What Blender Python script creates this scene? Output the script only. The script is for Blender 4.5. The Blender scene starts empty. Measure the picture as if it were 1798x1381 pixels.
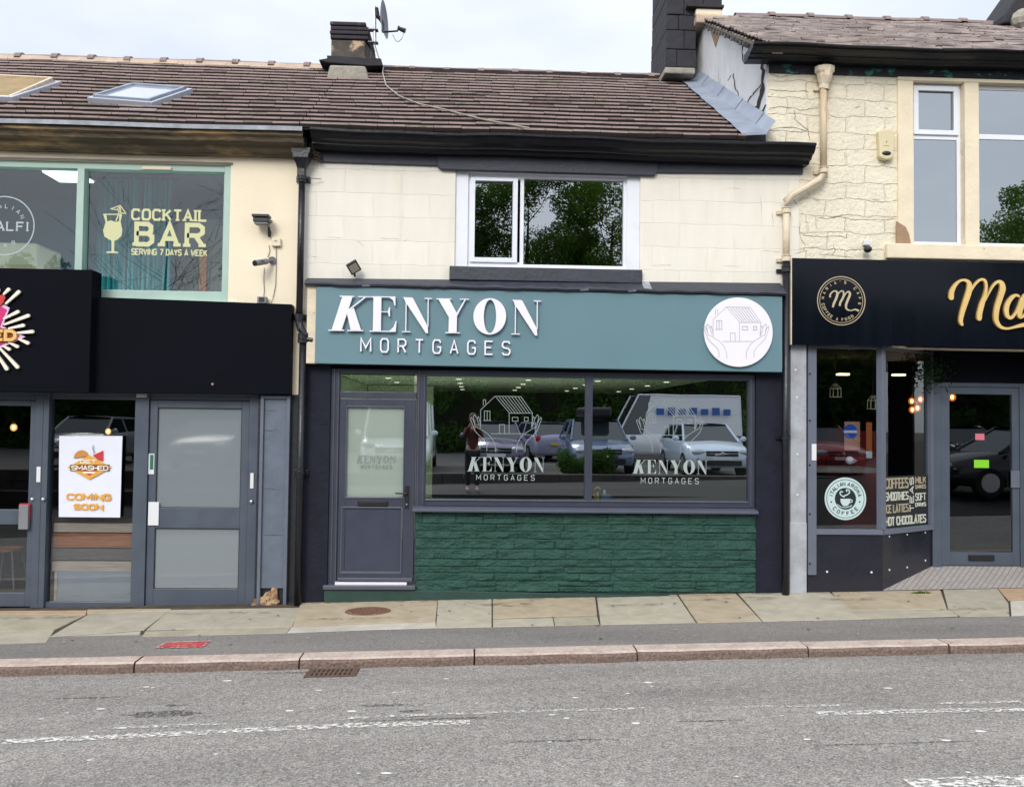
import bpy, bmesh, math, random
import numpy as np
from mathutils import Vector, Matrix
random.seed(7); rng = np.random.default_rng(7)
C = bpy.context.scene.collection
SC = bpy.context.scene
R = math.radians

# ------------------------------------------------------------------ camera
W, H, FPX = 1798, 1381, 1500.0
YAW, PITCH, ROLL = R(2.58), R(1.85), R(0.69)
CAM = Vector((0, -9.4, 1.95))
fw = Vector((math.sin(YAW)*math.cos(PITCH), math.cos(YAW)*math.cos(PITCH), math.sin(PITCH)))
r0 = Vector((math.cos(YAW), -math.sin(YAW), 0)); u0 = r0.cross(fw)
rt = r0*math.cos(ROLL)+u0*math.sin(ROLL); up = -r0*math.sin(ROLL)+u0*math.cos(ROLL)
cd = bpy.data.cameras.new('camera'); cam = bpy.data.objects.new('camera', cd); C.objects.link(cam)
cam.matrix_world = Matrix(((rt.x, up.x, -fw.x, CAM.x), (rt.y, up.y, -fw.y, CAM.y), (rt.z, up.z, -fw.z, CAM.z), (0, 0, 0, 1)))
cd.sensor_width = 36; cd.lens = 36*FPX/W; cd.clip_start = 0.05; cd.clip_end = 2000
SC.camera = cam

# ------------------------------------------------------------------ sky, sun, exposure
SUN_EL, SUN_AZ = R(34), R(200)          # sun behind the photographer, a little to the left, veiled by cloud
wd = bpy.data.worlds.new('World'); SC.world = wd; wd.use_nodes = True
nt = wd.node_tree; nt.nodes.clear()
def wn(t, **k):
    n = nt.nodes.new(t)
    for a, b in k.items(): setattr(n, a, b)
    return n
sky = wn('ShaderNodeTexSky', sky_type='NISHITA', sun_disc=False, sun_elevation=SUN_EL, sun_rotation=SUN_AZ)
bg1 = wn('ShaderNodeBackground'); bg1.inputs[1].default_value = 0.11
nt.links.new(sky.outputs[0], bg1.inputs[0])
tc = wn('ShaderNodeTexCoord'); mp = wn('ShaderNodeMapping'); mp.inputs['Scale'].default_value = (1.0, 1.0, 2.6)
nt.links.new(tc.outputs['Generated'], mp.inputs['Vector'])
nz = wn('ShaderNodeTexNoise'); nz.inputs['Scale'].default_value = 2.2; nz.inputs['Detail'].default_value = 6; nz.inputs['Roughness'].default_value = .5
nt.links.new(mp.outputs[0], nz.inputs['Vector'])
cr = wn('ShaderNodeValToRGB'); cr.color_ramp.elements[0].position = .30; cr.color_ramp.elements[1].position = .62
cr.color_ramp.elements[0].color = (.58, .58, .58, 1); cr.color_ramp.elements[1].color = (.97, .97, .97, 1)
nt.links.new(nz.outputs[0], cr.inputs[0])
# cloud is brighter on the sun's side of the sky
sx = wn('ShaderNodeVectorMath', operation='DOT_PRODUCT'); sx.inputs[1].default_value = (math.sin(SUN_AZ)*math.cos(SUN_EL), math.cos(SUN_AZ)*math.cos(SUN_EL), math.sin(SUN_EL))
nt.links.new(tc.outputs['Generated'], sx.inputs[0])
mr = wn('ShaderNodeMapRange'); mr.inputs[1].default_value = -.3; mr.inputs[2].default_value = .9; mr.inputs[3].default_value = .85; mr.inputs[4].default_value = 1.30
nt.links.new(sx.outputs['Value'], mr.inputs[0])
bg2 = wn('ShaderNodeBackground'); bg2.inputs[0].default_value = (.90, .945, 1.02, 1)
nt.links.new(mr.outputs[0], bg2.inputs[1])
mxs = wn('ShaderNodeMixShader'); nt.links.new(cr.outputs[0], mxs.inputs[0]); nt.links.new(bg1.outputs[0], mxs.inputs[1]); nt.links.new(bg2.outputs[0], mxs.inputs[2])
wo = wn('ShaderNodeOutputWorld'); nt.links.new(mxs.outputs[0], wo.inputs[0])
sd = bpy.data.lights.new('sun', 'SUN'); sd.energy = 1.5; sd.angle = R(25); sd.color = (1, .95, .87)
so = bpy.data.objects.new('sun', sd); C.objects.link(so)
sdir = Vector((math.sin(SUN_AZ)*math.cos(SUN_EL), math.cos(SUN_AZ)*math.cos(SUN_EL), math.sin(SUN_EL)))
so.rotation_euler = (-sdir).to_track_quat('-Z', 'Y').to_euler()
SC.view_settings.view_transform = 'Standard'; SC.view_settings.look = 'None'; SC.view_settings.gamma = 1
SC.view_settings.use_curve_mapping = False
SC.view_settings.exposure = 0.46
try:
    SC.cycles.use_denoising = True; SC.cycles.max_bounces = 8; SC.cycles.transparent_max_bounces = 16; SC.cycles.caustics_reflective = False
except Exception: pass

# ------------------------------------------------------------------ projection helpers (photo pixel + depth -> world)
def ray(px, py): return fw*FPX + rt*(px-W/2) - up*(py-H/2)
def un(px, py, Y=0.0):
    d = ray(px, py); t = (Y-CAM.y)/d.y
    return (CAM.x+d.x*t, CAM.z+d.z*t)
def P3(px, py, Y=0.0):
    a = un(px, py, Y); return Vector((a[0], Y, a[1]))
def rect(xl, yt, xr, yb, Y=0.0):
    xm, ym = (xl+xr)/2, (yt+yb)/2
    return un(xl, ym, Y)[0], un(xr, ym, Y)[0], un(xm, yb, Y)[1], un(xm, yt, Y)[1]   # X0 X1 Z0 Z1
def PX(px, Y=0, py=700): return un(px, py, Y)[0]
def gz(x, y):
    b = .0224*x+.0046
    if y >= -2.07: return b+.025*y
    if y >= -8.9: return b-.132+.055*(-y-2.07)
    return b+.36+.01*(-y-8.9)
def ground_hit(px, py, off=0.0):
    d = ray(px, py); t = 1.0; lo, hi = .2/FPX, 40/FPX
    for _ in range(60):
        m = (lo+hi)/2; p = CAM+d*m
        if p.z > gz(p.x, p.y)+off: lo = m
        else: hi = m
    return CAM+d*((lo+hi)/2)

# ------------------------------------------------------------------ object helpers
ORG = {}
def tag(o, label=None, cat=None, group=None, kind=None):
    if label: o['label'] = label
    if cat: o['category'] = cat
    if group: o['group'] = group
    if kind: o['kind'] = kind
    return o
def thing(name, label, cat, loc=(0, 0, 0), group=None, parent=None):
    o = bpy.data.objects.new(name, None); C.objects.link(o); o.location = loc; o.empty_display_size = .2
    ORG[o.name] = Vector(loc)
    return tag(o, label, cat, group)
class MB:
    def __init__(s): s.v = []; s.f = []; s.m = []
    def face(s, idx, m=0): s.f.append(tuple(idx)); s.m.append(m)
    def poly(s, pts, m=0):
        b = len(s.v); s.v += [tuple(p) for p in pts]; s.face(range(b, b+len(pts)), m)
    def box(s, x0, x1, y0, y1, z0, z1, m=0):
        b = len(s.v)
        s.v += [(x0, y0, z0), (x1, y0, z0), (x1, y1, z0), (x0, y1, z0), (x0, y0, z1), (x1, y0, z1), (x1, y1, z1), (x0, y1, z1)]
        for q in ((0, 1, 5, 4), (1, 2, 6, 5), (2, 3, 7, 6), (3, 0, 4, 7), (4, 5, 6, 7), (3, 2, 1, 0)): s.face([b+i for i in q], m)
        return s
    def prism(s, pts, yf, yb, m=0):            # pts in (X,Z); extruded from front yf to back yb
        n = len(pts); b = len(s.v)
        s.v += [(p[0], yf, p[1]) for p in pts]+[(p[0], yb, p[1]) for p in pts]
        s.face(range(b, b+n), m); s.face(range(b+2*n-1, b+n-1, -1), m)
        for i in range(n):
            j = (i+1) % n; s.face((b+i, b+n+i, b+n+j, b+j), m)
        return s
    def zprism(s, pts, z0, z1, m=0):           # pts (X,Y); z0,z1 may be callables
        n = len(pts); b = len(s.v); f0 = z0 if callable(z0) else (lambda x, y: z0); f1 = z1 if callable(z1) else (lambda x, y: z1)
        s.v += [(p[0], p[1], f0(*p)) for p in pts]+[(p[0], p[1], f1(*p)) for p in pts]
        s.face(range(b, b+n), m); s.face(range(b+n, b+2*n), m)
        for i in range(n):
            j = (i+1) % n; s.face((b+i, b+j, b+n+j, b+n+i), m)
        return s
    def xprism(s, pts, x0, x1, m=0):           # pts (Y,Z) profile extruded along X (x0,x1 scalars)
        n = len(pts); b = len(s.v)
        s.v += [(x0, p[0], p[1]) for p in pts]+[(x1, p[0], p[1]) for p in pts]
        s.face(range(b, b+n), m); s.face(range(b+n, b+2*n), m)
        for i in range(n):
            j = (i+1) % n; s.face((b+i, b+j, b+n+j, b+n+i), m)
        return s
    def tube(s, pts, r, n=10, m=0, cap=True):
        pts = [Vector(p) for p in pts]; rr = r if isinstance(r, (list, tuple)) else [r]*len(pts)
        b = len(s.v); ref = Vector((0, 0, 1))
        for i, p in enumerate(pts):
            a = pts[max(i-1, 0)]; c = pts[min(i+1, len(pts)-1)]; t = (c-a).normalized()
            q = ref if abs(t.dot(ref)) < .95 else Vector((1, 0, 0))
            e1 = t.cross(q).normalized(); e2 = t.cross(e1)
            for k in range(n):
                an = 2*math.pi*k/n; s.v.append(tuple(p+(e1*math.cos(an)+e2*math.sin(an))*rr[i]))
        for i in range(len(pts)-1):
            for k in range(n):
                s.face((b+i*n+k, b+i*n+(k+1) % n, b+(i+1)*n+(k+1) % n, b+(i+1)*n+k), m)
        if cap:
            s.face(range(b, b+n), m); s.face(range(b+(len(pts)-1)*n, b+len(pts)*n), m)
        return s
    def ell(s, c, rx, ry, rz, nu=12, nv=8, m=0):
        b = len(s.v)
        for j in range(nv+1):
            th = math.pi*j/nv
            for i in range(nu):
                a = 2*math.pi*i/nu; s.v.append((c[0]+rx*math.sin(th)*math.cos(a), c[1]+ry*math.sin(th)*math.sin(a), c[2]+rz*math.cos(th)))
        for j in range(nv):
            for i in range(nu): s.face((b+j*nu+i, b+j*nu+(i+1) % nu, b+(j+1)*nu+(i+1) % nu, b+(j+1)*nu+i), m)
        return s
    def build(s, name, mats, parent=None, bevel=0, smooth=False, recalc=True):
        me = bpy.data.meshes.new(name); mats = mats if isinstance(mats, (list, tuple)) else [mats]
        o = bpy.data.objects.new(name, me); C.objects.link(o)
        if parent is not None: org = ORG[parent.name]; o.parent = parent
        else:
            v = np.array(s.v); org = Vector(((v[:, 0].min()+v[:, 0].max())/2, (v[:, 1].min()+v[:, 1].max())/2, v[:, 2].min())); o.location = org
        ORG[o.name] = org.copy()
        me.from_pydata([(a[0]-org.x, a[1]-org.y, a[2]-org.z) for a in s.v], [], s.f)
        for mt in mats: me.materials.append(mt)
        me.polygons.foreach_set('material_index', s.m)
        if smooth: me.polygons.foreach_set('use_smooth', [True]*len(s.f))
        if recalc:
            bm = bmesh.new(); bm.from_mesh(me); bmesh.ops.remove_doubles(bm, verts=bm.verts, dist=1e-6) if smooth else None
            bmesh.ops.recalc_face_normals(bm, faces=bm.faces); bm.to_mesh(me); bm.free()
        if bevel:
            md = o.modifiers.new('bevel', 'BEVEL'); md.width = bevel; md.segments = 2; md.limit_method = 'ANGLE'; md.angle_limit = R(40)
        return o
def boxo(name, mat, x0, x1, y0, y1, z0, z1, parent=None, bevel=0): return MB().box(x0, x1, y0, y1, z0, z1).build(name, mat, parent, bevel)
def frame_mb(mb, x0, x1, z0, z1, t, y0, y1, tb=None, m=0, tt=None):      # rectangular frame, mitre free (butted)
    tb = t if tb is None else tb; tt = t if tt is None else tt
    mb.box(x0, x0+t, y0, y1, z0, z1, m); mb.box(x1-t, x1, y0, y1, z0, z1, m)
    mb.box(x0+t, x1-t, y0, y1, z0, z0+tb, m); mb.box(x0+t, x1-t, y0, y1, z1-tt, z1, m)
    return mb
def wall_mb(mb, x0, x1, z0, z1, holes, yf, yb, m=0, ztop=None):
    xs = sorted({x0, x1}|{h[0] for h in holes}|{h[1] for h in holes}); zs = sorted({z0, z1}|{h[2] for h in holes}|{h[3] for h in holes})
    xs = [x for x in xs if x0 <= x <= x1]; zs = [z for z in zs if z0 <= z <= z1]
    nx, nz_ = len(xs)-1, len(zs)-1
    def filled(i, j):
        if i < 0 or j < 0 or i >= nx or j >= nz_: return False
        cx, cz = (xs[i]+xs[i+1])/2, (zs[j]+zs[j+1])/2
        return not any(h[0] < cx < h[1] and h[2] < cz < h[3] for h in holes)
    def top(x, z): return ztop(x) if (ztop and abs(z-z1) < 1e-9) else z
    for i in range(nx):
        for j in range(nz_):
            if not filled(i, j): continue
            a, b, c, d = xs[i], xs[i+1], zs[j], zs[j+1]
            mb.poly([(a, yf, c), (b, yf, c), (b, yf, top(b, d)), (a, yf, top(a, d))], m)
            mb.poly([(b, yb, c), (a, yb, c), (a, yb, top(a, d)), (b, yb, top(b, d))], m)
            if not filled(i-1, j): mb.poly([(a, yb, c), (a, yf, c), (a, yf, top(a, d)), (a, yb, top(a, d))], m)
            if not filled(i+1, j): mb.poly([(b, yf, c), (b, yb, c), (b, yb, top(b, d)), (b, yf, top(b, d))], m)
            if not filled(i, j-1): mb.poly([(a, yb, c), (b, yb, c), (b, yf, c), (a, yf, c)], m)
            if not filled(i, j+1): mb.poly([(a, yf, top(a, d)), (b, yf, top(b, d)), (b, yb, top(b, d)), (a, yb, top(a, d))], m)
    return mb

# ------------------------------------------------------------------ materials
def lin(r, g, b, k=1.0):
    f = lambda c: (c/255/12.92 if c/255 <= .04045 else ((c/255+.055)/1.055)**2.4)*k
    return (f(r), f(g), f(b))
def M(name, col, rough=.6, var=.0, vs=6.0, bump=0.0, bs=40.0, metal=0.0, col2=None, cs=2.0, cpos=(.45, .62), spec=.5, stretch=(1, 1, 1), emit=None, es=0, coat=0, extra=None):
    m = bpy.data.materials.new(name); m.use_nodes = True; t = m.node_tree; b = t.nodes['Principled BSDF']
    b.inputs['Base Color'].default_value = (*col, 1); b.inputs['Roughness'].default_value = rough; b.inputs['Metallic'].default_value = metal
    b.inputs['Specular IOR Level'].default_value = spec; b.inputs['Coat Weight'].default_value = coat
    if emit: b.inputs['Emission Color'].default_value = (*emit, 1); b.inputs['Emission Strength'].default_value = es
    if not (var or bump or col2 or extra): return m
    N = lambda ty: t.nodes.new(ty); L = t.links.new
    g = N('ShaderNodeNewGeometry'); mp = N('ShaderNodeMapping'); mp.inputs['Scale'].default_value = stretch
    L(g.outputs['Position'], mp.inputs['Vector'])
    rgb = N('ShaderNodeRGB'); rgb.outputs[0].default_value = (*col, 1); cur = rgb.outputs[0]
    if col2:
        n = N('ShaderNodeTexNoise'); n.inputs['Scale'].default_value = cs; n.inputs['Detail'].default_value = 8; n.inputs['Roughness'].default_value = .65; L(mp.outputs[0], n.inputs['Vector'])
        r = N('ShaderNodeMapRange'); r.inputs[1].default_value = cpos[0]; r.inputs[2].default_value = cpos[1]; L(n.outputs[0], r.inputs[0])
        x = N('ShaderNodeMixRGB'); x.inputs[2].default_value = (*col2, 1); L(r.outputs[0], x.inputs[0]); L(cur, x.inputs[1]); cur = x.outputs[0]
    if var:
        n = N('ShaderNodeTexNoise'); n.inputs['Scale'].default_value = vs; n.inputs['Detail'].default_value = 8; L(mp.outputs[0], n.inputs['Vector'])
        r = N('ShaderNodeMapRange'); r.inputs[1].default_value = .25; r.inputs[2].default_value = .75; r.inputs[3].default_value = 1-var; r.inputs[4].default_value = 1+var; L(n.outputs[0], r.inputs[0])
        x = N('ShaderNodeVectorMath'); x.operation = 'SCALE'; L(cur, x.inputs[0]); L(r.outputs[0], x.inputs['Scale']); cur = x.outputs[0]
        r2 = N('ShaderNodeMapRange'); r2.inputs[3].default_value = max(rough-.12, .02); r2.inputs[4].default_value = min(rough+.12, 1); L(n.outputs[0], r2.inputs[0]); L(r2.outputs[0], b.inputs['Roughness'])
    hgt = None
    if bump:
        n = N('ShaderNodeTexNoise'); n.inputs['Scale'].default_value = bs; n.inputs['Detail'].default_value = 6; L(mp.outputs[0], n.inputs['Vector']); hgt = n.outputs[0]
        bp = N('ShaderNodeBump'); bp.inputs['Strength'].default_value = bump; bp.inputs['Distance'].default_value = .02; L(hgt, bp.inputs['Height']); L(bp.outputs[0], b.inputs['Normal'])
    if extra: cur = extra(t, N, L, g, cur, b) or cur
    L(cur, b.inputs['Base Color'])
    return m
def blockwork(bw, bh, mortar, depth, jointcol, jointfac=.5, rag=.02, off=(0, 0), noise_bump=.25, nbs=18, chips=None):
    """painted coursed stone: ragged joints as bump + slight dirt in the joints"""
    def f(t, N, L, g, cur, b):
        sp = N('ShaderNodeSeparateXYZ'); L(g.outputs['Position'], sp.inputs[0]); cb = N('ShaderNodeCombineXYZ')
        L(sp.outputs['X'], cb.inputs[0]); L(sp.outputs['Z'], cb.inputs[1])
        n = N('ShaderNodeTexNoise'); n.inputs['Scale'].default_value = 5; n.inputs['Detail'].default_value = 5; L(g.outputs['Position'], n.inputs['Vector'])
        sb = N('ShaderNodeVectorMath'); sb.operation = 'SUBTRACT'; sb.inputs[1].default_value = (.5, .5, .5); L(n.outputs['Color'], sb.inputs[0])
        sc = N('ShaderNodeVectorMath'); sc.operation = 'SCALE'; sc.inputs['Scale'].default_value = rag*3; L(sb.outputs[0], sc.inputs[0])
        ad = N('ShaderNodeVectorMath'); ad.operation = 'ADD'; L(cb.outputs[0], ad.inputs[0]); L(sc.outputs[0], ad.inputs[1])
        a2 = N('ShaderNodeVectorMath'); a2.operation = 'ADD'; a2.inputs[1].default_value = (off[0], off[1], 0); L(ad.outputs[0], a2.inputs[0])
        br = N('ShaderNodeTexBrick'); br.inputs['Scale'].default_value = 1; br.inputs['Brick Width'].default_value = bw; br.inputs['Row Height'].default_value = bh
        br.inputs['Mortar Size'].default_value = mortar; br.inputs['Mortar Smooth'].default_value = .6; br.inputs['Color1'].default_value = (.92, .92, .92, 1); br.inputs['Color2'].default_value = (1, 1, 1, 1); br.inputs['Mortar'].default_value = (1, 1, 1, 1)
        L(a2.outputs[0], br.inputs['Vector'])
        # joints are only open here and there
        n2 = N('ShaderNodeTexNoise'); n2.inputs['Scale'].default_value = 2.3; n2.inputs['Detail'].default_value = 4; L(g.outputs['Position'], n2.inputs['Vector'])
        r2 = N('ShaderNodeMapRange'); r2.inputs[1].default_value = .42; r2.inputs[2].default_value = .62; L(n2.outputs[0], r2.inputs[0])
        jf = N('ShaderNodeMath'); jf.operation = 'MULTIPLY'; L(br.outputs['Fac'], jf.inputs[0]); L(r2.outputs[0], jf.inputs[1])
        j2 = N('ShaderNodeMath'); j2.operation = 'MULTIPLY'; j2.inputs[1].default_value = jointfac; L(jf.outputs[0], j2.inputs[0])
        m0 = N('ShaderNodeMixRGB'); m0.blend_type = 'MULTIPLY'; m0.inputs[0].default_value = .6; L(cur, m0.inputs[1]); L(br.outputs['Color'], m0.inputs[2])
        mx = N('ShaderNodeMixRGB'); mx.inputs[2].default_value = (*jointcol, 1); L(j2.outputs[0], mx.inputs[0]); L(m0.outputs[0], mx.inputs[1])
        out = mx.outputs[0]
        if chips:
            n4 = N('ShaderNodeTexNoise'); n4.inputs['Scale'].default_value = chips[1]; n4.inputs['Detail'].default_value = 7; n4.inputs['Roughness'].default_value = .7; L(g.outputs['Position'], n4.inputs['Vector'])
            r4 = N('ShaderNodeMapRange'); r4.inputs[1].default_value = chips[2]; r4.inputs[2].default_value = chips[2]+.02; L(n4.outputs[0], r4.inputs[0])
            m4 = N('ShaderNodeMixRGB'); m4.inputs[2].default_value = (*chips[0], 1); L(r4.outputs[0], m4.inputs[0]); L(out, m4.inputs[1]); out = m4.outputs[0]
        n3 = N('ShaderNodeTexNoise'); n3.inputs['Scale'].default_value = nbs; n3.inputs['Detail'].default_value = 7; n3.inputs['Roughness'].default_value = .6; L(g.outputs['Position'], n3.inputs['Vector'])
        ml = N('ShaderNodeMath'); ml.operation = 'MULTIPLY'; ml.inputs[1].default_value = noise_bump; L(n3.outputs[0], ml.inputs[0])
        sbt = N('ShaderNodeMath'); sbt.operation = 'SUBTRACT'; L(ml.outputs[0], sbt.inputs[0]); L(br.outputs['Fac'], sbt.inputs[1])
        bp = N('ShaderNodeBump'); bp.inputs['Strength'].default_value = .8; bp.inputs['Distance'].default_value = depth; L(sbt.outputs[0], bp.inputs['Height']); L(bp.outputs[0], b.inputs['Normal'])
        return out
    return f
def glass(name, refl=.28, tint=(.85, .9, .9), rough=0.0, wav=.0):
    m = bpy.data.materials.new(name); m.use_nodes = True; t = m.node_tree; t.nodes.clear(); N = t.nodes.new; L = t.links.new
    tr = N('ShaderNodeBsdfTransparent'); tr.inputs[0].default_value = (*tint, 1); gl = N('ShaderNodeBsdfGlossy'); gl.inputs['Roughness'].default_value = rough
    gl.inputs['Color'].default_value = (.92, .97, 1, 1)
    lw = N('ShaderNodeLayerWeight'); lw.inputs[0].default_value = .5; pw = N('ShaderNodeMath'); pw.operation = 'POWER'; pw.inputs[1].default_value = 4.5; L(lw.outputs['Facing'], pw.inputs[0])
    m0 = N('ShaderNodeMapRange'); m0.inputs[3].default_value = refl; m0.inputs[4].default_value = 1; L(pw.outputs[0], m0.inputs[0])
    ge = N('ShaderNodeNewGeometry'); iv = N('ShaderNodeMath'); iv.operation = 'SUBTRACT'; iv.inputs[0].default_value = 1; L(ge.outputs['Backfacing'], iv.inputs[1])
    mr = N('ShaderNodeMath'); mr.operation = 'MULTIPLY'; L(m0.outputs[0], mr.inputs[0]); L(iv.outputs[0], mr.inputs[1])
    mx = N('ShaderNodeMixShader'); L(mr.outputs[0], mx.inputs[0]); L(tr.outputs[0], mx.inputs[1]); L(gl.outputs[0], mx.inputs[2])
    if wav:
        g = N('ShaderNodeNewGeometry'); n = N('ShaderNodeTexNoise'); n.inputs['Scale'].default_value = 1.6; n.inputs['Detail'].default_value = 1; L(g.outputs['Position'], n.inputs['Vector'])
        bp = N('ShaderNodeBump'); bp.inputs['Strength'].default_value = wav; bp.inputs['Distance'].default_value = .01; L(n.outputs[0], bp.inputs['Height']); L(bp.outputs[0], gl.inputs['Normal'])
    o = N('ShaderNodeOutputMaterial'); L(mx.outputs[0], o.inputs[0]); return m
def frosted(name, col, body=.75, refl=.12, rough=.02):
    m = bpy.data.materials.new(name); m.use_nodes = True; t = m.node_tree; t.nodes.clear(); N = t.nodes.new; L = t.links.new
    d = N('ShaderNodeBsdfDiffuse'); d.inputs[0].default_value = (*col, 1); tr = N('ShaderNodeBsdfTransparent'); gl = N('ShaderNodeBsdfGlossy'); gl.inputs['Roughness'].default_value = rough
    a = N('ShaderNodeMixShader'); a.inputs[0].default_value = body; L(tr.outputs[0], a.inputs[1]); L(d.outputs[0], a.inputs[2])
    b = N('ShaderNodeMixShader'); b.inputs[0].default_value = refl; L(a.outputs[0], b.inputs[1]); L(gl.outputs[0], b.inputs[2])
    o = N('ShaderNodeOutputMaterial'); L(b.outputs[0], o.inputs[0]); return m
def emis(name, col, s):
    m = bpy.data.materials.new(name); m.use_nodes = True; t = m.node_tree; t.nodes.clear(); e = t.nodes.new('ShaderNodeEmission'); e.inputs[0].default_value = (*col, 1); e.inputs[1].default_value = s
    o = t.nodes.new('ShaderNodeOutputMaterial'); t.links.new(e.outputs[0], o.inputs[0]); return m

m_cream = M('cream_painted_stone', (.83, .79, .695), .75, var=.04, vs=3, col2=(.74, .66, .52), cs=1.7, cpos=(.56, .82), stretch=(3, 1, .6), extra=blockwork(.62, .262, .005, .0035, (.62, .55, .44), .08, rag=.015, off=(.2, .02), noise_bump=.8, nbs=7, chips=((.40, .32, .22), 13, .70)))
m_cream_l = M('cream_render', (.87, .77, .585), .8, var=.04, vs=2, bump=.12, bs=30, col2=(.78, .68, .50), cs=1.5, cpos=(.55, .85))
m_cream_r = M('rough_cream_paint', (.84, .77, .61), .75, var=.07, vs=4, col2=(.68, .56, .37), cs=2.6, cpos=(.60, .74), stretch=(1, 1, .7), extra=blockwork(.45, .19, .010, .020, (.50, .42, .30), .07, rag=.035, off=(.1, .07), noise_bump=1.5, nbs=20, chips=((.42, .31, .19), 11, .655)))
m_stonetrim = M('cream_stone_trim', (.80, .70, .52), .7, var=.07, vs=5, bump=.25, bs=25, col2=(.5, .38, .24), cs=6, cpos=(.64, .70))
m_gable = M('flaking_white_render', (.66, .66, .67), .85, var=.08, vs=5, bump=.5, bs=12, col2=(.34, .30, .26), cs=3.5, cpos=(.63, .70), stretch=(1, 1, .5))
m_bare = M('bare_sandstone', (.36, .23, .14), .9, var=.15, bump=.4, bs=30)
m_crack = M('crack_shadow', (.03, .022, .018), .95, var=.3)
m_crackw = M('dirty_open_joint', (.17, .125, .085), .95, var=.5)
m_dkpier = M('dark_navy_render', (.017, .0185, .030), .7, var=.2, vs=5, bump=.5, bs=14, spec=.12)
m_black = M('black_gloss_paint', (.006, .0065, .010), .38, var=.25, vs=9, bump=.25, bs=14, spec=.28)
m_blackpipe = M('black_iron_paint', (.010, .011, .016), .35, var=.3, vs=14, bump=.2, bs=30)
m_fasciaL = M('matt_black_panel', (.006, .007, .0105), .5, var=.08, vs=1.5, spec=.02)
m_fasciaR = M('gloss_black_panel', (.004, .0055, .010), .07, var=.2, vs=3, stretch=(3, 1, .25), spec=.15)
m_frieze = M('dark_grey_painted_stone', (.038, .042, .058), .55, var=.2, vs=7, bump=.3, bs=25, col2=(.24, .24, .24), cs=9, cpos=(.71, .74))
m_teal = M('teal_board', (.125, .226, .264), .42, var=.04, vs=1.2, bump=.015, bs=4)
m_white = M('white_acrylic', (.84, .82, .88), .35, var=.02)
m_upvc = M('white_upvc', (.80, .82, .88), .3, var=.03, vs=4)
m_navy = M('slate_blue_upvc', (.043, .049, .073), .38, var=.06, vs=3)
m_navy2 = M('slate_blue_bead', (.083, .09, .126), .33, var=.06, vs=3)
m_greyal = M('grey_blue_aluminium', (.070, .088, .118), .42, var=.10, vs=4, bump=.03)
m_greyal2 = M('pale_grey_blue_aluminium', (.125, .142, .185), .42, var=.10, vs=4)
m_pillar = M('grey_blue_painted_stone', (.115, .14, .185), .6, var=.12, vs=5, bump=.45, bs=9)
m_green = M('dark_green_stone_paint', (.024, .072, .057), .62, var=.22, vs=7, bump=.9, bs=34, spec=.22, col2=(.034, .082, .067), cs=5, cpos=(.55, .7))
m_greenp = M('dark_green_plinth_paint', (.016, .050, .041), .55, var=.15, vs=6, bump=.15, bs=30)
m_mint = M('mint_painted_frame', (.38, .52, .46), .4, var=.06)
m_lead = M('lead_flashing', (.30, .34, .42), .45, var=.18, vs=4, bump=.15, bs=8, metal=.15)
m_leadd = M('weathered_lead_strip', (.34, .36, .40), .6, var=.3, vs=8, bump=.3, bs=20)
m_tile = M('roof_tile_top', (.032, .024, .024), .9, var=.30, vs=9, bump=.3, bs=40, col2=(.05, .038, .036), cs=2.5, cpos=(.5, .68), spec=.1)
m_tilel = M('weathered_tile_lip', (.275, .205, .185), .9, var=.22, vs=12, bump=.3, bs=40, col2=(.15, .11, .105), cs=2.0, cpos=(.56, .74), stretch=(.6, 1, 1))
m_tilel2 = M('replaced_tile_lip', (.17, .12, .11), .9, var=.3, vs=12, bump=.3)
m_tilel3 = M('mossy_tile_lip', (.19, .165, .125), .95, var=.4, vs=14, bump=.5)
m_tiled = M('roof_tile_edge_gap_shade', (.030, .022, .022), .95, var=.3, vs=20)  # near black: shade of the gap under each lip, put into the colour
m_ridge = M('ridge_tile_clay', (.25, .19, .18), .85, var=.2, vs=7, bump=.4, col2=(.42, .30, .22), cs=4, cpos=(.55, .65))
m_mortar = M('ridge_mortar', (.52, .40, .31), .9, var=.2, bump=.4)
m_slate = M('stone_slate_top', (.16, .135, .13), .9, var=.35, vs=14, bump=.5, bs=50, col2=(.09, .08, .075), cs=4, stretch=(.5, 1, 1))
m_slatel = M('stone_slate_lip', (.33, .27, .25), .9, var=.55, vs=16, bump=.5, bs=50, col2=(.15, .125, .115), cs=4, stretch=(.5, 1, 1))
m_slated = M('stone_slate_edge_gap_shade', (.075, .06, .055), .95, var=.4, vs=20)  # gap shade between slate courses, likewise in the colour
m_cornice = M('weathered_stone_cornice', (.085, .065, .042), .85, var=.4, vs=5, bump=.6, bs=12, col2=(.26, .17, .08), cs=2.2, cpos=(.5, .62), stretch=(.6, 1, 3))
m_chimney = M('sooty_stone', (.028, .027, .034), .85, var=.35, vs=6, bump=.9, bs=9, col2=(.10, .09, .085), cs=7, cpos=(.66, .72))
m_chimney2 = M('sooty_rendered_chimney', (.085, .072, .062), .9, var=.35, vs=9, bump=.7, bs=14, col2=(.42, .31, .20), cs=4.5, cpos=(.52, .62))
m_chimbrick = M('dark_flaking_brick', (.030, .024, .033), .8, var=.3, vs=10, bump=.6, bs=12, col2=(.32, .17, .11), cs=7, cpos=(.58, .66), stretch=(1, 1, .4))
m_cement = M('pale_cement', (.34, .31, .26), .95, var=.2, vs=10, bump=.6, bs=20)
m_frz = M('peeling_green_frieze', (.022, .022, .028), .8, var=.3, vs=10, bump=.6, bs=20, col2=(.05, .26, .20), cs=5.5, cpos=(.55, .62), stretch=(1, 1, 1.5))
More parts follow.
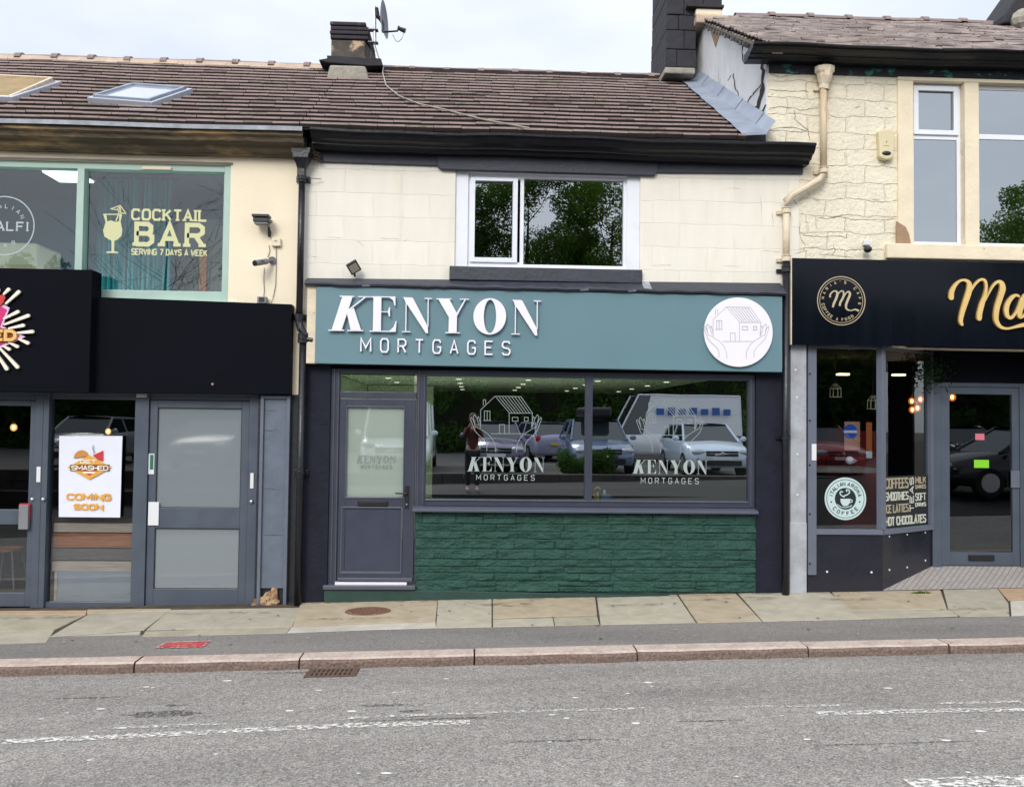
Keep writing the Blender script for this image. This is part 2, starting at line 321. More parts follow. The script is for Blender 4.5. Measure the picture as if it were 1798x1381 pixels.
m_rust = M('cream_paint_rusting', (.62, .50, .34), .6, var=.15, vs=9, bump=.2, col2=(.36, .17, .045), cs=4, cpos=(.52, .66), stretch=(1, 1, .35))
m_creampipe = M('cream_pipe_paint', (.70, .60, .45), .55, var=.12, vs=9, bump=.2, col2=(.40, .25, .12), cs=8, cpos=(.62, .72))
m_gold = M('gold_lettering', (.80, .56, .21), .35, var=.06, metal=.25)
m_goldp = M('pale_gold_lettering', (.62, .52, .34), .3, metal=.4)
m_goldedge = M('gold_letter_edge', (.10, .05, .015), .4)
m_paleL = M('pale_yellow_vinyl', (.62, .62, .34), .5)
m_decal = M('frosted_vinyl', (.36, .42, .40), .6)
m_decall = M('thin_frosted_vinyl', (.24, .29, .28), .6)
m_decalf = M('faint_white_vinyl', (.42, .50, .55), .5)
m_greyline = M('grey_engraved_line', (.45, .44, .48), .6)
m_chrome = M('brushed_metal', (.62, .62, .64), .3, metal=.9)
m_alu = M('light_alloy_plate', (.52, .55, .62), .45, metal=.3)
m_blackp = M('black_plastic', (.012, .012, .016), .4)
m_greyp = M('grey_plastic', (.20, .20, .22), .5, var=.1)
m_whitep = M('white_plastic', (.72, .72, .74), .5)
m_creamp = M('cream_plastic', (.68, .60, .38), .45, var=.04)
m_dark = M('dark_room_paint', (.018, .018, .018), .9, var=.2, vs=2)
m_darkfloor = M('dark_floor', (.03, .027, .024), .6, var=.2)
m_room = M('pale_green_white_wall', (.62, .66, .54), .8, var=.03)
m_g = glass('window_glass', .52, (.82, .9, .84), wav=.03)
m_gR = glass('recess_glass', .14, (.8, .82, .84), wav=.02)
m_gU = glass('upper_window_glass', .30, (.5, .55, .55), wav=.03)
m_gS = glass('sky_reflecting_glass', .34, (.35, .4, .4), wav=.02)
m_gL = glass('old_window_glass', .075, (.85, .92, .9), wav=.05)
m_fr1 = frosted('frosted_green_glass', (.42, .50, .44), .80, .22)
m_fr2 = frosted('frosted_grey_glass', (.23, .265, .285), .92, .10, .03)
m_board = M('grey_render_pilaster', (.40, .42, .46), .75, var=.10, vs=5, bump=.2, bs=20, col2=(.30, .31, .33), cs=3)
m_door = M('painted_door_panel', (.044, .050, .080), .36, var=.05)
m_wood1 = M('pale_weathered_plank', (.66, .55, .43), .8, var=.25, vs=14, stretch=(.25, 1, 4), bump=.2)
m_wood2 = M('red_brown_plank', (.48, .16, .05), .7, var=.45, vs=14, stretch=(.25, 1, 4), bump=.2)
m_wood3 = M('dark_grey_plank', (.20, .17, .15), .8, var=.35, vs=14, stretch=(.25, 1, 4), bump=.2)
m_wood0 = M('dark_red_plank', (.06, .02, .018), .7, var=.4, vs=12, stretch=(.25, 1, 4))
m_paper = M('white_paper', (.74, .76, .86), .7, var=.02)
m_orange = M('orange_print', (.72, .36, .05), .7)
m_orangel = M('yellow_print', (.80, .55, .18), .7)
m_red = M('red_print', (.55, .03, .035), .6)
m_brown = M('brown_print', (.18, .07, .02), .7)
m_magenta = M('magenta_acrylic', (.62, .01, .16), .4)
m_lcream = M('cream_acrylic', (.86, .80, .68), .4)
m_lorange = M('orange_acrylic', (.80, .47, .14), .4)
m_teald = M('teal_curtain', (.008, .13, .155), .8, var=.35, vs=5, stretch=(4, 1, .5))
m_blueroom = M('slate_blue_room', (.06, .19, .28), .8, var=.15, vs=2)
m_greyroom = M('grey_brown_room', (.15, .145, .14), .8, var=.2, vs=2)
m_leafA = M('tree_leaf', (.075, .135, .03), .6, var=.45, vs=1.4)
m_leafB = M('dark_tree_leaf', (.04, .08, .024), .6, var=.45, vs=1.2)
m_leafC = M('hedge_leaf', (.06, .11, .02), .6, var=.4, vs=3)
def leafmat(name, col):
    m = bpy.data.materials.new(name); m.use_nodes = True; t = m.node_tree; t.nodes.clear(); N = t.nodes.new; L = t.links.new
    g = N('ShaderNodeNewGeometry'); n = N('ShaderNodeTexNoise'); n.inputs['Scale'].default_value = 1.3; n.inputs['Detail'].default_value = 5; L(g.outputs['Position'], n.inputs['Vector'])
    r = N('ShaderNodeMapRange'); r.inputs[1].default_value = .3; r.inputs[2].default_value = .7; r.inputs[3].default_value = .5; r.inputs[4].default_value = 1.5; L(n.outputs[0], r.inputs[0])
    c = N('ShaderNodeRGB'); c.outputs[0].default_value = (*col, 1); s = N('ShaderNodeVectorMath'); s.operation = 'SCALE'; L(c.outputs[0], s.inputs[0]); L(r.outputs[0], s.inputs['Scale'])
    d = N('ShaderNodeBsdfDiffuse'); tr = N('ShaderNodeBsdfTranslucent'); L(s.outputs[0], d.inputs[0]); L(s.outputs[0], tr.inputs[0]); mx = N('ShaderNodeMixShader'); mx.inputs[0].default_value = .45
    L(d.outputs[0], mx.inputs[1]); L(tr.outputs[0], mx.inputs[2]); o = N('ShaderNodeOutputMaterial'); L(mx.outputs[0], o.inputs[0]); return m
m_leafA = leafmat('bright_green_tree_leaf', (.115, .21, .04)); m_leafB = leafmat('mid_green_tree_leaf', (.065, .135, .035)); m_leafC = leafmat('fresh_green_leaf', (.13, .24, .035))  # three leaf greens, given out tree by tree
m_bark = M('bark', (.06, .045, .035), .9, var=.3, bump=.6, bs=12)
m_tyre = M('tyre_rubber', (.012, .012, .012), .8)
m_carglass = M('car_glass', (.02, .03, .035), .05, spec=.9)
m_lamp = M('headlamp_glass', (.55, .58, .62), .1, metal=.3)
m_tail = M('red_tail_lamp', (.45, .01, .01), .25)

# ------------------------------------------------------------------ stroke lettering
GL = {
 'A': [[(0, 0), (.5, 1), (1, 0)], [(.18, .3), (.82, .3)]], 'B': [[(0, 0), (0, 1), (.72, 1), (.92, .88), (.92, .64), (.72, .53), (0, .53)], [(.72, .53), (1, .4), (1, .14), (.75, 0), (0, 0)]],
 'C': [[(1, .8), (.85, 1), (.2, 1), (0, .8), (0, .2), (.2, 0), (.85, 0), (1, .2)]], 'D': [[(0, 0), (0, 1), (.65, 1), (1, .75), (1, .25), (.65, 0), (0, 0)]],
 'E': [[(1, 1), (0, 1), (0, 0), (1, 0)], [(0, .52), (.8, .52)]], 'F': [[(1, 1), (0, 1), (0, 0)], [(0, .52), (.8, .52)]],
 'G': [[(1, .8), (.85, 1), (.2, 1), (0, .8), (0, .2), (.2, 0), (.8, 0), (1, .2), (1, .47), (.55, .47)]], 'H': [[(0, 0), (0, 1)], [(1, 0), (1, 1)], [(0, .5), (1, .5)]],
 'I': [[(.5, 0), (.5, 1)]], 'K': [[(0, 0), (0, 1)], [(.95, 1), (.1, .42)], [(.35, .6), (1, 0)]], 'L': [[(0, 1), (0, 0), (1, 0)]],
 'M': [[(0, 0), (0, 1), (.5, .3), (1, 1), (1, 0)]], 'N': [[(0, 0), (0, 1), (1, 0), (1, 1)]], 'O': [[(.2, 0), (0, .2), (0, .8), (.2, 1), (.8, 1), (1, .8), (1, .2), (.8, 0), (.2, 0)]],
 'P': [[(0, 0), (0, 1), (.75, 1), (1, .85), (1, .6), (.75, .45), (0, .45)]], 'R': [[(0, 0), (0, 1), (.75, 1), (1, .86), (1, .62), (.75, .48), (0, .48)], [(.55, .48), (1, 0)]],
 'S': [[(1, .84), (.82, 1), (.2, 1), (0, .84), (0, .66), (.2, .53), (.8, .47), (1, .34), (1, .16), (.8, 0), (.18, 0), (0, .16)]], 'T': [[(0, 1), (1, 1)], [(.5, 1), (.5, 0)]],
 'U': [[(0, 1), (0, .2), (.2, 0), (.8, 0), (1, .2), (1, 1)]], 'V': [[(0, 1), (.5, 0), (1, 1)]], 'W': [[(0, 1), (.27, 0), (.5, .7), (.73, 0), (1, 1)]],
 'Y': [[(0, 1), (.5, .45), (1, 1)], [(.5, .45), (.5, 0)]], '7': [[(0, 1), (1, 1), (.35, 0)]], "'": [[(.5, 1), (.5, .75)]], '&': [[(1, 0), (.2, .7), (.25, .95), (.6, .95), (.65, .7), (0, .3), (.15, 0), (.6, 0), (1, .35)]],
}
NARROW = {'I': .18, "'": .1}
def ribbon(mb, pts, w, f, yf, yb, m=0):
    """flat ribbon along pts (local 2-D), half widths w/2, mapped by f(u,v)->(X,Z); solid from yf to yb"""
    pts = [Vector(p) for p in pts]; n = len(pts); ws = w if isinstance(w, (list, tuple)) else [w]*n
    closed = (pts[0]-pts[-1]).length < 1e-6
    Lp, Rp = [], []
    for i, p in enumerate(pts):
        if closed and i in (0, n-1): a, c = pts[-2], pts[1]
        else: a, c = pts[max(i-1, 0)], pts[min(i+1, n-1)]
        d1 = (p-a) if (p-a).length > 1e-9 else (c-p); d2 = (c-p) if (c-p).length > 1e-9 else (p-a)
        d1 = d1.normalized(); d2 = d2.normalized(); t = (d1+d2); t = t.normalized() if t.length > 1e-4 else d2
        nn = Vector((-t.y, t.x)); k = 1/max(.45, nn.dot(Vector((-d2.y, d2.x))))
        Lp.append(p+nn*ws[i]/2*k); Rp.append(p-nn*ws[i]/2*k)
    b = len(mb.v)
    for y in (yf, yb):
        for q in Lp+Rp: X = f(q.x, q.y); mb.v.append((X[0], y, X[1]))
    for i in range(n-1):
        mb.face((b+i, b+i+1, b+n+i+1, b+n+i), m); mb.face((b+2*n+n+i, b+2*n+n+i+1, b+2*n+i+1, b+2*n+i), m)
        mb.face((b+i, b+2*n+i, b+2*n+i+1, b+i+1), m); mb.face((b+n+i+1, b+3*n+i+1, b+3*n+i, b+n+i), m)
    if not closed:
        mb.face((b, b+n, b+3*n, b+2*n), m); mb.face((b+n-1, b+3*n-1, b+4*n-1, b+2*n-1), m)
def smoothpts(pts, ws, k=4):
    """Catmull-Rom through pts with widths"""
    out, wo_ = [], []
    n = len(pts)
    for i in range(n-1):
        p0 = Vector(pts[max(i-1, 0)]); p1 = Vector(pts[i]); p2 = Vector(pts[i+1]); p3 = Vector(pts[min(i+2, n-1)])
        for j in range(k):
            t = j/k; out.append(.5*((2*p1)+(p2-p0)*t+(2*p0-5*p1+4*p2-p3)*t*t+(3*p1-p0-3*p2+p3)*t**3)); wo_.append(ws[i]*(1-t)+ws[i+1]*t)
    out.append(Vector(pts[-1])); wo_.append(ws[-1])
    return out, wo_
def text(mb, s, x0, x1, z0, z1, sw, yf, yb, gap=.35, slab=0, f=None, m=0, shear=0, asp=None):
    """stroke text filling the box x0..x1, z0..z1 (through optional map f); sw stroke width in same unit"""
    h = z1-z0; wid = [NARROW.get(c, .45 if c == ' ' else (1.25 if c in 'MW' else 1)) for c in s]
    tot = sum(wid)+gap*(len(s)-1); u = (x1-x0-sw)/tot; x = x0+sw/2
    ff = f or (lambda a, b: (a, b)); off = 0
    for c, wc in zip(s, wid):
        if c != ' ':
            for st in GL[c]:
                q = [(x+p[0]*wc*u+shear*p[1]*h, z0+sw/2+p[1]*(h-sw)) for p in st]
                ribbon(mb, q, sw, ff, yf-off, yb, m); off = (off+.0003) % .0021
                if slab:
                    for (a, b_) in ((0, 1), (-1, -2)):
                        e, g_ = q[a], q[b_]
                        if abs(e[0]-g_[0]) < abs(e[1]-g_[1])*.75 and st[a][1] in (0, 1):
                            ribbon(mb, [(e[0]-slab*sw, e[1]), (e[0]+slab*sw, e[1])], sw*.72, ff, yf-off, yb, m); off = (off+.0003) % .0021
        x += (wc+gap)*u
def arctext(mb, s, cx, cz, r, a0, a1, size, sw, yf, yb, inward=False, m=0):
    """letters round a circle from angle a0 to a1 (degrees, anticlockwise positive)"""
    n = len(s)
    for i, c in enumerate(s):
        if c == ' ': continue
        a = R(a0+(a1-a0)*(i/(n-1) if n > 1 else .5)); rot = a-math.pi/2 if not inward else a+math.pi/2
        ox, oz = cx+r*math.cos(a), cz+r*math.sin(a)
        def f(u, v, ox=ox, oz=oz, rot=rot): return (ox+u*math.cos(rot)-v*math.sin(rot), oz+u*math.sin(rot)+v*math.cos(rot))
        off = 0
        for st in GL[c]:
            w = size*.7*NARROW.get(c, 1)
            ribbon(mb, [((p[0]-.5)*w, (p[1]-.5)*size) for p in st], sw, f, yf-off, yb, m); off += .0003
def ring(mb, cx, cz, r, w, yf, yb, n=64, m=0):
    pts = [(cx+r*math.cos(2*math.pi*i/n), cz+r*math.sin(2*math.pi*i/n)) for i in range(n)]; pts.append(pts[0])
    ribbon(mb, pts, w, lambda a, b: (a, b), yf, yb, m)
def disc(mb, cx, cz, r, yf, yb, n=64, m=0): mb.prism([(cx+r*math.cos(2*math.pi*i/n), cz+r*math.sin(2*math.pi*i/n)) for i in range(n)], yf, yb, m)

# big didone lettering; glyphs traced in a 1700 x 280 box, slope removed
def kmap(x, y): return (x-35, 370+.0215*(x-35)-y)
DID = {
 'K': ([[(142, 97), (224, 97), (142, 362), (62, 362)], [(120, 88), (240, 90), (236, 97), (124, 97)], [(35, 362), (162, 363), (160, 372), (36, 371)],
        [(178, 214), (236, 186), (296, 364), (214, 364)], [(186, 365), (314, 366), (312, 374), (186, 373)], [(170, 216), (320, 98), (330, 103), (184, 218)], [(272, 92), (372, 93), (372, 99), (272, 99)]]),
 'E': ([[(392, 100), (456, 101), (456, 370), (392, 370)], [(374, 92), (568, 94), (568, 101), (374, 100)], [(568, 101), (570, 168), (563, 168), (550, 125), (520, 101)],
        [(456, 214), (518, 215), (518, 221), (456, 220)], [(520, 180), (527, 180), (527, 256), (520, 256), (508, 218)], [(364, 370), (574, 373), (574, 380), (364, 378)], [(574, 292), (580, 292), (576, 373), (524, 372), (558, 340)]]),
 'N': ([[(636, 106), (712, 108), (832, 335), (836, 390), (818, 390), (650, 138)], [(625, 99), (700, 101), (712, 108), (636, 106)], [(652, 140), (660, 150), (660, 374), (652, 374)], [(624, 374), (692, 375), (692, 382), (624, 381)],
        [(829, 112), (837, 112), (838, 340), (830, 330)], [(804, 104), (864, 106), (862, 113), (804, 112)]]),
 'Y': ([[(914, 114), (1004, 115), (1068, 232), (1066, 382), (1000, 382), (1002, 262)], [(898, 107), (1022, 109), (1020, 115), (900, 114)], [(1058, 236), (1128, 117), (1138, 117), (1068, 250)], [(1090, 110), (1164, 112), (1162, 118), (1090, 117)], [(974, 382), (1094, 384), (1092, 391), (974, 390)]]),
}
def kenyon(mb, f, yf, yb, m=0):
    off = 0
    def add(pts, dx=0, dy=0):
        nonlocal off
        mb.prism([f(*kmap(x+dx, y+dy)) for x, y in pts], yf-off, yb, m); off = (off+.0003) % .0018
    for g in 'KENY':
        for p in DID[g]: add(p)
    for p in DID['N']: add(p, 886, 19)
    n = 40; b = len(mb.v)
    o = [f(*kmap(1333+133*math.cos(2*math.pi*i/n), 253+148*math.sin(2*math.pi*i/n))) for i in range(n)]
    q = [f(*kmap(1335+50*math.cos(2*math.pi*i/n), 253+136*math.sin(2*math.pi*i/n))) for i in range(n)]
    for y in (yf, yb): mb.v += [(a[0], y, a[1]) for a in o]+[(a[0], y, a[1]) for a in q]
    for i in range(n):
        j = (i+1) % n
        mb.face((b+i, b+j, b+n+j, b+n+i), m); mb.face((b+2*n+i, b+3*n+i, b+3*n+j, b+2*n+j), m); mb.face((b+i, b+2*n+i, b+2*n+j, b+j), m); mb.face((b+n+i, b+n+j, b+3*n+j, b+3*n+i), m)
HOUSE = [[(680, 380), (680, 325), (702, 325), (702, 365)], [(655, 590), (655, 420), (790, 292), (1030, 297), (1137, 450), (925, 450), (790, 292)],
 [(920, 450), (920, 640)], [(1135, 450), (1135, 585)], [(750, 640), (1050, 640)], [(830, 640), (830, 555), (877, 555), (877, 640)], [(690, 518), (690, 430), (742, 430), (742, 518)], [(680, 518), (752, 518)], [(716, 430), (716, 518)],
 [(950, 488), (1002, 488), (1002, 524), (950, 524), (950, 488)], [(1062, 488), (1096, 488), (1096, 524), (1062, 524), (1062, 488)]]
for k in range(1, 8): HOUSE.append([(790+30*k, 293), (925+26.5*k, 450)])
HANDS = [[(712, 805), (715, 745), (690, 700), (640, 655), (600, 610), (575, 540), (560, 500), (568, 488), (585, 510), (604, 560)], [(604, 565), (586, 480), (600, 464), (625, 505), (640, 565)], [(622, 500), (636, 482), (650, 530), (655, 585)],
 [(600, 572), (640, 590), (720, 640), (762, 685), (788, 740), (795, 812)]]
HOUSE += HANDS+[[(1782-x, y) for x, y in h] for h in HANDS]
def house(mb, f, w, yf, yb, m=0):
    off = 0
    for l in HOUSE: ribbon(mb, l, w, f, yf-off, yb, m); off = (off+.0003) % .003

# ================================================================== SETTING: ground, road, pavement
def sheet(name, mat, xs, ys, zf, kind='structure', mb=None):
    mb = mb or MB(); b = len(mb.v); nx = len(xs)
    for y in ys:
        for x in xs: mb.v.append((x, y, zf(x, y)))
    for j in range(len(ys)-1):
        for i in range(nx-1): mb.face((b+j*nx+i, b+j*nx+i+1, b+(j+1)*nx+i+1, b+(j+1)*nx+i))
    o = mb.build(name, mat, recalc=False); return tag(o, kind=kind)
def asphalt(name, col, col2, grit=170, dark=.5):
    def f(t, N, L, g, cur, b):
        n = N('ShaderNodeTexNoise'); n.inputs['Scale'].default_value = grit; n.inputs['Detail'].default_value = 3; n.inputs['Roughness'].default_value = .7; L(g.outputs['Position'], n.inputs['Vector'])
        v = N('ShaderNodeTexVoronoi'); v.inputs['Scale'].default_value = grit*.45; L(g.outputs['Position'], v.inputs['Vector'])
        r = N('ShaderNodeMapRange'); r.inputs[1].default_value = .34; r.inputs[2].default_value = .66; r.inputs[3].default_value = 1-dark; r.inputs[4].default_value = 1+dark; L(n.outputs[0], r.inputs[0])
        x = N('ShaderNodeVectorMath'); x.operation = 'SCALE'; L(cur, x.inputs[0]); L(r.outputs[0], x.inputs['Scale'])
        vs = N('ShaderNodeMixRGB'); vs.blend_type = 'MULTIPLY'; vs.inputs[0].default_value = .38; L(x.outputs[0], vs.inputs[1]); L(v.outputs['Color'], vs.inputs[2])
        bw = N('ShaderNodeRGBToBW'); L(vs.outputs[0], bw.inputs[0]); mx = N('ShaderNodeMixRGB'); mx.inputs[0].default_value = .95; L(vs.outputs[0], mx.inputs[1]); L(bw.outputs[0], mx.inputs[2])
        ti = N('ShaderNodeMixRGB'); ti.blend_type = 'MULTIPLY'; ti.inputs[0].default_value = 1; ti.inputs[2].default_value = (1.07, 1.0, .93, 1); L(mx.outputs[0], ti.inputs[1])
        bp = N('ShaderNodeBump'); bp.inputs['Strength'].default_value = .8; bp.inputs['Distance'].default_value = .008; L(n.outputs[0], bp.inputs['Height']); L(bp.outputs[0], b.inputs['Normal'])
        return ti.outputs[0]
    return M(name, col, .85, var=.13, vs=1.3, col2=col2, cs=.8, cpos=(.46, .7), stretch=(.35, 1.6, 1), extra=f)
m_road = asphalt('worn_road_asphalt', (.372, .347, .322), (.30, .28, .262), 78, .62)
m_foot = asphalt('footway_asphalt', (.30, .262, .25), (.235, .21, .205), 150, .30)
m_flagbed = M('dark_joint_soil', (.07, .055, .04), .95, var=.4)
m_flags = [M('flagstone_'+n, c, .75, var=.13, vs=7, bump=.25, bs=30, col2=c2, cs=2.2, cpos=(.5, .75)) for n, c, c2 in (
    ('tan', (.46, .38, .27), (.37, .30, .20)), ('grey', (.42, .385, .30), (.34, .31, .24)), ('pale', (.47, .425, .33), (.37, .33, .25)), ('olive', (.40, .36, .27), (.31, .28, .20)), ('orange', (.47, .33, .21), (.38, .26, .16)), ('cement', (.55, .51, .44), (.42, .39, .33)))]
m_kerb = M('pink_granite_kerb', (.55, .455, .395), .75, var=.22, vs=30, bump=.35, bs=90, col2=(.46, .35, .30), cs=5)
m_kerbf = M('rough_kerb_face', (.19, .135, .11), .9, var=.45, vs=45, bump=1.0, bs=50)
m_paint = None
GXS = [x*.5 for x in range(-24, 29)]
FAR = [-400, -120, -60, -30, -20]+[x for x in range(-12, 15)]+[20, 30, 60, 120, 400]
sheet('ground', M('rough_ground', (.10, .10, .07), .95, var=.3), [-400, 400], [-400, 400], lambda x, y: -1.0)
clampx = lambda x: max(-40, min(40, x))
sheet('road', m_road, [-60, -30]+GXS+[30, 60], [-5.35, -3.5, -2.5, -2.1, -2.06], lambda x, y: gz(clampx(x), min(y, -2.08)))
m_darklane = asphalt('darkened_far_lane_asphalt', (.022, .022, .023), (.017, .017, .018), 78, .4)
sheet('darkened_far_lane', m_darklane, [-60, -30]+GXS+[30, 60], [-8.88, -7, -5.35], lambda x, y: gz(clampx(x), y))  # unseen far lane, coloured near black to darken the window reflections
sheet('pavement_bed', m_flagbed, [-60, -30]+GXS+[30, 60], [-1.25, -.6, .35], lambda x, y: gz(clampx(x), y)-.010)
sheet('asphalt_strip', m_foot, [-60, -30]+GXS+[30, 60], [-1.86, -1.5, -1.16], lambda x, y: gz(clampx(x), y)-.002)
# flagstones, traced joints; each slab a shallow block of its own inside the pavement
SL = [  # (pixel polygon, material)
 ([(-60, 1108), (95, 1106), (80, 1127), (-60, 1133)], 1), ([(-60, 1078), (150, 1079), (94, 1105), (-60, 1107)], 3), ([(152, 1071), (-60, 1072), (-60, 1077), (150, 1077.5)], 4),
 ([(155, 1078), (296, 1072), (253, 1104), (88, 1115.5)], 1), ([(86, 1118), (247, 1107), (243, 1119), (80, 1127)], 2),
 ([(299, 1070), (527, 1066), (512, 1098), (258, 1104)], 1), ([(256, 1107), (511, 1100), (502, 1110.5), (250, 1117)], 3), ([(154, 1069), (300, 1067.5), (297, 1070.5), (153, 1076)], 0),
 ([(529, 1058), (768, 1052), (764, 1089), (515, 1097)], 0), ([(513, 1100), (764, 1091.5), (765, 1100.5), (505, 1110)], 5),
 ([(770, 1050), (863, 1050), (863, 1099), (766, 1100)], 2), ([(866, 1050), (1044, 1046), (1048, 1078), (866, 1084)], 0), ([(866, 1086.5), (970, 1083.5), (973, 1097), (866, 1098.5)], 2), ([(972, 1083), (1048, 1080.5), (1052, 1094), (975, 1097)], 3),
 ([(1047, 1044), (1186, 1042), (1222, 1092), (1055, 1094)], 2), ([(1189, 1041), (1289, 1040), (1337, 1089), (1225, 1092)], 0),
 ([(1292, 1038), (1450, 1036), (1515, 1085), (1340, 1089)], 2), ([(1453, 1034), (1640, 1030), (1662, 1067), (1485, 1069)], 0), ([(1488, 1071.5), (1665, 1069), (1682, 1080), (1512, 1085)], 1),
 ([(1643, 1029), (1735, 1027), (1770, 1058), (1772, 1079), (1686, 1080), (1665, 1067)], 1), ([(1738, 1027), (1860, 1022), (1860, 1046), (1770, 1052)], 4), ([(1774, 1055), (1860, 1050), (1860, 1078), (1776, 1079)], 5)]
mb = MB()
for pts, mi in SL:
    cxp, cyp = sum(p[0] for p in pts)/len(pts), sum(p[1] for p in pts)/len(pts); q = [ground_hit(cxp+(p[0]-cxp)*1.006, cyp+(p[1]-cyp)*1.035) for p in pts]; dz = random.uniform(-.003, .004); tx = random.uniform(-.003, .003); cx = sum(p.x for p in q)/len(q)
    poly = [((-5.3 if o_[0] < -50 else (6.6 if o_[0] > 1850 else p.x)), min(p.y, .04)) for p, o_ in zip(q, pts)]; zf = lambda x, y, dz=dz, tx=tx, cx=cx: gz(x, y)+dz+tx*(x-cx)
    mb.zprism(poly, lambda x, y: gz(x, y)-.06, zf, mi)
x = -5.6
def edge_slabs(x, xe, step):                # flags beyond the picture on both sides
    while (x-xe)*step < 0:
        w = random.uniform(.8, 1.5)*step; a, b = min(x, x+w)+.006, max(x, x+w)-.006; s = random.choice([-.62, -.75, -.5])
        mi = random.choice([0, 1, 2, 3])
        mb.zprism([(a, s+.006), (b, s+.006), (b, .3), (a, .3)], lambda x, y: gz(x, y)-.06, lambda x, y: gz(x, y), mi)
        mb.zprism([(a, -1.16), (b, -1.16), (b, s-.006), (a, s-.006)], lambda x, y: gz(x, y)-.06, lambda x, y: gz(x, y), random.choice([1, 2, 3])); x += w
edge_slabs(-5.3, -16, -1); edge_slabs(6.6, 16, 1)
tag(mb.build('pavement', m_flags, bevel=.004), kind='structure')
# kerb stones, slightly worn and out of line
mb = MB(); jx = [PX(235, -2.06, 1170), PX(525, -2.06, 1165), PX(833, -2.06, 1150), PX(1119, -2.06, 1145), PX(1420, -2.06, 1140), PX(1668, -2.06, 1138)]
jx = [jx[0]-2*k*1.0-.0 for k in (6, 5, 4, 3, 2, 1)]+jx+[jx[-1]+1.5*k for k in range(1, 8)]
for a, b in zip(jx[:-1], jx[1:]):
    dy = random.uniform(-.012, .012); dz = random.uniform(-.004, .006); n = 12
    for i in range(n):
        x0 = a+.007+(b-a-.014)*i/n; x1 = a+.007+(b-a-.014)*(i+1)/n
        w0 = .008*math.sin(x0*9.1+1); w1 = .008*math.sin(x1*9.1+1)
        def sec(x, w):
            zt = gz(x, -1.95)+dz; zb = gz(x, -2.08)-.06
            return [(x, -1.855, zt), (x, -2.03+dy, zt-.001), (x, -2.055+dy+w, zt-.012), (x, -2.068+dy+w*1.6, zt-.035), (x, -2.072+dy+w, zb), (x, -1.855, zb)]
        s0, s1 = sec(x0, w0), sec(x1, w1); k0 = len(mb.v); mb.v += s0+s1
        for q in range(6):
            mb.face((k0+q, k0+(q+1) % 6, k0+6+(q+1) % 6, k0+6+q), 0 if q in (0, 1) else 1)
        if i == 0: mb.face(range(k0, k0+6), 1)
        if i == n-1: mb.face(range(k0+6, k0+12), 1)
tag(mb.build('kerb', [m_kerb, m_kerbf]), kind='structure')
# worn road markings: thin thermoplastic sheets with gaps broken out of them
def paintmat():
    m = bpy.data.materials.new('worn_white_road_paint'); m.use_nodes = True; t = m.node_tree; N = t.nodes.new; L = t.links.new; b = t.nodes['Principled BSDF']
    b.inputs['Base Color'].default_value = (.80, .78, .74, 1); b.inputs['Roughness'].default_value = .7
    g = N('ShaderNodeNewGeometry'); mp = N('ShaderNodeMapping'); mp.inputs['Scale'].default_value = (1, 1.6, 1); L(g.outputs['Position'], mp.inputs[0])
    n = N('ShaderNodeTexNoise'); n.inputs['Scale'].default_value = 26; n.inputs['Detail'].default_value = 6; n.inputs['Roughness'].default_value = .75; L(mp.outputs[0], n.inputs['Vector'])
    r = N('ShaderNodeMapRange'); r.inputs[1].default_value = .49; r.inputs[2].default_value = .53; L(n.outputs[0], r.inputs[0]); L(r.outputs[0], b.inputs['Alpha']); return m, r
m_paint, _ = paintmat(); m_paint2, r2 = paintmat(); m_paint2.name = 'very_worn_white_road_paint'; r2.inputs[1].default_value = .505; r2.inputs[2].default_value = .55
def marking(pix, w, mat, name='road_marking', label=None):
    mb = MB(); pts = [ground_hit(*p) for p in pix]; out = []
    for a, b in zip(pts[:-1], pts[1:]):
        n = max(2, int((b-a).length/.25))
        out += [a+(b-a)*(i/n) for i in range(n)]
    out.append(pts[-1]); b0 = len(mb.v)
    for p in out:
        for s in (-w/2, w/2): mb.v.append((p.x, p.y+s, gz(p.x, p.y+s)+.005))
    for i in range(len(out)-1): mb.face((b0+2*i, b0+2*i+2, b0+2*i+3, b0+2*i+1))
    tag(mb.build(name, mat, recalc=False), kind='structure')
marking([(-30, 1304), (130, 1297), (380, 1285), (600, 1274), (825, 1268)], .10, m_paint)
marking([(200, 1278), (330, 1273), (400, 1270)], .05, m_paint2)
marking([(590, 1262), (690, 1257), (880, 1250)], .05, m_paint2)
marking([(885, 1250), (1145, 1243)], .05, m_paint2)
marking([(1305, 1241), (1480, 1238)], .045, m_paint2)
marking([(1435, 1253), (1640, 1248), (1840, 1245)], .09, m_paint)
marking([(1650, 1235), (1830, 1231)], .05, m_paint2)
marking([(1600, 1379), (1700, 1374), (1860, 1370)], .16, m_paint)
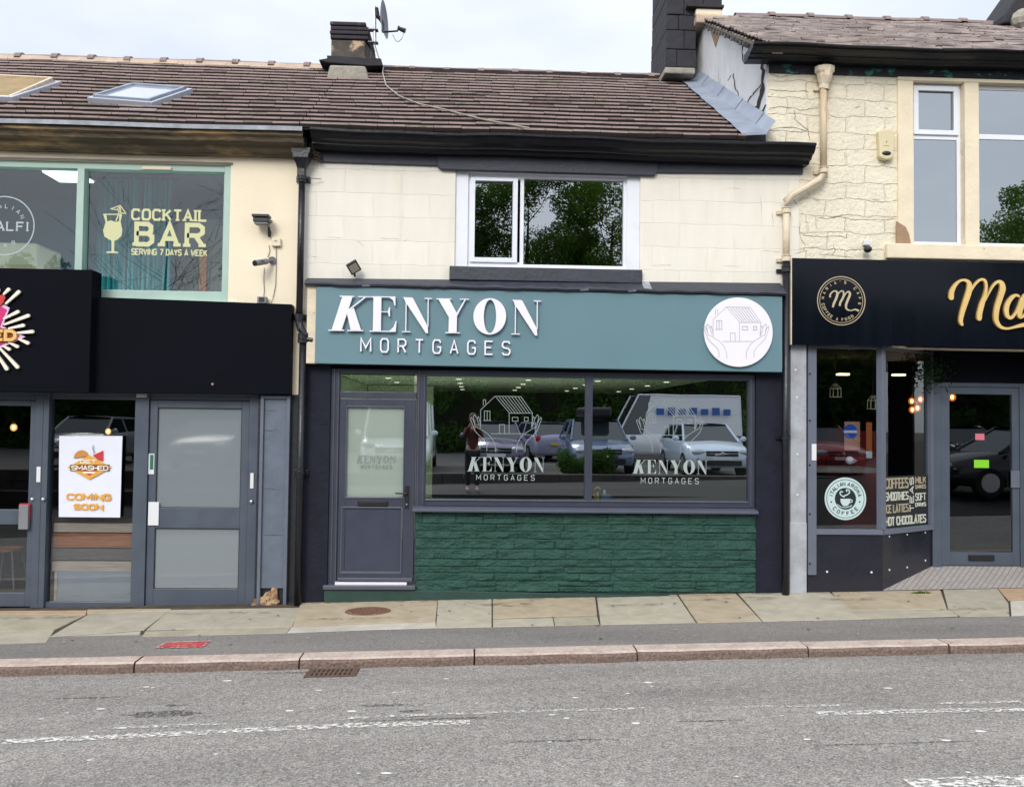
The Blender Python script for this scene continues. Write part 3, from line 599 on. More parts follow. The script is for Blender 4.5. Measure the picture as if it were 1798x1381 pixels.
# tar stains and repaired scars on the road
m_stain = bpy.data.materials.new('tar_stain'); m_stain.use_nodes = True
t = m_stain.node_tree; b = t.nodes['Principled BSDF']; b.inputs['Base Color'].default_value = (.06, .055, .055, 1); b.inputs['Roughness'].default_value = .8
n = t.nodes.new('ShaderNodeTexNoise'); n.inputs['Scale'].default_value = 40; n.inputs['Detail'].default_value = 5; g = t.nodes.new('ShaderNodeNewGeometry'); t.links.new(g.outputs['Position'], n.inputs['Vector'])
r = t.nodes.new('ShaderNodeMapRange'); r.inputs[1].default_value = .42; r.inputs[2].default_value = .62; r.inputs[4].default_value = .75; t.links.new(n.outputs[0], r.inputs[0]); t.links.new(r.outputs[0], b.inputs['Alpha'])
mb = MB()
for (px, py, rx, ry) in ((285, 1253, .28, .09), (308, 1238, .09, .03), (672, 1238, .16, .035), (720, 1248, .10, .03), (760, 1262, .5, .018), (1560, 1305, .6, .012), (540, 1180, .5, .03), (980, 1300, .35, .02), (1250, 1265, .25, .015), (150, 1225, .3, .02)):
    p = ground_hit(px, py); n_ = 18
    mb.poly([(p.x+rx*math.cos(2*math.pi*i/n_)*random.uniform(.75, 1.1), p.y+ry*math.sin(2*math.pi*i/n_)*random.uniform(.7, 1.1), 0) for i in range(n_)])
mb.v = [(x, y, gz(x, y)+.0035) for x, y, z in mb.v]
tag(mb.build('road_stain', m_stain, recalc=False), kind='structure')
# far pavement, retaining wall and car park behind the photographer
m_ffoot = asphalt('darkened_far_footway', (.035, .034, .034), (.03, .03, .03), 120, .3)  # for the unseen far footway and kerb, made dark to blacken their reflection
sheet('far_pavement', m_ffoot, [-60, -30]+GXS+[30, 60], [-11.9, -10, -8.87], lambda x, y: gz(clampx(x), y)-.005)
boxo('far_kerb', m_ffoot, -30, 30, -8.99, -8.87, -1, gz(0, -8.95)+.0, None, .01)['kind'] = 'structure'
m_carpark = asphalt('car_park_asphalt', (.16, .155, .15), (.10, .10, .10), 60, .4)
sheet('car_park', m_carpark, [-60, 60], [-60, -12.1], lambda x, y: .5)

# ================================================================== ROOF TOOL
def tiled_roof(name, parent, xl, xr, ye, yr, n, tw, mats, th=.050, jit=.0025, lip=.019, lap=.01, xleft=None, xright=None, skip=None):
    """xl, xr : (x, z_eave, z_ridge) at both ends; the courses are stepped slabs made of single tiles"""
    mb = MB()
    def pt(x, t, h=0):
        f = (x-xl[0])/(xr[0]-xl[0]); ze = xl[1]+(xr[1]-xl[1])*f; zr = xl[2]+(xr[2]-xl[2])*f
        z = ze+(zr-ze)*t+h+.010*math.sin(x*.8+.7)*math.sin(t*3)+.003*math.sin(x*2.7+t*5)
        return (x, ye+(yr-ye)*t, z)
    for k in range(n):
        t0, t1 = k/n, (k+1)/n; x = xl[0]-random.uniform(0, tw)
        while x < xr[0]:
            a, b = max(x, xleft(t0) if xleft else xl[0])+.002, min(x+tw, xright(t0) if xright else xr[0])-.002; x += tw
            if b-a < .02: continue
            if skip and skip((a+b)/2, (t0+t1)/2): continue
            d = random.uniform(-jit, jit); d2 = random.uniform(-jit, jit)*.6; e = random.uniform(-.006, .006)/1.0; h = th+d
            tt = t0-lap/n*5+e*.3
            F = [pt(a, tt, h-d2), pt(b, tt, h+d2), pt(b, t1, .002), pt(a, t1, .002)]; G = [pt(a, tt-.002, h-lip-d2), pt(b, tt-.002, h-lip+d2)]; B_ = [pt(a, tt+.03/n*3, h-.07), pt(b, tt+.03/n*3, h-.07)]
            mb.poly(F, 0); mb.poly([G[0], G[1], F[1], F[0]], 2 if random.random() < .86 or len(mats) < 5 else random.choice([3, 3, 4])); mb.poly([B_[0], B_[1], G[1], G[0]], 1); mb.poly([F[0], F[3], G[0]], 1); mb.poly([F[1], G[1], F[2]], 1)
        mb.poly([pt(xl[0], max(t0-.01, 0), -.035), pt((xright(t0) if xright else xr[0]), max(t0-.01, 0), -.035), pt((xright(t1) if xright else xr[0]), t1, -.035), pt(xl[0], t1, -.035)], 1)
    o = mb.build(name, mats, parent, recalc=False)
    return o, pt
def ridge(name, parent, p0, p1, w, mat, bumps=.45, r=.10, capped=True, mortar=None):
    mb = MB(); L_ = (Vector(p1)-Vector(p0)); n = max(1, int(L_.length/bumps)); k = 8
    def P(t, q, rr):
        c = Vector(p0)+L_*t; an = math.pi*q/k; return (c.x, c.y-math.cos(an)*rr*1.15, c.z+math.sin(an)*rr*.85-.02+.006*math.sin(c.x*3))
    for i in range(n):
        a, b = i/n, (i+1)/n; segs = [(a, r), (b-.09/L_.length, r), (b-.085/L_.length, r*1.28 if capped else r*1.06), (b, r*1.28 if capped else r*1.06)]
        for (ta, ra), (tb, rb) in zip(segs[:-1], segs[1:]):
            for q in range(k): mb.poly([P(ta, q, ra), P(tb, q, rb), P(tb, q+1, rb), P(ta, q+1, ra)], 0)
        mb.poly([P(b, q, segs[-1][1]) for q in range(k+1)], 0); mb.poly([P(b-.085/L_.length, q, segs[-1][1]) for q in range(k+1)], 0)
    if mortar:
        for i in range(n*3):
            a, b = i/(n*3), (i+1)/(n*3); f = random.uniform(.035, .06)
            c0 = Vector(p0)+L_*a; c1 = Vector(p0)+L_*b
            mb.poly([(c0.x, c0.y-r*1.2-.03, c0.z-.02-f), (c1.x, c1.y-r*1.2-.03, c1.z-.02-f), (c1.x, c1.y-r*1.05, c1.z+.012), (c0.x, c0.y-r*1.05, c0.z+.012)], 1)
    return mb.build(name, [mat, mortar or mat], parent)
def cracks(mb, paths, y, w, m=0):
    """jagged dark cracks / open joints, thin inset-looking slivers 1.5 mm proud"""
    for pts in paths:
        q = [un(*p, 0) for p in pts]; out = []
        for a, b in zip(q[:-1], q[1:]):
            n = max(2, int(math.hypot(b[0]-a[0], b[1]-a[1])/.035))
            out += [(a[0]+(b[0]-a[0])*i/n+random.uniform(-.006, .006), a[1]+(b[1]-a[1])*i/n+random.uniform(-.006, .006)) for i in range(n)]
        out.append(q[-1]); ws = [w*random.uniform(.35, 1.2) for _ in out]; ws[-1] = w*.2; ws[0] = w*.4
        ribbon(mb, out, ws, lambda a, b: (a, b), y-.0015, y, m)
def gutter_profile(x0, x1, zt, zb, yf, slope=0, name='gutter', mat=None, parent=None, zt1=None, zb1=None):
    """moulded box gutter: ogee profile swept from x0 to x1 with square-cut ends"""
    zt1 = zt if zt1 is None else zt1; zb1 = zb if zb1 is None else zb1
    prof = [(0, 1), (1.0, 1), (1.0, .86), (.93, .80), (.90, .62), (.80, .46), (.66, .38), (.60, .30), (.60, .20), (.42, .16), (.36, 0), (0, 0)]
    def bump(x): return .008*math.sin(x*2.3)+.005*math.sin(x*5.9)
    n = 24; mb = MB(); m = len(prof)
    for i in range(n+1):
        f = i/n; x = x0+(x1-x0)*f; a, b = zt+(zt1-zt)*f+bump(x), zb+(zb1-zb)*f+bump(x)*.6
        for p in prof: mb.v.append((x+(0), yf*p[0], b+(a-b)*p[1]))
    for i in range(n):
        for q in range(m): mb.face((i*m+q, i*m+(q+1) % m, (i+1)*m+(q+1) % m, (i+1)*m+q))
    mb.face(range(m)); mb.face(range(n*m, (n+1)*m))
    return mb.build(name, mat or m_black, parent)
def room(name, parent, x0, x1, y0, y1, z0, z1, mw, mf=None, mc=None, skipfront=True):
    t = .04; mb = MB()
    mb.box(x0-t, x0, y0, y1, z0, z1, 0); mb.box(x1, x1+t, y0, y1, z0, z1, 0); mb.box(x0-t, x1+t, y1, y1+t, z0, z1, 0)
    mb.box(x0-t, x1+t, y0, y1+t, z0-t, z0-.0005, 1); mb.box(x0-t, x1+t, y0, y1+t, z1+.0005, z1+t, 2)
    return mb.build(name, [mw, mf or m_darkfloor, mc or mw], parent)

# ================================================================== CENTRE BUILDING
XL = PX(533, 0, 400); XR = PX(1403, 0, 390)
cb = thing('terrace_shop', 'cream painted two storey terrace shop with teal sign and green stone base, in the middle', 'building', ((XL+XR)/2, 0, 0))
zTop = un(950, 262, 0)[1]
wx0, wx1, wz0, wz1 = rect(799, 303, 1124, 472)
gx0, gx1 = PX(577, 0, 850), PX(1327, 0, 850); gz1 = un(950, 652, 0)[1]; zBand = un(950, 640, 0)[1]
mb = MB(); wall_mb(mb, XL, XR, zBand, zTop, [(wx0, wx1, wz0, wz1)], 0, .3)
cracks(mb, [[(575, 416), (600, 418)], [(668, 418), (702, 420)], [(626, 422), (640, 433)], [(708, 424), (716, 420)], [(540, 450), (560, 452)], [(1275, 330), (1300, 331)], [(1145, 466), (1180, 466)], [(1270, 466), (1300, 468)], [(1335, 345), (1337, 372)], [(1340, 440), (1372, 442)], [(1356, 372), (1358, 400)]], 0, .004, 1)
mb.build('upper_wall', [m_cream, M('hairline_joint', (.40, .33, .24), .9)], cb)
mb = MB(); wall_mb(mb, XL, gx0, -.6, zBand-.002, [], .0, .3); mb.build('shopfront_pier', m_dkpier, cb); mb = MB(); wall_mb(mb, gx1, PX(1377, 0, 850), -.6, zBand-.002, [], 0, .3); 
mb.build('shopfront_pier', m_dkpier, cb); MB().box(gx0, gx1, .012, .3, gz1, zBand-.003).build('header_shade_board', m_fasciaL, cb)  # header coloured black to stand for the shadow gap below the sign
# frieze band and lintel
fz = [(567, 262, 772, 288), (1150, 282, 1412, 303)]
mb = MB()
a = un(560, 258, -.03); b_ = un(560, 284, -.03); c = un(771, 291, -.03); d = un(771, 258, -.03); mb.prism([b_, c, d, a], -.03, .02); mb.build('frieze_band', m_frieze, cb, .006); mb = MB()
a = un(1151, 270, -.03); b_ = un(1151, 303, -.03); c = un(1410, 305, -.03); d = un(1410, 275, -.03); mb.prism([b_, c, d, a], -.031, .02)
mb.build('frieze_band', m_frieze, cb, .006)
mb = MB(); mb.prism([un(768, 292, -.05), un(775, 297, -.05), un(1150, 308, -.05), un(1154, 302, -.05), un(1154, 268, -.05), un(768, 262, -.05)], -.05, .02)
mb.build('window_lintel', m_frieze, cb, .008)
g0 = un(516, 222, -.34); g1 = un(1434, 252, -.34); h0 = un(516, 257, -.14); h1 = un(1426, 289, -.14)
gutter_profile(PX(545, -.3, 240), g1[0], un(545, 224, -.34)[1], un(545, 262, -.12)[1], -.34, name='moulded_gutter', parent=cb, zt1=g1[1], zb1=h1[1])
# upper window
w = MB(); f_y = .07
frame_mb(w, wx0, wx1, wz0, wz1, PX(822, f_y, 380)-wx0, .03, .10, tb=.02, tt=.012)     # white lining boards
ox0, ox1, oz0, oz1 = rect(822, 308, 1108, 471, f_y)
win = w.build('window_lining', m_upvc, cb, .004)
win = MB(); frame_mb(win, ox0, ox1+.05, oz0, oz1, .045, f_y-.01, f_y+.06); p1 = rect(833, 319, 899, 453, f_y); p2 = rect(919.5, 316, 1094, 466, f_y)
win = MB()
win.box(ox0, p1[0]-.028, f_y-.01, .13, oz0, oz1); win.box(p2[1], wx1-.02, f_y-.01, .13, oz0, oz1); xm0, xm1 = PX(913, f_y, 390), p2[0]
win.box(xm0, xm1, f_y-.01, .13, oz0, oz1); win.box(p1[0]-.028, xm0, f_y-.01, .13, p1[3]+.03, oz1); win.box(p1[0]-.028, xm0, f_y-.01, .13, oz0, p1[2]-.045)
win.box(xm1, p2[1], f_y-.01, .13, p2[3], oz1); win.box(xm1, p2[1], f_y-.01, .13, oz0, p2[2])
win = win.build('window', m_upvc, cb, .003)
ca = MB(); frame_mb(ca, p1[0]-.045, p1[1]+.06, p1[2]-.052, p1[3]+.038, .05, f_y-.035, f_y+.02, tt=.038, tb=.052)
ca.box(p1[1]+.004, p1[1]+.009, f_y-.03, f_y, p1[2], p1[3])
ca.build('opening_casement', m_upvc, win, .004)
MB().box(p1[0]-.01, p1[1]+.02, f_y+.03, f_y+.034, p1[2]-.01, p1[3]+.01).build('pane', m_gU, win)
MB().box(p2[0]-.004, p2[1]+.004, f_y+.03, f_y+.034, p2[2]-.004, p2[3]+.004).build('pane', m_gU, win)
s = rect(789, 470, 1128, 494, -.06); MB().box(s[0], s[1], -.06, .05, s[2], s[3]).build('window_sill', m_frieze, cb, .008)
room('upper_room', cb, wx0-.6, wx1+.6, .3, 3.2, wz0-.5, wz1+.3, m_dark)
# ledge above the sign: lead-covered board with lifting edges
mb = MB(); n = 60; xa, xb = PX(537, -.1, 495), PX(1376, -.1, 510)
for i in range(n+1):
    f = i/n; x = xa+(xb-xa)*f; z0 = un(537+839*f, 500+17*f, -.17)[1]; z1 = un(537+839*f, 489+9*f, -.02)[1]; j = random.uniform(-.012, .012)
    mb.v += [(x, 0, z1+.01), (x, -.17+j*.6, z0+.035+j), (x, -.185+j*.6, z0+.012+j*.7), (x, -.165, z0-.006+j*.6), (x, 0, z0-.006)]
for i in range(n):
    for q in range(5): mb.face((i*5+q, i*5+(q+1) % 5, i*5+5+(q+1) % 5, i*5+5+q), 0 if random.random() > .015 else 1)
mb.build('sign_ledge', [m_frieze, m_leadd], cb)
# shopfront: door with fanlight, two-light window
fy = .03
sf = MB(); xj0, xj1, zs0, zs1 = rect(577, 647, 1327, 890, fy)
door_x0, door_x1 = PX(594, fy, 850), PX(729, fy, 850); post1 = PX(747, fy, 770); zdsill = un(650, 1034, fy)[1]
sf.box(gx0+.0, door_x0, fy, fy+.08, zdsill, zs1); sf.box(door_x1, post1, fy, fy+.08, zdsill, zs1)
sf.box(door_x0, door_x1, fy, fy+.08, un(660, 655, fy)[1], zs1); sf.box(door_x0, door_x1, fy-.012, fy+.08, un(660, 699, fy)[1], un(660, 688, fy)[1])
for xx in (gx0+.035, door_x0-.02, door_x1+.02): sf.box(xx, xx+.012, fy-.012, fy, zdsill+.02, zs1-.03, 1)
sf.build('door_frame', [m_navy, m_navy2], cb, .004)
q = rect(597, 656, 724, 688, fy)
MB().box(q[0]-.02, q[1]+.02, fy+.04, fy+.045, q[2]-.01, q[3]+.01).build('fanlight', m_g, cb)
dz0, dz1 = un(650, 1019, fy)[1], un(650, 700, fy)[1]; gl = rect(608, 714, 709, 873, fy); lp = rect(600, 891, 704, 1005, fy)
d = MB(); e = door_x0+.006; g_ = door_x1-.006
d.box(e, gl[0], fy-.01, fy+.05, dz0, dz1); d.box(gl[1], g_, fy-.01, fy+.05, dz0, dz1); d.box(gl[0], gl[1], fy-.01, fy+.05, gl[3], dz1); d.box(gl[0], gl[1], fy-.01, fy+.05, lp[3], gl[2]); d.box(gl[0], gl[1], fy-.01, fy+.05, dz0, lp[2])
door = d.build('shop_door', m_navy, cb, .004)
MB().box(gl[0]-.01, gl[1]+.01, fy+.02, fy+.025, gl[2]-.01, gl[3]+.01).build('frosted_pane', m_fr1, door)
b = MB(); frame_mb(b, gl[0]-.008, gl[1]+.008, gl[2]-.012, gl[3]+.008, .012, fy-.018, fy-.009, tb=.02); frame_mb(b, lp[0]-.012, lp[1]+.012, lp[2]-.012, lp[3]+.012, .016, fy-.018, fy-.009, tb=.028)
b.box(e+.01, g_-.01, fy-.03, fy-.01, dz0+.0, dz0+.035); b.build('glazing_bead', m_navy2, door, .003)
MB().box(lp[0], lp[1], fy+.0, fy+.03, lp[2], lp[3]).build('lower_panel', m_door, door)
lb = rect(628, 878, 681, 889, fy-.02); b = MB(); b.box(lb[0], lb[1], fy-.022, fy-.009, lb[2], lb[3]); b.box(lb[0]+.01, lb[1]-.01, fy-.03, fy-.022, lb[2]+.012, lb[3]-.012); b.build('letterbox', m_blackp, door, .003)
hp = rect(711, 852, 718, 892, fy-.02); b = MB(); b.box(hp[0], hp[1], fy-.022, fy-.009, hp[2], hp[3]); hx, hz = un(714, 866, fy-.05); b.tube([(hx, fy-.02, hz), (hx, fy-.055, hz), (PX(694, fy-.05, 866), fy-.06, hz+.003)], .009, 8); b.build('door_handle', m_blackp, door, .002)
MB().tube([(hx, fy-.024, hp[2]+.045), (hx, fy-.021, hp[2]+.045)], .010, 10).build('keyhole', m_chrome, door)
q = rect(588, 1021.5, 714, 1026.5, fy-.03); MB().box(q[0], q[1], fy-.035, fy+.05, q[2], q[3]).build('threshold', m_white, cb)
q = rect(567, 1027.5, 729, 1034.5, fy-.08); MB().box(q[0], q[1], fy-.09, fy+.05, q[2], q[3]).build('door_sill', m_navy2, cb, .004)
# shop window
a1 = rect(748, 660, 1027.5, 876, fy); a2 = rect(1040, 668, 1314.5, 881, fy); zt = un(1030, 652, fy)[1]; zbm = (a1[2]+a2[2])/2
sw = MB(); sw.box(post1, a1[0], fy, fy+.08, zbm-.07, zt); sw.box(a1[1], a2[0], fy-.005, fy+.08, zbm, zt-.04); sw.box(a2[1], gx1-.002, fy, fy+.08, zbm-.07, zt)
ztg = (a1[3]+a2[3])/2
sw.box(a1[0], a2[1], fy, fy+.08, ztg, zt); sw.box(a1[0], a2[1], fy, fy+.08, zbm-.07, zbm); sw.box(a1[0], a2[1], fy-.012, fy, zbm-.012, zbm+.002, 1)
for xx in (a1[0]-.03, a2[1]+.02): sw.box(xx, xx+.01, fy-.01, fy, zbm-.05, zt-.05, 1)
swo = sw.build('shop_window', [m_navy, m_navy2], cb, .004)
for k, a in enumerate((a1, a2)): MB().box(a[0]-.004, a[1]+.004, fy+.04, fy+.045, zbm-.004, ztg+.004).build('pane', m_g, swo)
q = rect(724, 886, 1332, 900, -.08); szt = zbm-.07
MB().xprism([(-.085, szt-.055), (-.085, szt-.03), (-.075, szt-.022), (fy, szt-.002), (fy, szt-.055)], q[0], q[1]).build('shop_window_sill', m_navy2, cb, .004)
# window lettering: frosted vinyl stuck to the outside of the panes
yv = fy+.038
def affine(ax, ay, bx, by, sx, sy):   # logo coords -> pixel -> world
    return lambda u, v: un(bx+(u-ax)*sx, by+(v-ay)*sy, yv)
for dx, dy, sc, kx0, kx1, kz0, kz1, mx0, mx1, mz0, mz1 in ((869.4, 695.2, 1/5.288, 820, 955, 827, 803, 836, 939, 842.5, 833.5), (1158.8, 701.2, .95/5.288, 1110, 1241, 831, 808, 1125, 1227, 848.5, 839)):
    b = MB(); house(b, affine(790, 292, dx, dy, sc, sc), 5.6, yv, yv+.001); b.build('house_in_hands_decal', m_decall, swo)
    b = MB(); A = un(kx0, kz0, yv); B = un(kx1, kz1, yv); kenyon(b, lambda u, v: (A[0]+u/1700*(B[0]-A[0]), A[1]+v/285*(B[1]-A[1])), yv, yv+.001)
    A2 = un(mx0, mz0, yv); B2 = un(mx1, mz1, yv); text(b, 'MORTGAGES', A2[0], B2[0], A2[1], B2[1], .0072, yv, yv+.001, gap=1.0); b.build('window_lettering', m_decal, swo)
b = MB(); yv2 = fy+.016; A = un(625, 812, yv2); B = un(694, 800, yv2); kenyon(b, lambda u, v: (A[0]+u/1700*(B[0]-A[0]), A[1]+v/285*(B[1]-A[1])), yv2, yv2+.001)
A = un(633, 822, yv2); B = un(688, 816.5, yv2); text(b, 'MORTGAGES', A[0], B[0], A[1], B[1], .005, yv2, yv2+.001, gap=1.0)
b.build('door_lettering', M('grey_vinyl', (.20, .24, .24), .5), door)
# interior
zc = ztg+.02; zfl = .25
rx0, rx1 = gx0-.02, gx1+.02
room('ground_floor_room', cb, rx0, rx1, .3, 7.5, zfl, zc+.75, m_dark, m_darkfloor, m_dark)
xc = PX(1232, .8, 675)
b = MB(); b.box(rx0+.01, xc, .42, 5.6, zc, zc+.06); b.box(rx0+.01, xc, .34, .42, zc-.0, zc+.3); b.build('lowered_ceiling', m_room, cb)
b = MB(); b.box(rx0+.005, rx0+.05, .32, 3.0, zfl, zc-.01); b.box(rx0+.06, rx0+1.0, 3.0, 3.05, zfl, zc-.01); b.build('pale_partition', m_room, cb)
m_down = emis('downlight_glow', (1, .96, .82), 2.5)
for ix in range(6):
    for iy in range(4):
        x = rx0+.55+ix*.85; y = 1.0+iy*1.15
        if x < xc-.2: 
            o = MB().tube([(x, y, zc-.006), (x, y, zc-.002)], .035, 12).build('ceiling_downlight', m_down, cb)
ld = bpy.data.lights.new('added_ceiling_fill', 'AREA'); ld.energy = 24; ld.color = (.97, 1, .86); ld.shape = 'RECTANGLE'; ld.size = 2.6; ld.size_y = .4
lo = bpy.data.objects.new('added_ceiling_fill', ld); C.objects.link(lo); lo.location = (.2, .75, .42); lo.rotation_euler = (R(180-18), 0, 0)     # added area light, unseen behind the stone riser, brightens the ceiling
# green stone riser: coursed rock-faced blocks with a real relief
sx0, sx1 = post1-.11, gx1; sz0, sz1 = un(1000, 1058, .0)[1]-.1, szt-.05
sx0 = PX(729, 0, 960)
nx, nzz = 470, 150; xs = np.linspace(sx0, sx1, nx); zs = np.linspace(un(900, 1037, 0)[1]-.0, sz1, nzz); Hh = np.zeros((nzz, nx))
def fbm(nx, nz, ox, lac=(6, 3)):
    out = np.zeros((nz, nx)); amp = 1
    for o_ in range(5):
        gx, gy = int(nx/(26/1.9**o_))+2, int(nz/(13/1.9**o_))+2; g0 = rng.standard_normal((gy, gx))
        u = np.linspace(0, gx-1.001, nx); v = np.linspace(0, gy-1.001, nz); iu, iv = u.astype(int), v.astype(int); fu, fv = u-iu, v-iv
        fu = fu*fu*(3-2*fu); fv = fv*fv*(3-2*fv)
        a_ = g0[iv][:, iu]; b_2 = g0[iv][:, np.minimum(iu+1, gx-1)]; c_ = g0[np.minimum(iv+1, gy-1)][:, iu]; d_ = g0[np.minimum(iv+1, gy-1)][:, np.minimum(iu+1, gx-1)]
        out += amp*((a_*(1-fu)+b_2*fu)*(1-fv)[:, None]+(c_*(1-fu)+d_*fu)*fv[:, None]); amp *= .55
    return out
base = fbm(nx, nzz, 0); fine = np.abs(fbm(nx, nzz, 1))
X, Z = np.meshgrid(xs, zs); zc_ = zs[-1]; rows = []
while zc_ > zs[0]:
    h = random.choice([.07, .08, .085, .14, .15, .11]); rows.append((max(zc_-h, zs[0]-.02), zc_)); zc_ -= h
cellrelief = np.full_like(Hh, .0)
def carve(x0, x1, z0, z1):
    m = (X >= x0) & (X < x1) & (Z >= z0) & (Z < z1)
    if not m.any(): return
    dx = np.minimum(X-x0, x1-X)[m]; dz = np.minimum(Z-z0, z1-Z)[m]; e_ = np.minimum(dx, dz)
    t1 = rng.uniform(-.05, .05); t2 = rng.uniform(-.10, .10); k = rng.uniform(0, .010)
    cellrelief[m] = np.clip(e_/.010, 0, 1)**.8*(.013+k*.8)+t1*(X[m]-x0)*.25+t2*(Z[m]-(z0+z1)/2)
for (z0, z1) in rows:
    x = sx0-random.uniform(0, .3)
    while x < sx1:
        w_ = random.uniform(.22, .75); hh = z1-z0
        if hh > .11 and random.random() < .6:
            zm = z0+hh*random.uniform(.4, .6); carve(x, x+w_, z0, zm); xm = x+w_*random.uniform(.35, .65); carve(x, xm, zm, z1); carve(xm, x+w_, zm, z1)
        else: carve(x, x+w_, z0, z1)
        x += w_
Yd = .018-cellrelief-np.clip(cellrelief/.008, 0, 1)*(base*.0062+fine*.0055)
mb = MB(); mb.v = [(X[j, i], Yd[j, i], Z[j, i]) for j in range(nzz) for i in range(nx)]
for j in range(nzz-1):
    for i in range(nx-1): mb.face((j*nx+i, j*nx+i+1, (j+1)*nx+i+1, (j+1)*nx+i))
k = len(mb.v)
rz = mb.build('stone_riser', m_green, cb, smooth=True, recalc=False)
MB().box(sx0, sx1, .025, .3, zs[0]-.3, sz1).build('riser_backing', m_greenp, cb)
mb = MB(); mb.prism([(PX(569, -.03, 1045), -.4), (PX(1240, -.03, 1045), -.4), (PX(1240, -.03, 1045), un(1240, 1047, -.03)[1]), (PX(760, -.03, 1040), un(760, 1036, -.03)[1]), (PX(569, -.03, 1040), un(569, 1034, -.03)[1])], -.03, .025)
mb.build('plinth', m_greenp, cb, .006)

# ---------------------------------------------------------------- centre roof, flashing, stack at the gable
GX = 3.256; GS = -.035          # party wall face and its slight lean
RY, RZ, RZR = 2.8, 6.95, 7.91          # ridge depth and heights
ro, rp = tiled_roof('tiled_roof', cb, (XL, 5.06, RZ), (3.26, 5.06, RZ), -.30, RY, 17, .30, [m_tile, m_tiled, m_tilel, m_tilel2, m_tilel3], xright=lambda t: 2.93+.02*t)
ridge('ridge_tiles', ro, (XL, RY, RZ+.02), (3.05, RY, RZ+.02), .3, m_ridge, .45, .09, capped=False, mortar=m_tile)
mb = MB(); mb.poly([(XL, RY, RZ-.02), (3.4, RY, RZ-.02), (3.4, 6.0, 5.0), (XL, 6.0, 5.0)]); mb.build('rear_roof_slope', m_tile, ro, recalc=False)
mb = MB()
n = 9
for i in range(n):        # overlapping lead sheets along the gable
    t0, t1 = i/n, (i+1)/n+.02; y0, y1 = -.3+(RY+.3)*t0, -.3+(RY+.3)*t1; z0, z1 = 5.06+(RZ-5.06)*t0, 5.06+(RZ-5.06)*t1; xa0, xa1 = 2.88+.02*t0, 2.88+.02*t1
    gx0_, gx1_ = GX+GS*y0, GX+GS*y1; h = .012 if i % 2 else .0
    mb.poly([(xa0, y0, z0+.06+h), (gx0_-.10, y0, z0+.075+h), (gx1_-.10, y1, z1+.075), (xa1, y1, z1+.06)])
    mb.poly([(gx0_-.10, y0, z0+.075+h), (gx0_-.004-h*.2, y0, z0+.20+h), (gx1_-.004, y1, z1+.20), (gx1_-.10, y1, z1+.075)])
    mb.poly([(xa0, y0, z0+.06+h), (gx0_-.10, y0, z0+.075+h), (gx0_-.10, y0, z0+.05), (xa0, y0, z0+.03)])
mb.build('lead_flashing', m_lead, ro, recalc=False)
def stonestack(name, parent, x0, x1, y0, y1, z0, z1, mat, taper=0, h=.2, jit=.02):
    mb = MB(); z = z0; k = 0
    while z < z1-.01:
        hh = min(h*random.uniform(.8, 1.2), z1-z); f = (z-z0)/(z1-z0); a = taper*f
        j = [random.uniform(-jit, jit) for _ in range(4)]
        xs_ = [x0+a*.6+j[0]]+([x0+(x1-x0)*random.uniform(.35, .65)])+[x1-a*.4+j[1]]
        for p, q_ in zip(xs_[:-1], xs_[1:]): mb.box(p+.003, q_-.003, y0+a*.3+random.uniform(-jit, jit), y1, z+.004, z+hh-.004)
        mb.box(xs_[0]+.02, xs_[-1]-.02, y0+a*.3+.03, y1-.02, z-.002, z+hh+.002); z += hh; k += 1
    return mb.build(name, mat, parent, .01)

# ---------------------------------------------------------------- left building
lb_ = thing('terrace_building', 'pale cream rendered terrace building with mint green upper window and grey blue shopfront', 'building', (-5, 0, -.1))
X0L = -7.6
ux0, ux1, uz0, uz1 = rect(-30, 284, 403, 526, 0); ux0 = -6.6
fzb = un(330, 690, 0)[1]; fzt = un(330, 528, 0)[1]
gLx1 = PX(450, 0, 880)
mb = MB(); wall_mb(mb, X0L, XL-.001, fzb, un(260, 240, 0)[1], [(ux0, ux1, uz0, uz1)], 0, .3)
mb.build('rendered_wall', m_cream_l, lb_)
mb = MB(); wall_mb(mb, gLx1, XL-.001, -.7, fzb-.002, [], 0, .3); mb.build('lower_wall', M('black_painted_wall', (.012, .014, .019), .6, var=.2, bump=.4, bs=14), lb_)
# overhanging weathered cornice with lead edge
ct0, ct1, cb0, cb1 = un(0, 210, -.3)[1], un(530, 226, -.3)[1], un(0, 237, -.1)[1], un(500, 256, -.1)[1]
prof = [(0, 1.0), (1.0, 1.0), (1.02, .72), (.9, .62), (.86, .45), (.6, .34), (.5, .12), (.32, .05), (.3, 0), (0, 0)]
mb = MB(); n = 60
for i in range(n+1):
    x = X0L+(XL+.03-X0L)*i/n; j = .006*math.sin(x*2.1)+random.uniform(-.006, .006)
    for p in prof: mb.v.append((x, -.29*p[0]+random.uniform(-.005, .005), 4.80+j*.5+(5.02-4.80)*p[1]))
for i in range(n):
    for q in range(len(prof)): a = len(prof); mb.face((i*a+q, i*a+(q+1) % a, (i+1)*a+(q+1) % a, (i+1)*a+q))
mb.build('weathered_cornice', m_cornice, lb_)
mb = MB()
for i in range(n):
    x = X0L+(XL+.03-X0L)*i/n; x2 = x+(XL+.03-X0L)/n; f = .004*math.sin(x*2.5); g2 = .004*math.sin(x2*2.5)
    mb.poly([(x, -.325, 5.00+f), (x2, -.325, 5.00+g2), (x2, -.33, 5.045+g2), (x, -.33, 5.045+f)]); mb.poly([(x, -.33, 5.045+f), (x2, -.33, 5.045+g2), (x2, -.1, 5.10), (x, -.1, 5.10)])
mb.build('lead_eaves_strip', m_leadd, lb_, recalc=False)
zzc = un(224, 252, -.06); mb = MB()
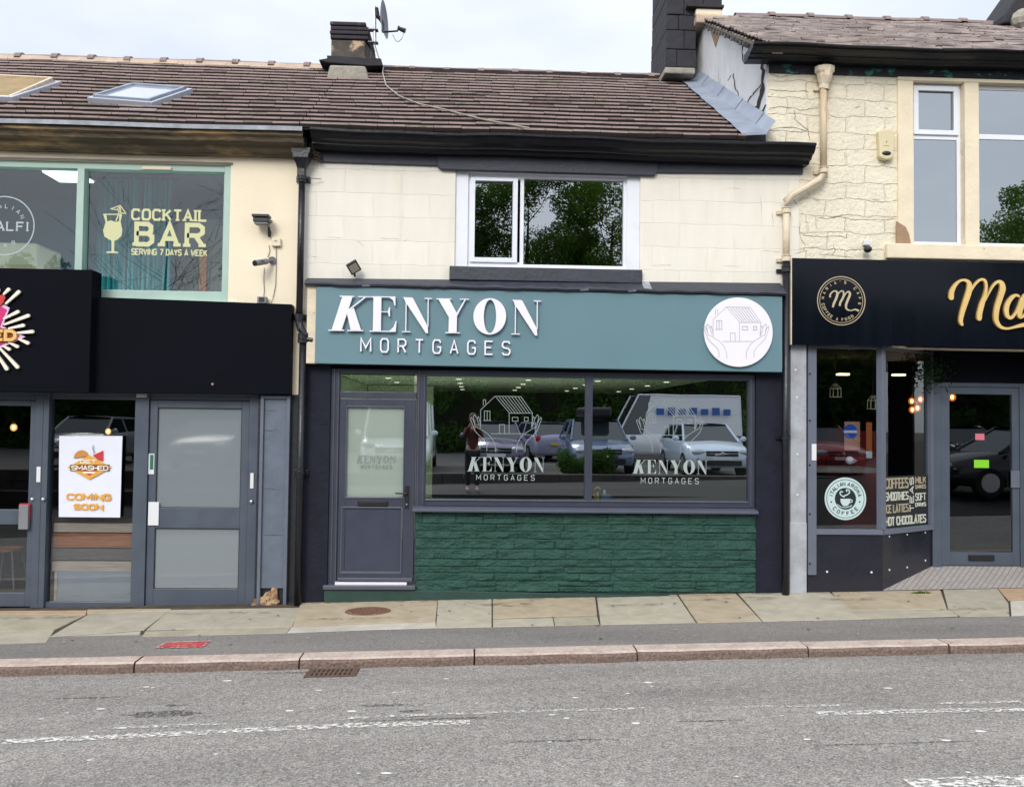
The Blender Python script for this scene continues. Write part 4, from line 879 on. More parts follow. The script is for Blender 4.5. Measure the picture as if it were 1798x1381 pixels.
for k in range(26): mb.ell((zzc[0]+random.uniform(-.06, .06), -.03+random.uniform(-.02, .01), zzc[1]+random.uniform(-.09, .12)), random.uniform(.012, .03), .02, random.uniform(.012, .03), 6, 4)
mb.build('lichen_patch', m_cement, lb_)
# roof with two skylights
SKY_CUT = []
def on_roof(px, py, lift=0):
    n_ = Vector((0, -(RZ-5.06), RY+.3)).normalized(); d = ray(px, py); q0 = Vector((0, -.3, 5.06+lift)); t = n_.dot(q0-CAM)/n_.dot(d); return CAM+d*t
lro, lrp = tiled_roof('tiled_roof', lb_, (-8.4, 5.06, RZ+.01), (XL-.004, 5.06, RZ), -.30, RY, 17, .30, [m_tile, m_tiled, m_tilel, m_tilel2, m_tilel3])
ridge('ridge_tiles', lro, (-8.4, RY, RZ+.03), (XL, RY, RZ+.02), .3, m_ridge, .47, .085, mortar=m_mortar)
mb = MB(); mb.poly([(-8.4, RY, RZ-.02), (XL, RY, RZ-.02), (XL, 6.0, 5.0), (-8.4, 6.0, 5.0)]); mb.build('rear_roof_slope', m_tile, lro, recalc=False)
def skylight(tl, tr, br, bl, openit):
    a, b, c, d = [on_roof(*p, .06) for p in (tl, tr, br, bl)]
    u = ((b-a)+(c-d)).normalized(); v0 = ((a-d)+(b-c)); v = (v0-u*v0.dot(u)).normalized(); nn = u.cross(v); 
    if nn.z < 0: nn = -nn
    ctr = (a+b+c+d)/4; w = ((b-a).length+(c-d).length)/4*.93; h = abs(((a-d)+(b-c)).dot(v))/4*.97
    def bx(mb, u0, u1, v0_, v1, n0, n1, rot=0, m=0):
        k = len(mb.v)
        for n_ in (n0, n1):
            for (uu, vv) in ((u0, v0_), (u1, v0_), (u1, v1), (u0, v1)):
                vr, nr = vv*math.cos(rot)-n_*math.sin(rot), vv*math.sin(rot)+n_*math.cos(rot); mb.v.append(tuple(ctr+u*uu+v*vr+nn*nr))
        for q_ in ((0, 1, 2, 3), (4, 5, 6, 7), (0, 1, 5, 4), (1, 2, 6, 5), (2, 3, 7, 6), (3, 0, 4, 7)): mb.face([k+i_ for i_ in q_], m)
    t = .045; o = MB()
    bx(o, -w, -w+t, -h, h, -.06, .02); bx(o, w-t, w, -h, h, -.06, .02); bx(o, -w+t, w-t, h-t, h, -.06, .02); bx(o, -w+t, w-t, -h, -h+t, -.06, .02)
    bx(o, -w-.06, w+.06, -h-.10, -h-.01, -.055, -.045)
    fo = o.build('skylight_frame', m_alu, lro, .004); rot = .06 if openit else 0
    s = MB(); t2 = .035
    bx(s, -w+t, -w+t+t2, -h+.06, h-.06, -.01, .05, rot); bx(s, w-t-t2, w-t, -h+.06, h-.06, -.01, .05, rot); bx(s, -w+t, w-t, h-.06-t2, h-.06, -.0, .05, rot); bx(s, -w+t, w-t, -h+.04, -h+.04+t2, -.03, .045, rot)
    s.build('skylight_sash', m_wood1 if openit else m_lead, fo, .003)
    g_ = MB(); bx(g_, -w+t, w-t, -h+.06, h-.06, .02, .026, rot); g_.build('skylight_glass', M('skylight_glass', (.42, .46, .52), .04, spec=1.0, coat=1) if not openit else M('brown_wood_lining', (.30, .21, .10), .7, var=.2), fo)  # the open skylight gets a brown wood sheet instead of glass
skylight((211, 149), (323, 156), (292, 186), (168, 175), False)
skylight((-60, 137), (97, 144), (46, 176), (-125, 166), True)
# left chimney on the ridge
Yc = RY-.38
c0, c1 = PX(581, Yc, 90), PX(641, Yc, 90); zt_ = un(612, 39, Yc)[1]; zm = un(612, 70, Yc)[1]; zf0 = un(612, 106, Yc)[1]; zf1 = un(612, 116, Yc)[1]
b = MB(); x2 = PX(672, Yc, 105)
b.v += [(c0, Yc, zf0), (c1, Yc, zf0), (c1, Yc, zm), (c0, Yc, zm), (c0, Yc+.75, zf0), (x2, Yc+.75, zf0), (c1+.12, Yc+.75, zm), (c0, Yc+.75, zm)]
for q in ((0, 1, 2, 3), (1, 5, 6, 2), (4, 5, 6, 7), (0, 4, 7, 3), (3, 2, 6, 7), (0, 1, 5, 4)): b.face(q)
chim = b.build('chimney', m_chimney2, lro, .02)
b = MB(); z = zm
for k in range(4):
    hh = (zt_-zm)/4; o = .008 if k in (1, 3) else .0; b.box(c0-o-.01, c1+.05+o-(.05 if k == 3 else 0), Yc-.02-o, Yc+.75, z+.003, z+hh-.003); z += hh
b.box(c0+.1, c1-.05, Yc+.1, Yc+.6, zt_-.02, zt_+.04); b.build('brick_top', m_chimbrick, chim, .015)
b = MB(); fl0, fl1 = PX(560, Yc-.05, 110), PX(674, Yc, 112); b.prism([(fl0, zf1+.035), (fl0+.1, zf1), (c1+.1, zf1-.03), (fl1, zf1-.02), (fl1-.03, zf0), (c0-.04, zf0+.02), (fl0+.12, zf1+.06)], Yc-.10, Yc+.85); b.build('stone_drip_course', m_chimney, chim, .01)
b = MB(); cc0, cc1 = PX(575, Yc-.1, 125), PX(655, Yc-.1, 125); b.prism([(cc0, zf1-.42), (cc1, zf1-.42), (cc1-.08, zf1-.11), (cc0+.06, zf1-.11)], Yc-.30, Yc+.7); b.build('cement_base', m_cement, chim, .03)
# mint framed upper window
wy = .06
f = MB(); rb_, rt_ = un(250, 510, wy)[1], un(200, 299, wy)[1]; gx_r = PX(394, wy, 400); mx0_, mx1_ = PX(136, wy, 400), PX(149, wy, 400)
f.box(gx_r, ux1, wy-.04, wy+.08, uz0, uz1); f.box(ux0, gx_r, wy-.03, wy+.08, rt_, uz1); f.box(ux0, gx_r, wy-.03, wy+.08, uz0, rb_); f.box(mx0_, mx1_, wy-.045, wy+.08, rb_, rt_)
f.box(gx_r-.015, gx_r, wy-.005, wy+.06, rb_, rt_)
uw = f.build('upper_window', m_mint, lb_, .005)
v0 = rect(250, 293, 301, 298, wy-.04); MB().box(v0[0], v0[1], wy-.055, wy-.03, v0[2], v0[3]).build('trickle_vent', m_stonetrim, uw, .002)
for a, b_ in ((ux0, mx0_), (mx1_, gx_r)): MB().box(a-.003, b_+.003, wy+.03, wy+.035, rb_-.003, rt_+.003).build('pane', m_gL, uw)
q = rect(140, 519, 412, 528, -.05); MB().box(ux0, q[1], -.05, .05, uz0-.03, uz0-.002).build('window_sill', m_mint, lb_, .004)
MB().box(ux0, ux1+.02, -.012, -.0, uz1+.002, uz1+.022).build('window_head_bead', m_wood3, lb_)
# vinyl on that glass
yv = wy+.028; z3 = lambda x, y: un(x/4.281, 280+y/4.281, yv)
b = MB()
A, B = z3(985, 448), z3(1562, 372); text(b, 'COCKTAIL', A[0], B[0], A[1]-.012, B[1]-.012, .024, yv, yv+.001, gap=.45, slab=.9)
A, B = z3(985, 652), z3(1562, 478); text(b, 'BAR', A[0]+.03, B[0]-.03, A[1], B[1], .050, yv, yv+.001, gap=.62, slab=.8)
A, B = z3(985, 714), z3(1560, 676); text(b, 'SERVING 7 DAYS A WEEK', A[0], B[0], A[1]-.004, B[1]-.004, .013, yv, yv+.001, gap=.4)
cg = [[(775, 410), (800, 412), (806, 470), (795, 470)], [(895, 412), (918, 412), (905, 470), (896, 470)], [(775, 408), (918, 408), (917, 416), (776, 416)],
      [(795, 468), (835, 458), (870, 470), (905, 462), (920, 530), (912, 575), (880, 604), (860, 610), (858, 690), (888, 694), (888, 704), (798, 702), (800, 692), (838, 690), (838, 608), (815, 600), (785, 578), (775, 535)],
      [(868, 462), (888, 405), (896, 407), (878, 462)]]
for i, p in enumerate(cg): b.prism([z3(*q) for q in p], yv-.0003*i, yv+.001)
for p in ([(832, 372), (905, 345), (948, 408)], [(832, 372), (880, 378), (905, 400), (948, 408)], [(905, 345), (880, 378)], [(905, 345), (908, 398)], [(905, 345), (890, 408)]):
    ribbon(b, [Vector((q[0], q[1])) for q in p], 6.5, lambda u_, v_: z3(u_, v_), yv-.0018-.0002*len(p), yv+.001)
b.build('cocktail_bar_vinyl', m_paleL, uw)
b = MB(); cxx, czz = z3(30, 497); ring(b, cxx, czz, 217/4.281/1500*9.46, .012, yv, yv+.001)
A, B = z3(-190, 532), z3(218, 470); text(b, 'AMALFI', A[0], B[0], A[1], B[1], .017, yv, yv+.001, gap=.5, slab=.8)
arctext(b, 'ITALIAN', cxx, czz, .215, 140, 28, .042, .007, yv, yv+.001); arctext(b, 'BAR', cxx, czz, .215, -110, -60, .042, .007, yv, yv+.001, inward=True)
b.build('round_vinyl', m_decalf, uw)
# upper room
rm = room('upper_room', lb_, -6.9, ux1+.3, .3, 3.6, uz0-.35, uz1+.45, m_blueroom, m_darkfloor, m_greyroom)
# ground floor shopfront: open frame structure
fyL = .05; gf = un(250, 1066, fyL)[1]
sfz = fzb-.002
b = MB()
b.box(PX(61, fyL, 880), PX(84, fyL, 880), fyL-.03, fyL+.09, gf, sfz); b.box(PX(72, fyL, 880)+.0, PX(74, fyL, 880), fyL-.035, fyL-.03, gf+.05, sfz-.05)
b.box(PX(235, fyL, 880), PX(259, fyL, 880), fyL-.03, fyL+.09, gf, sfz); b.box(PX(436, fyL, 880), gLx1-.001, fyL-.03, fyL+.09, gf, sfz)
b.box(PX(84, fyL, 880), PX(235, fyL, 880), fyL, fyL+.09, gf, un(160, 1057, fyL)[1]); b.box(X0L+.1, PX(61, fyL, 880), fyL, fyL+.09, un(20, 702, fyL)[1], sfz)
b.box(PX(84, fyL, 880), PX(235, fyL, 880), fyL, fyL+.09, un(160, 701, fyL)[1], sfz); b.box(PX(259, fyL, 880), PX(436, fyL, 880), fyL, fyL+.09, un(350, 702, fyL)[1], sfz)
shf = b.build('shopfront_frame', m_greyal, lb_, .005)
q = rect(240, 691, 258, 697, fyL-.03); MB().box(q[0], q[1], fyL-.04, fyL-.03, q[2], q[3]).build('metal_clip', m_chrome, shf)
for (x0_, y0_, x1_, y1_) in ((64.5, 819, 71.5, 846), (439.5, 830, 445.5, 857)):
    q = rect(x0_, y0_, x1_, y1_, fyL-.03); MB().box(q[0], q[1], fyL-.038, fyL-.03, q[2], q[3]).build('white_lock_plate', m_whitep, shf, .002)
for (x_, y_) in ((76, 876), (441.5, 880)):
    p = P3(x_, y_, fyL-.04); MB().ell(p, .022, .022, .022, 12, 8).build('door_knob', m_chrome, shf, smooth=True)
MB().box(PX(84, fyL, 880)-.003, PX(235, fyL, 880)+.003, fyL+.04, fyL+.045, un(160, 1058, fyL)[1], un(160, 700, fyL)[1]).build('window_pane', m_gL if False else m_gR, shf)
# left glazed door with push bar
b = MB(); dl = PX(-60, fyL, 880); dr = PX(61, fyL, 880)-.005; zt1 = un(20, 703, fyL)[1]; zb1 = un(20, 1064, fyL)[1]; gr = PX(50, fyL, 880)
b.box(gr, dr, fyL-.01, fyL+.04, zb1, zt1); b.box(dl-.4, gr, fyL-.01, fyL+.04, un(20, 712, fyL)[1], zt1); b.box(dl-.4, gr, fyL-.01, fyL+.04, zb1, un(20, 1040, fyL)[1]); b.box(dl-.4, gr, fyL-.015, fyL+.045, un(20, 920, fyL)[1], un(20, 894, fyL)[1])
dA = b.build('glazed_door', m_greyal, lb_, .004)
b = MB(); frame_mb(b, X0L+.1, dl-.405, gf, un(20, 702, fyL)[1]-.002, .05, fyL, fyL+.08); sw_ = b.build('side_window', m_greyal, lb_, .004); MB().box(X0L+.14, dl-.445, fyL+.03, fyL+.035, gf+.04, un(20, 702, fyL)[1]-.04).build('window_pane', m_gR, sw_)
MB().box(dl-.4, gr+.004, fyL+.01, fyL+.015, zb1+.05, zt1-.03).build('door_glass', m_gR, dA)
q = rect(33, 886, 50, 929, fyL-.05); b = MB(); b.box(q[0], q[1], fyL-.06, fyL-.015, q[2], q[3]); b.build('push_bar_lock', m_greyp, dA, .006)
b = MB(); frame_mb(b, q[0]-.008, q[1]+.004, q[3]-.16, q[3]+.012, .01, fyL-.03, fyL-.012); b.build('red_lock_surround', m_red, dA)
p = P3(57, 876, fyL-.03); MB().ell(p, .022, .022, .022, 12, 8).build('door_knob', m_chrome, dA, smooth=True)
# frosted door
b = MB(); e0, e1 = PX(259, fyL, 880)+.005, PX(436, fyL, 880)-.005; dz0, dz1 = un(348, 1063, fyL)[1], un(348, 703, fyL)[1]
g1_ = rect(273, 716, 422, 891, fyL); g2_ = rect(273, 927, 421, 1033, fyL); gxa = (g1_[0]+g2_[0])/2; gxb = (g1_[1]+g2_[1])/2
b.box(e0, gxa, fyL-.005, fyL+.045, dz0, dz1); b.box(gxb, e1, fyL-.005, fyL+.045, dz0, dz1); b.box(gxa, gxb, fyL-.005, fyL+.045, g1_[3], dz1); b.box(gxa, gxb, fyL-.005, fyL+.045, g2_[3], g1_[2]); b.box(gxa, gxb, fyL-.005, fyL+.045, dz0, g2_[2])
dB = b.build('frosted_door', m_greyal, lb_, .004)
for g_ in (g1_, g2_): MB().box(gxa-.003, gxb+.003, fyL+.012, fyL+.018, g_[2]-.003, g_[3]+.003).build('frosted_pane', m_fr2, dB)
b = MB()
for g_ in (g1_, g2_): frame_mb(b, gxa-.006, gxb+.006, g_[2]-.006, g_[3]+.006, .012, fyL-.002, fyL+.011)
b.build('black_gasket', m_blackp, dB)
q = rect(260, 881, 278.5, 922, fyL-.02); MB().box(q[0], q[1], fyL-.02, fyL-.005, q[2], q[3]).build('white_push_plate', m_whitep, dB, .003)
q = rect(260, 796, 270.5, 832, fyL-.01); b = MB(); b.box(q[0], q[1], fyL-.008, fyL-.005, q[2], q[3]); b.build('vertical_label', m_whitep, dB)
m_grn = M('green_label', (.02, .14, .10), .5); b = MB(); b.box(q[0]+.02, q[1]-.008, fyL-.0105, fyL-.008, q[2]+.05, q[3]-.012); b.build('label_print', m_grn, dB)
MB().box(e0, e1, fyL-.06, fyL+.05, dz0-.03, dz0-.005).build('metal_threshold', m_chrome, lb_)
# pillar with frame, crumbling at its base
b = MB(); q = rect(455, 694, 507, 1068, -.03); frame_mb(b, q[0], q[1], q[2], q[3], .035, -.06, 0); b.build('pillar_trim', m_greyal2, lb_, .004)
b = MB(); b.box(q[0]+.036, q[1]-.036, -.03, .0, q[2]+.22, q[3]-.036); pil_ = b.build('painted_pillar', m_pillar, lb_)
for y_ in (722, 754, 858, 940): b = MB(); a = un(463, y_+random.uniform(-2, 2), -.03); c = un(random.uniform(485, 500), y_+random.uniform(-2, 2), -.03); ribbon(b, [a, ((a[0]+c[0])/2, a[1]+random.uniform(-.01, .01)), c], [.004, .006, .002], lambda u, v: (u, v), -.0315, -.03); b.build('pillar_joint', m_frieze, pil_)
m_brk = M('broken_sandstone', (.42, .28, .16), .95, var=.3, bump=.8, bs=25); m_brk2 = M('red_brick_core', (.26, .13, .08), .95, var=.35, bump=1, bs=20, col2=(.45, .32, .20), cs=12, cpos=(.45, .55))
b = MB(); mz = q[2]
b.prism([un(*p, -.03) for p in ((443, 1069), (445, 1052), (453, 1049), (461, 1047), (466, 1040), (474, 1037), (479, 1030), (487, 1032), (488, 1069))], -.034, -.001, 1)
for (px, py, rx, rz, m_) in ((449, 1062, .05, .035, 0), (461, 1056, .06, .05, 0), (473, 1060, .05, .04, 0), (483, 1058, .045, .05, 0), (470, 1050, .03, .02, 1), (480, 1046, .03, .03, 0), (458, 1051, .03, .02, 0), (470, 1066, .08, .02, 0), (488, 1066, .05, .02, 0)):
    p = P3(px, py, -.03); k = len(b.v); b.ell((p.x, -.02, p.z), rx, .035, rz, 8, 6, m_)
    for i in range(k, len(b.v)): b.v[i] = tuple(c_+random.uniform(-.009, .009) for c_ in b.v[i])
b.build('crumbling_base', [m_brk, m_brk2], lb_)
# inside the burger shop: dark room
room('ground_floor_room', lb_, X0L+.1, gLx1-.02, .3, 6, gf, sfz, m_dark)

# ---------------------------------------------------------------- right building
rb = thing('terrace_building', 'rough cream painted taller terrace building with white gable and black cafe front', 'building', (6, 0, .1))
XE = 9.5; m_ = m_cream_r
rzT = un(1570, 125, 0)[1]; rfz = un(1580, 609, 0)[1]
w1 = rect(1602, 157, 1686, 430, 0); w2x0 = PX(1717, 0, 300); w2x1 = w2x0+1.5; wz0_, wz1_ = w1[2], un(1700, 146, 0)[1]
st0, st1 = PX(1575, 0, 280), w2x1+.17
MBw = MB(); wall_mb(MBw, XR+.001, XE, rfz, 4.905, [(st0, st1, wz0_-.17, 4.905)], 0, .35); wall_mb(MBw, GX+.02, XE, 4.905, rzT+.05, [(st0, st1, 4.905, wz1_+.07)], .002, .35)
cracks(MBw, [[(1352, 130), (1372, 136), (1395, 131), (1420, 130)], [(1352, 157), (1380, 160), (1412, 160), (1420, 162)], [(1350, 190), (1370, 187), (1398, 190), (1404, 195), (1432, 189), (1438, 190)],
  [(1395, 192), (1396, 210), (1408, 220), (1419, 228), (1422, 247)], [(1351, 228), (1372, 223), (1398, 224), (1418, 230)], [(1405, 388), (1404, 415), (1414, 432), (1410, 440), (1395, 446)], [(1408, 412), (1440, 416), (1470, 414), (1490, 418)], [(1487, 408), (1486, 420)],
  [(1430, 380), (1452, 385), (1470, 380), (1500, 386), (1540, 386), (1572, 385)], [(1425, 350), (1440, 352)], [(1432, 382), (1434, 402)], [(1462, 430), (1466, 440), (1460, 450)], [(1530, 350), (1545, 350)], [(1500, 188), (1512, 188)], [(1553, 190), (1560, 191)],
  [(1380, 345), (1392, 350), (1402, 362)], [(1440, 446), (1500, 452)]], 0, .006, 1)
MBw.build('rough_wall', [m_, m_crackw], rb)
# gable: outer face leans with the old wall line
b = MB(); gy = [(0.0025, 5.0), (0.0025, rzT+.1), (RY, RZR-.07), (5.8, 6.0), (5.8, 4.4)]
g1v = [(GX+GS*y, y, z) for y, z in gy]; g2v = [(GX+.35, y, z) for y, z in gy]; b.v += g1v+g2v; b.face(range(5)); b.face(range(5, 10))
for i in range(5): b.face((i, (i+1) % 5, 5+(i+1) % 5, 5+i))
b.build('gable_wall', m_gable, rb)
def gablepoint(px, py):
    d = ray(px, py); t = (GX+GS*(CAM.y)-CAM.x)/(d.x-GS*d.y); return CAM+d*t
def gcrack(pts, w):
    b = MB(); q = []
    P = [gablepoint(*p) for p in pts]
    for a, c in zip(P[:-1], P[1:]):
        n_ = max(2, int((c-a).length/.05)); q += [a+(c-a)*(i/n_)+Vector((0, random.uniform(-.03, .03), random.uniform(-.01, .01))) for i in range(n_)]
    q.append(P[-1]); k = len(b.v)
    for i, p in enumerate(q):
        ww = w*random.uniform(.4, 1.2)*(1-.7*abs(i/len(q)-.4)); b.v += [(p.x-.004, p.y-ww*1.5, p.z), (p.x-.004, p.y+ww*1.5, p.z+ww)]
    for i in range(len(q)-1): b.face((k+2*i, k+2*i+1, k+2*i+3, k+2*i+2))
    return b
bb = MB()
for pts, w in (([(1338, 112), (1341, 135), (1337, 170), (1330, 195), (1333, 222)], .05), ([(1337, 150), (1318, 172), (1306, 195)], .02), ([(1330, 185), (1322, 200), (1316, 215)], .03), ([(1345, 186), (1338, 198), (1326, 222)], .025), ([(1288, 130), (1290, 150), (1296, 165), (1298, 190)], .015), ([(1250, 152), (1250, 163)], .03), ([(1302, 65), (1306, 110)], .014), ([(1285, 130), (1278, 142)], .012)):
    c = gcrack(pts, w); k = len(bb.v); bb.v += c.v; bb.f += [tuple(i+k for i in f_) for f_ in c.f]; bb.m += c.m
bb.build('gable_cracks', m_crack, rb, recalc=False)
b = MB(); P = [gablepoint(*p) for p in ((1247, 46), (1265, 48), (1262, 66), (1257, 84), (1250, 62))]; b.poly([(p.x-.006, p.y, p.z) for p in P]); P = [gablepoint(*p) for p in ((1222, 38), (1240, 42), (1236, 52), (1228, 46))]; b.poly([(p.x-.006, p.y, p.z) for p in P]); b.build('bare_stone_patch', m_bare, rb, recalc=False)
sro, srp = tiled_roof('stone_slate_roof', rb, (GX-.14, 6.10, RZR), (XE, 6.12, RZR), -.28, RY, 26, .34, [m_slate, m_slated, m_slatel], th=.046, jit=.012, lip=.022, lap=.03, xleft=lambda t: GX-.02-.108*t)
ridge('ridge_tiles', sro, (3.75, RY, RZR+.01), (XE, RY, RZR+.02), .3, m_ridge, .55, .085, mortar=None)
mb = MB(); mb.poly([(GX, RY, RZR-.04), (XE, RY, RZR-.04), (XE, 5.9, 6.0), (GX, 5.9, 6.0)]); mb.build('rear_roof_slope', m_slate, sro, recalc=False)
b = MB()
for i in range(26):
    t_ = i/26; y = -.28+(RY+.28)*t_; z = 6.10+(RZR-6.10)*t_; b.box(GX-.03+GS*y+random.uniform(-.015, .01), GX+.1+GS*y, y+.04, y+.15, z-.045+random.uniform(-.02, .01), z+.0+random.uniform(0, .012))
b.build('ragged_verge', m_cement, sro, .006)
# upper stack and its base on the party wall
SY = RY-.4
lo0, lo1 = PX(1168, SY, 90), PX(1221, SY, 90)
st = stonestack('chimney_stack', rb, lo0, lo1, SY-.05, SY+1.0, RZ, 9.6, m_chimney, taper=.10, h=.26, jit=.012)
stonestack('stack_head', st, lo0+.38, PX(1267, SY, 10), SY, SY+1.0, un(1240, 13, SY)[1]+.0, 9.6, m_chimney, h=.24, jit=.012)
q = rect(1206, 10, 1270, 14, SY-.1); MB().box(q[0], q[1], SY-.14, SY+1.0, q[2], q[3]).build('stack_drip', m_chimney, st)
q = rect(1222, 15, 1268, 27, SY-.1); MB().box(q[0], q[1], SY-.1, SY+1.0, q[2], q[3]).build('stack_fillet', m_stonetrim, st, .02)
q = rect(1222, 27, 1279, 36, SY-.15); MB().box(q[0], q[1], SY-.18, SY+1.0, q[2]-.05, q[3]).build('mortar_bed', m_mortar, st, .02)
q = rect(1180, 118, 1221, 127, SY-.15); MB().box(q[0]-.1, q[1], SY-.15, SY+1.0, q[2]-.02, q[3]).build('stack_foot', m_cement, st, .02)
# second stack at the far right edge
b = MB(); a = P3(1745, 40, RY-.2); c = P3(1800, -6, RY-.2); b.prism([(a.x, a.z-.1), (a.x+.6, a.z-.1), (a.x+.6, c.z+.3), (c.x+.0, c.z+.25), (a.x+.03, a.z+.02)], RY-.4, RY+.4); b.build('chimney_flank', m_chimney, rb, .03)
b = MB(); a = P3(1782, 44, RY-.5); b.ell((a.x+.15, RY-.5, a.z+.08), .2, .15, .16, 10, 6); b.build('chimney_mortar', m_cement, rb)
gutter_profile(PX(1321, -.3, 95), XE, un(1500, 81, -.33)[1], un(1500, 111, -.12)[1], -.36, name='moulded_gutter', parent=rb)
mb = MB(); zf_a, zf_b = un(1500, 132, -.02)[1], un(1500, 108, -.02)[1]; mb.box(PX(1350, 0, 120), XE, -.02, .05, zf_a, zf_b+.02); mb.build('peeling_frieze', m_frz, rb, .005)
# window surround
b = MB(); yS = -.03; ty = un(1650, 134, yS)[1]; b.box(st0, st1, yS, .3, wz1_, zf_a-.002)
b.box(st0, w1[0], yS, .3, wz0_, wz1_-.002); b.box(w1[1]+.04, w2x0, yS+.0, .3, wz0_, wz1_-.002); b.box(w2x1, st1, yS, .3, wz0_, wz1_-.002)
b.build('stone_window_surround', m_stonetrim, rb, .006)
q = rect(1558, 431, 1790, 455, -.06); MB().box(q[0], st1+.1, -.06, .3, q[2], wz0_-.002).build('stone_window_sill', m_stonetrim, rb, .012)
b = MB(); P = [un(*p, yS-.004) for p in ((1574, 388), (1590, 398), (1596, 410), (1600, 430), (1574, 429))]; b.prism(P, yS-.004, yS+.01); b.build('bare_stone_patch', m_bare, rb)
def upvc(x0, x1, z0, z1, ztr, name, casement):
    y = .055; b = MB(); frame_mb(b, x0, x1, z0, z1, .045, y, y+.07); b.box(x0+.045, x1-.045, y, y+.07, ztr-.03, ztr+.03)
    o = b.build(name, m_upvc, rb, .004)
    if casement:
        b = MB(); frame_mb(b, x0+.035, x1-.035, ztr+.02, z1-.03, .055, y-.025, y+.01); b.build('opening_casement', m_upvc, o, .004)
        frm = .09
    for (a, c) in ((z0+.04, ztr-.02), (ztr+.02, z1-.04)): MB().box(x0+.04, x1-.04, y+.012, y+.017, a, c).build('pane', m_gS, o)
zt_r = un(1640, 243, .1)[1]
upvc(w1[0]+.002, w1[1]+.038, wz0_+.002, wz1_-.004, zt_r, 'window', True); upvc(w2x0+.002, w2x1-.002, wz0_+.002, wz1_-.004, zt_r+.02, 'window', False)
room('upper_room', rb, st0, st1, .36, 3.2, wz0_-.4, wz1_+.05, m_greyroom)
# lower front: pilaster, post, shop window, splayed window, door in the recess
pz = rfz-.002; y0 = 0.0
q = rect(1388, 612, 1416, 1038, -.05); b = MB(); b.box(q[0], q[1], -.05, .3, -.6, pz); zj = un(1400, 917, -.05)[1]; b.box(q[0]-.008, q[1]+.002, -.058, .0, -.5, zj); pil2 = b.build('grey_pilaster', m_board, rb, .006)
for x_, y_ in ((1397, 649), (1399, 697), (1400, 797), (1400, 868), (1401, 925)): p = P3(x_, y_, -.05); MB().tube([(p.x, -.054, p.z), (p.x, -.049, p.z)], .012, 8).build('filled_screw_spot', m_whitep, pil2)
MB().box(XR-.15, q[0]-.001, .02, .3, -.6, pz).build('dark_strip', m_dkpier, rb)
q = rect(1419, 612, 1434, 1009, -.04); b = MB(); b.box(q[0], q[1], -.04, .06, q[2], pz); post = b.build('bolted_post', m_greyal2, rb, .004)
for py in (656, 738, 816, 902, 989):
    p = P3(1422, py, -.045); MB().tube([(p.x, -.047, p.z), (p.x, -.038, p.z)], .011, 8).build('bolt', m_blackp, post)
q2 = rect(1425, 779, 1433, 808, -.04); MB().box(q2[0], q2[1], -.048, -.04, q2[2], q2[3]).build('white_plate', m_whitep, post)
ac = Vector((PX(1549, 0, 900), 0.0)); ad = Vector((PX(1636, .5, 900), .5)); sillz = .79; topz = pz-.0
xw0 = q[1]
b = MB(); b.box(q[0]+.01, ac.x, 0.0, .05, -.5, sillz-.06); 
rise = b
dirv = (ad-ac); ln = dirv.length; dv = dirv/ln; nv = Vector((dv.y, -dv.x))   # outward normal (towards street, right)
def splay(mb, u0, u1, d0, d1, z0, z1, m=0):
    k = len(mb.v)
    for z in (z0, z1):
        for (u_, d_) in ((u0, d0), (u1, d0), (u1, d1), (u0, d1)):
            p = ac+dv*u_+nv*d_; mb.v.append((p.x, p.y, z))
    for q_ in ((0, 1, 2, 3), (4, 5, 6, 7), (0, 1, 5, 4), (1, 2, 6, 5), (2, 3, 7, 6), (3, 0, 4, 7)): mb.face([k+i for i in q_], m)
splay(rise, .002, ln, -.05, 0, -.5, sillz-.06)
stall = rise.build('black_stall_riser', M('black_riser_panel', (.012, .014, .024), .28, var=.15, vs=3, coat=.2), rb, .003)
b = MB()
for (x_, y_) in ((1452, 931), (1530, 932.5), (1452, 1003), (1530, 1004)):
    p = P3(x_, y_, 0); b.tube([(p.x, -.006, p.z), (p.x, .001, p.z)], .012, 8)
for u_ in (.12, .44, .78):
    for z_ in (sillz-.085, .33 if u_ < .5 else .38):
        p = ac+dv*u_*ln*1.1; b.tube([(p.x+nv.x*.006, p.y+nv.y*.006, z_), (p.x, p.y, z_)], .011, 8)
b.build('screw_cap', m_whitep, stall)
b = MB(); b.box(xw0+.001, ac.x, -.03, .06, sillz-.058, sillz); splay(b, .0, ln, -.05, .03, sillz-.058, sillz); b.box(xw0+.001, ac.x, -.0, .05, topz-.02, topz)
splay(b, -.035, .03, -.05, .03, sillz, topz-.001); splay(b, ln-.045, ln, -.05, .03, sillz, topz)
splay(b, .03, ln-.05, -.05, .0, topz-.03, topz)
cfw = b.build('cafe_window', m_greyal2, rb, .004)
MB().box(xw0+.001, ac.x-.0, .02, .025, sillz-.003, topz).build('front_pane', m_gR, cfw)
b = MB(); splay(b, .02, ln-.03, -.025, -.02, sillz-.003, topz); b.build('splayed_pane', m_gR, cfw)
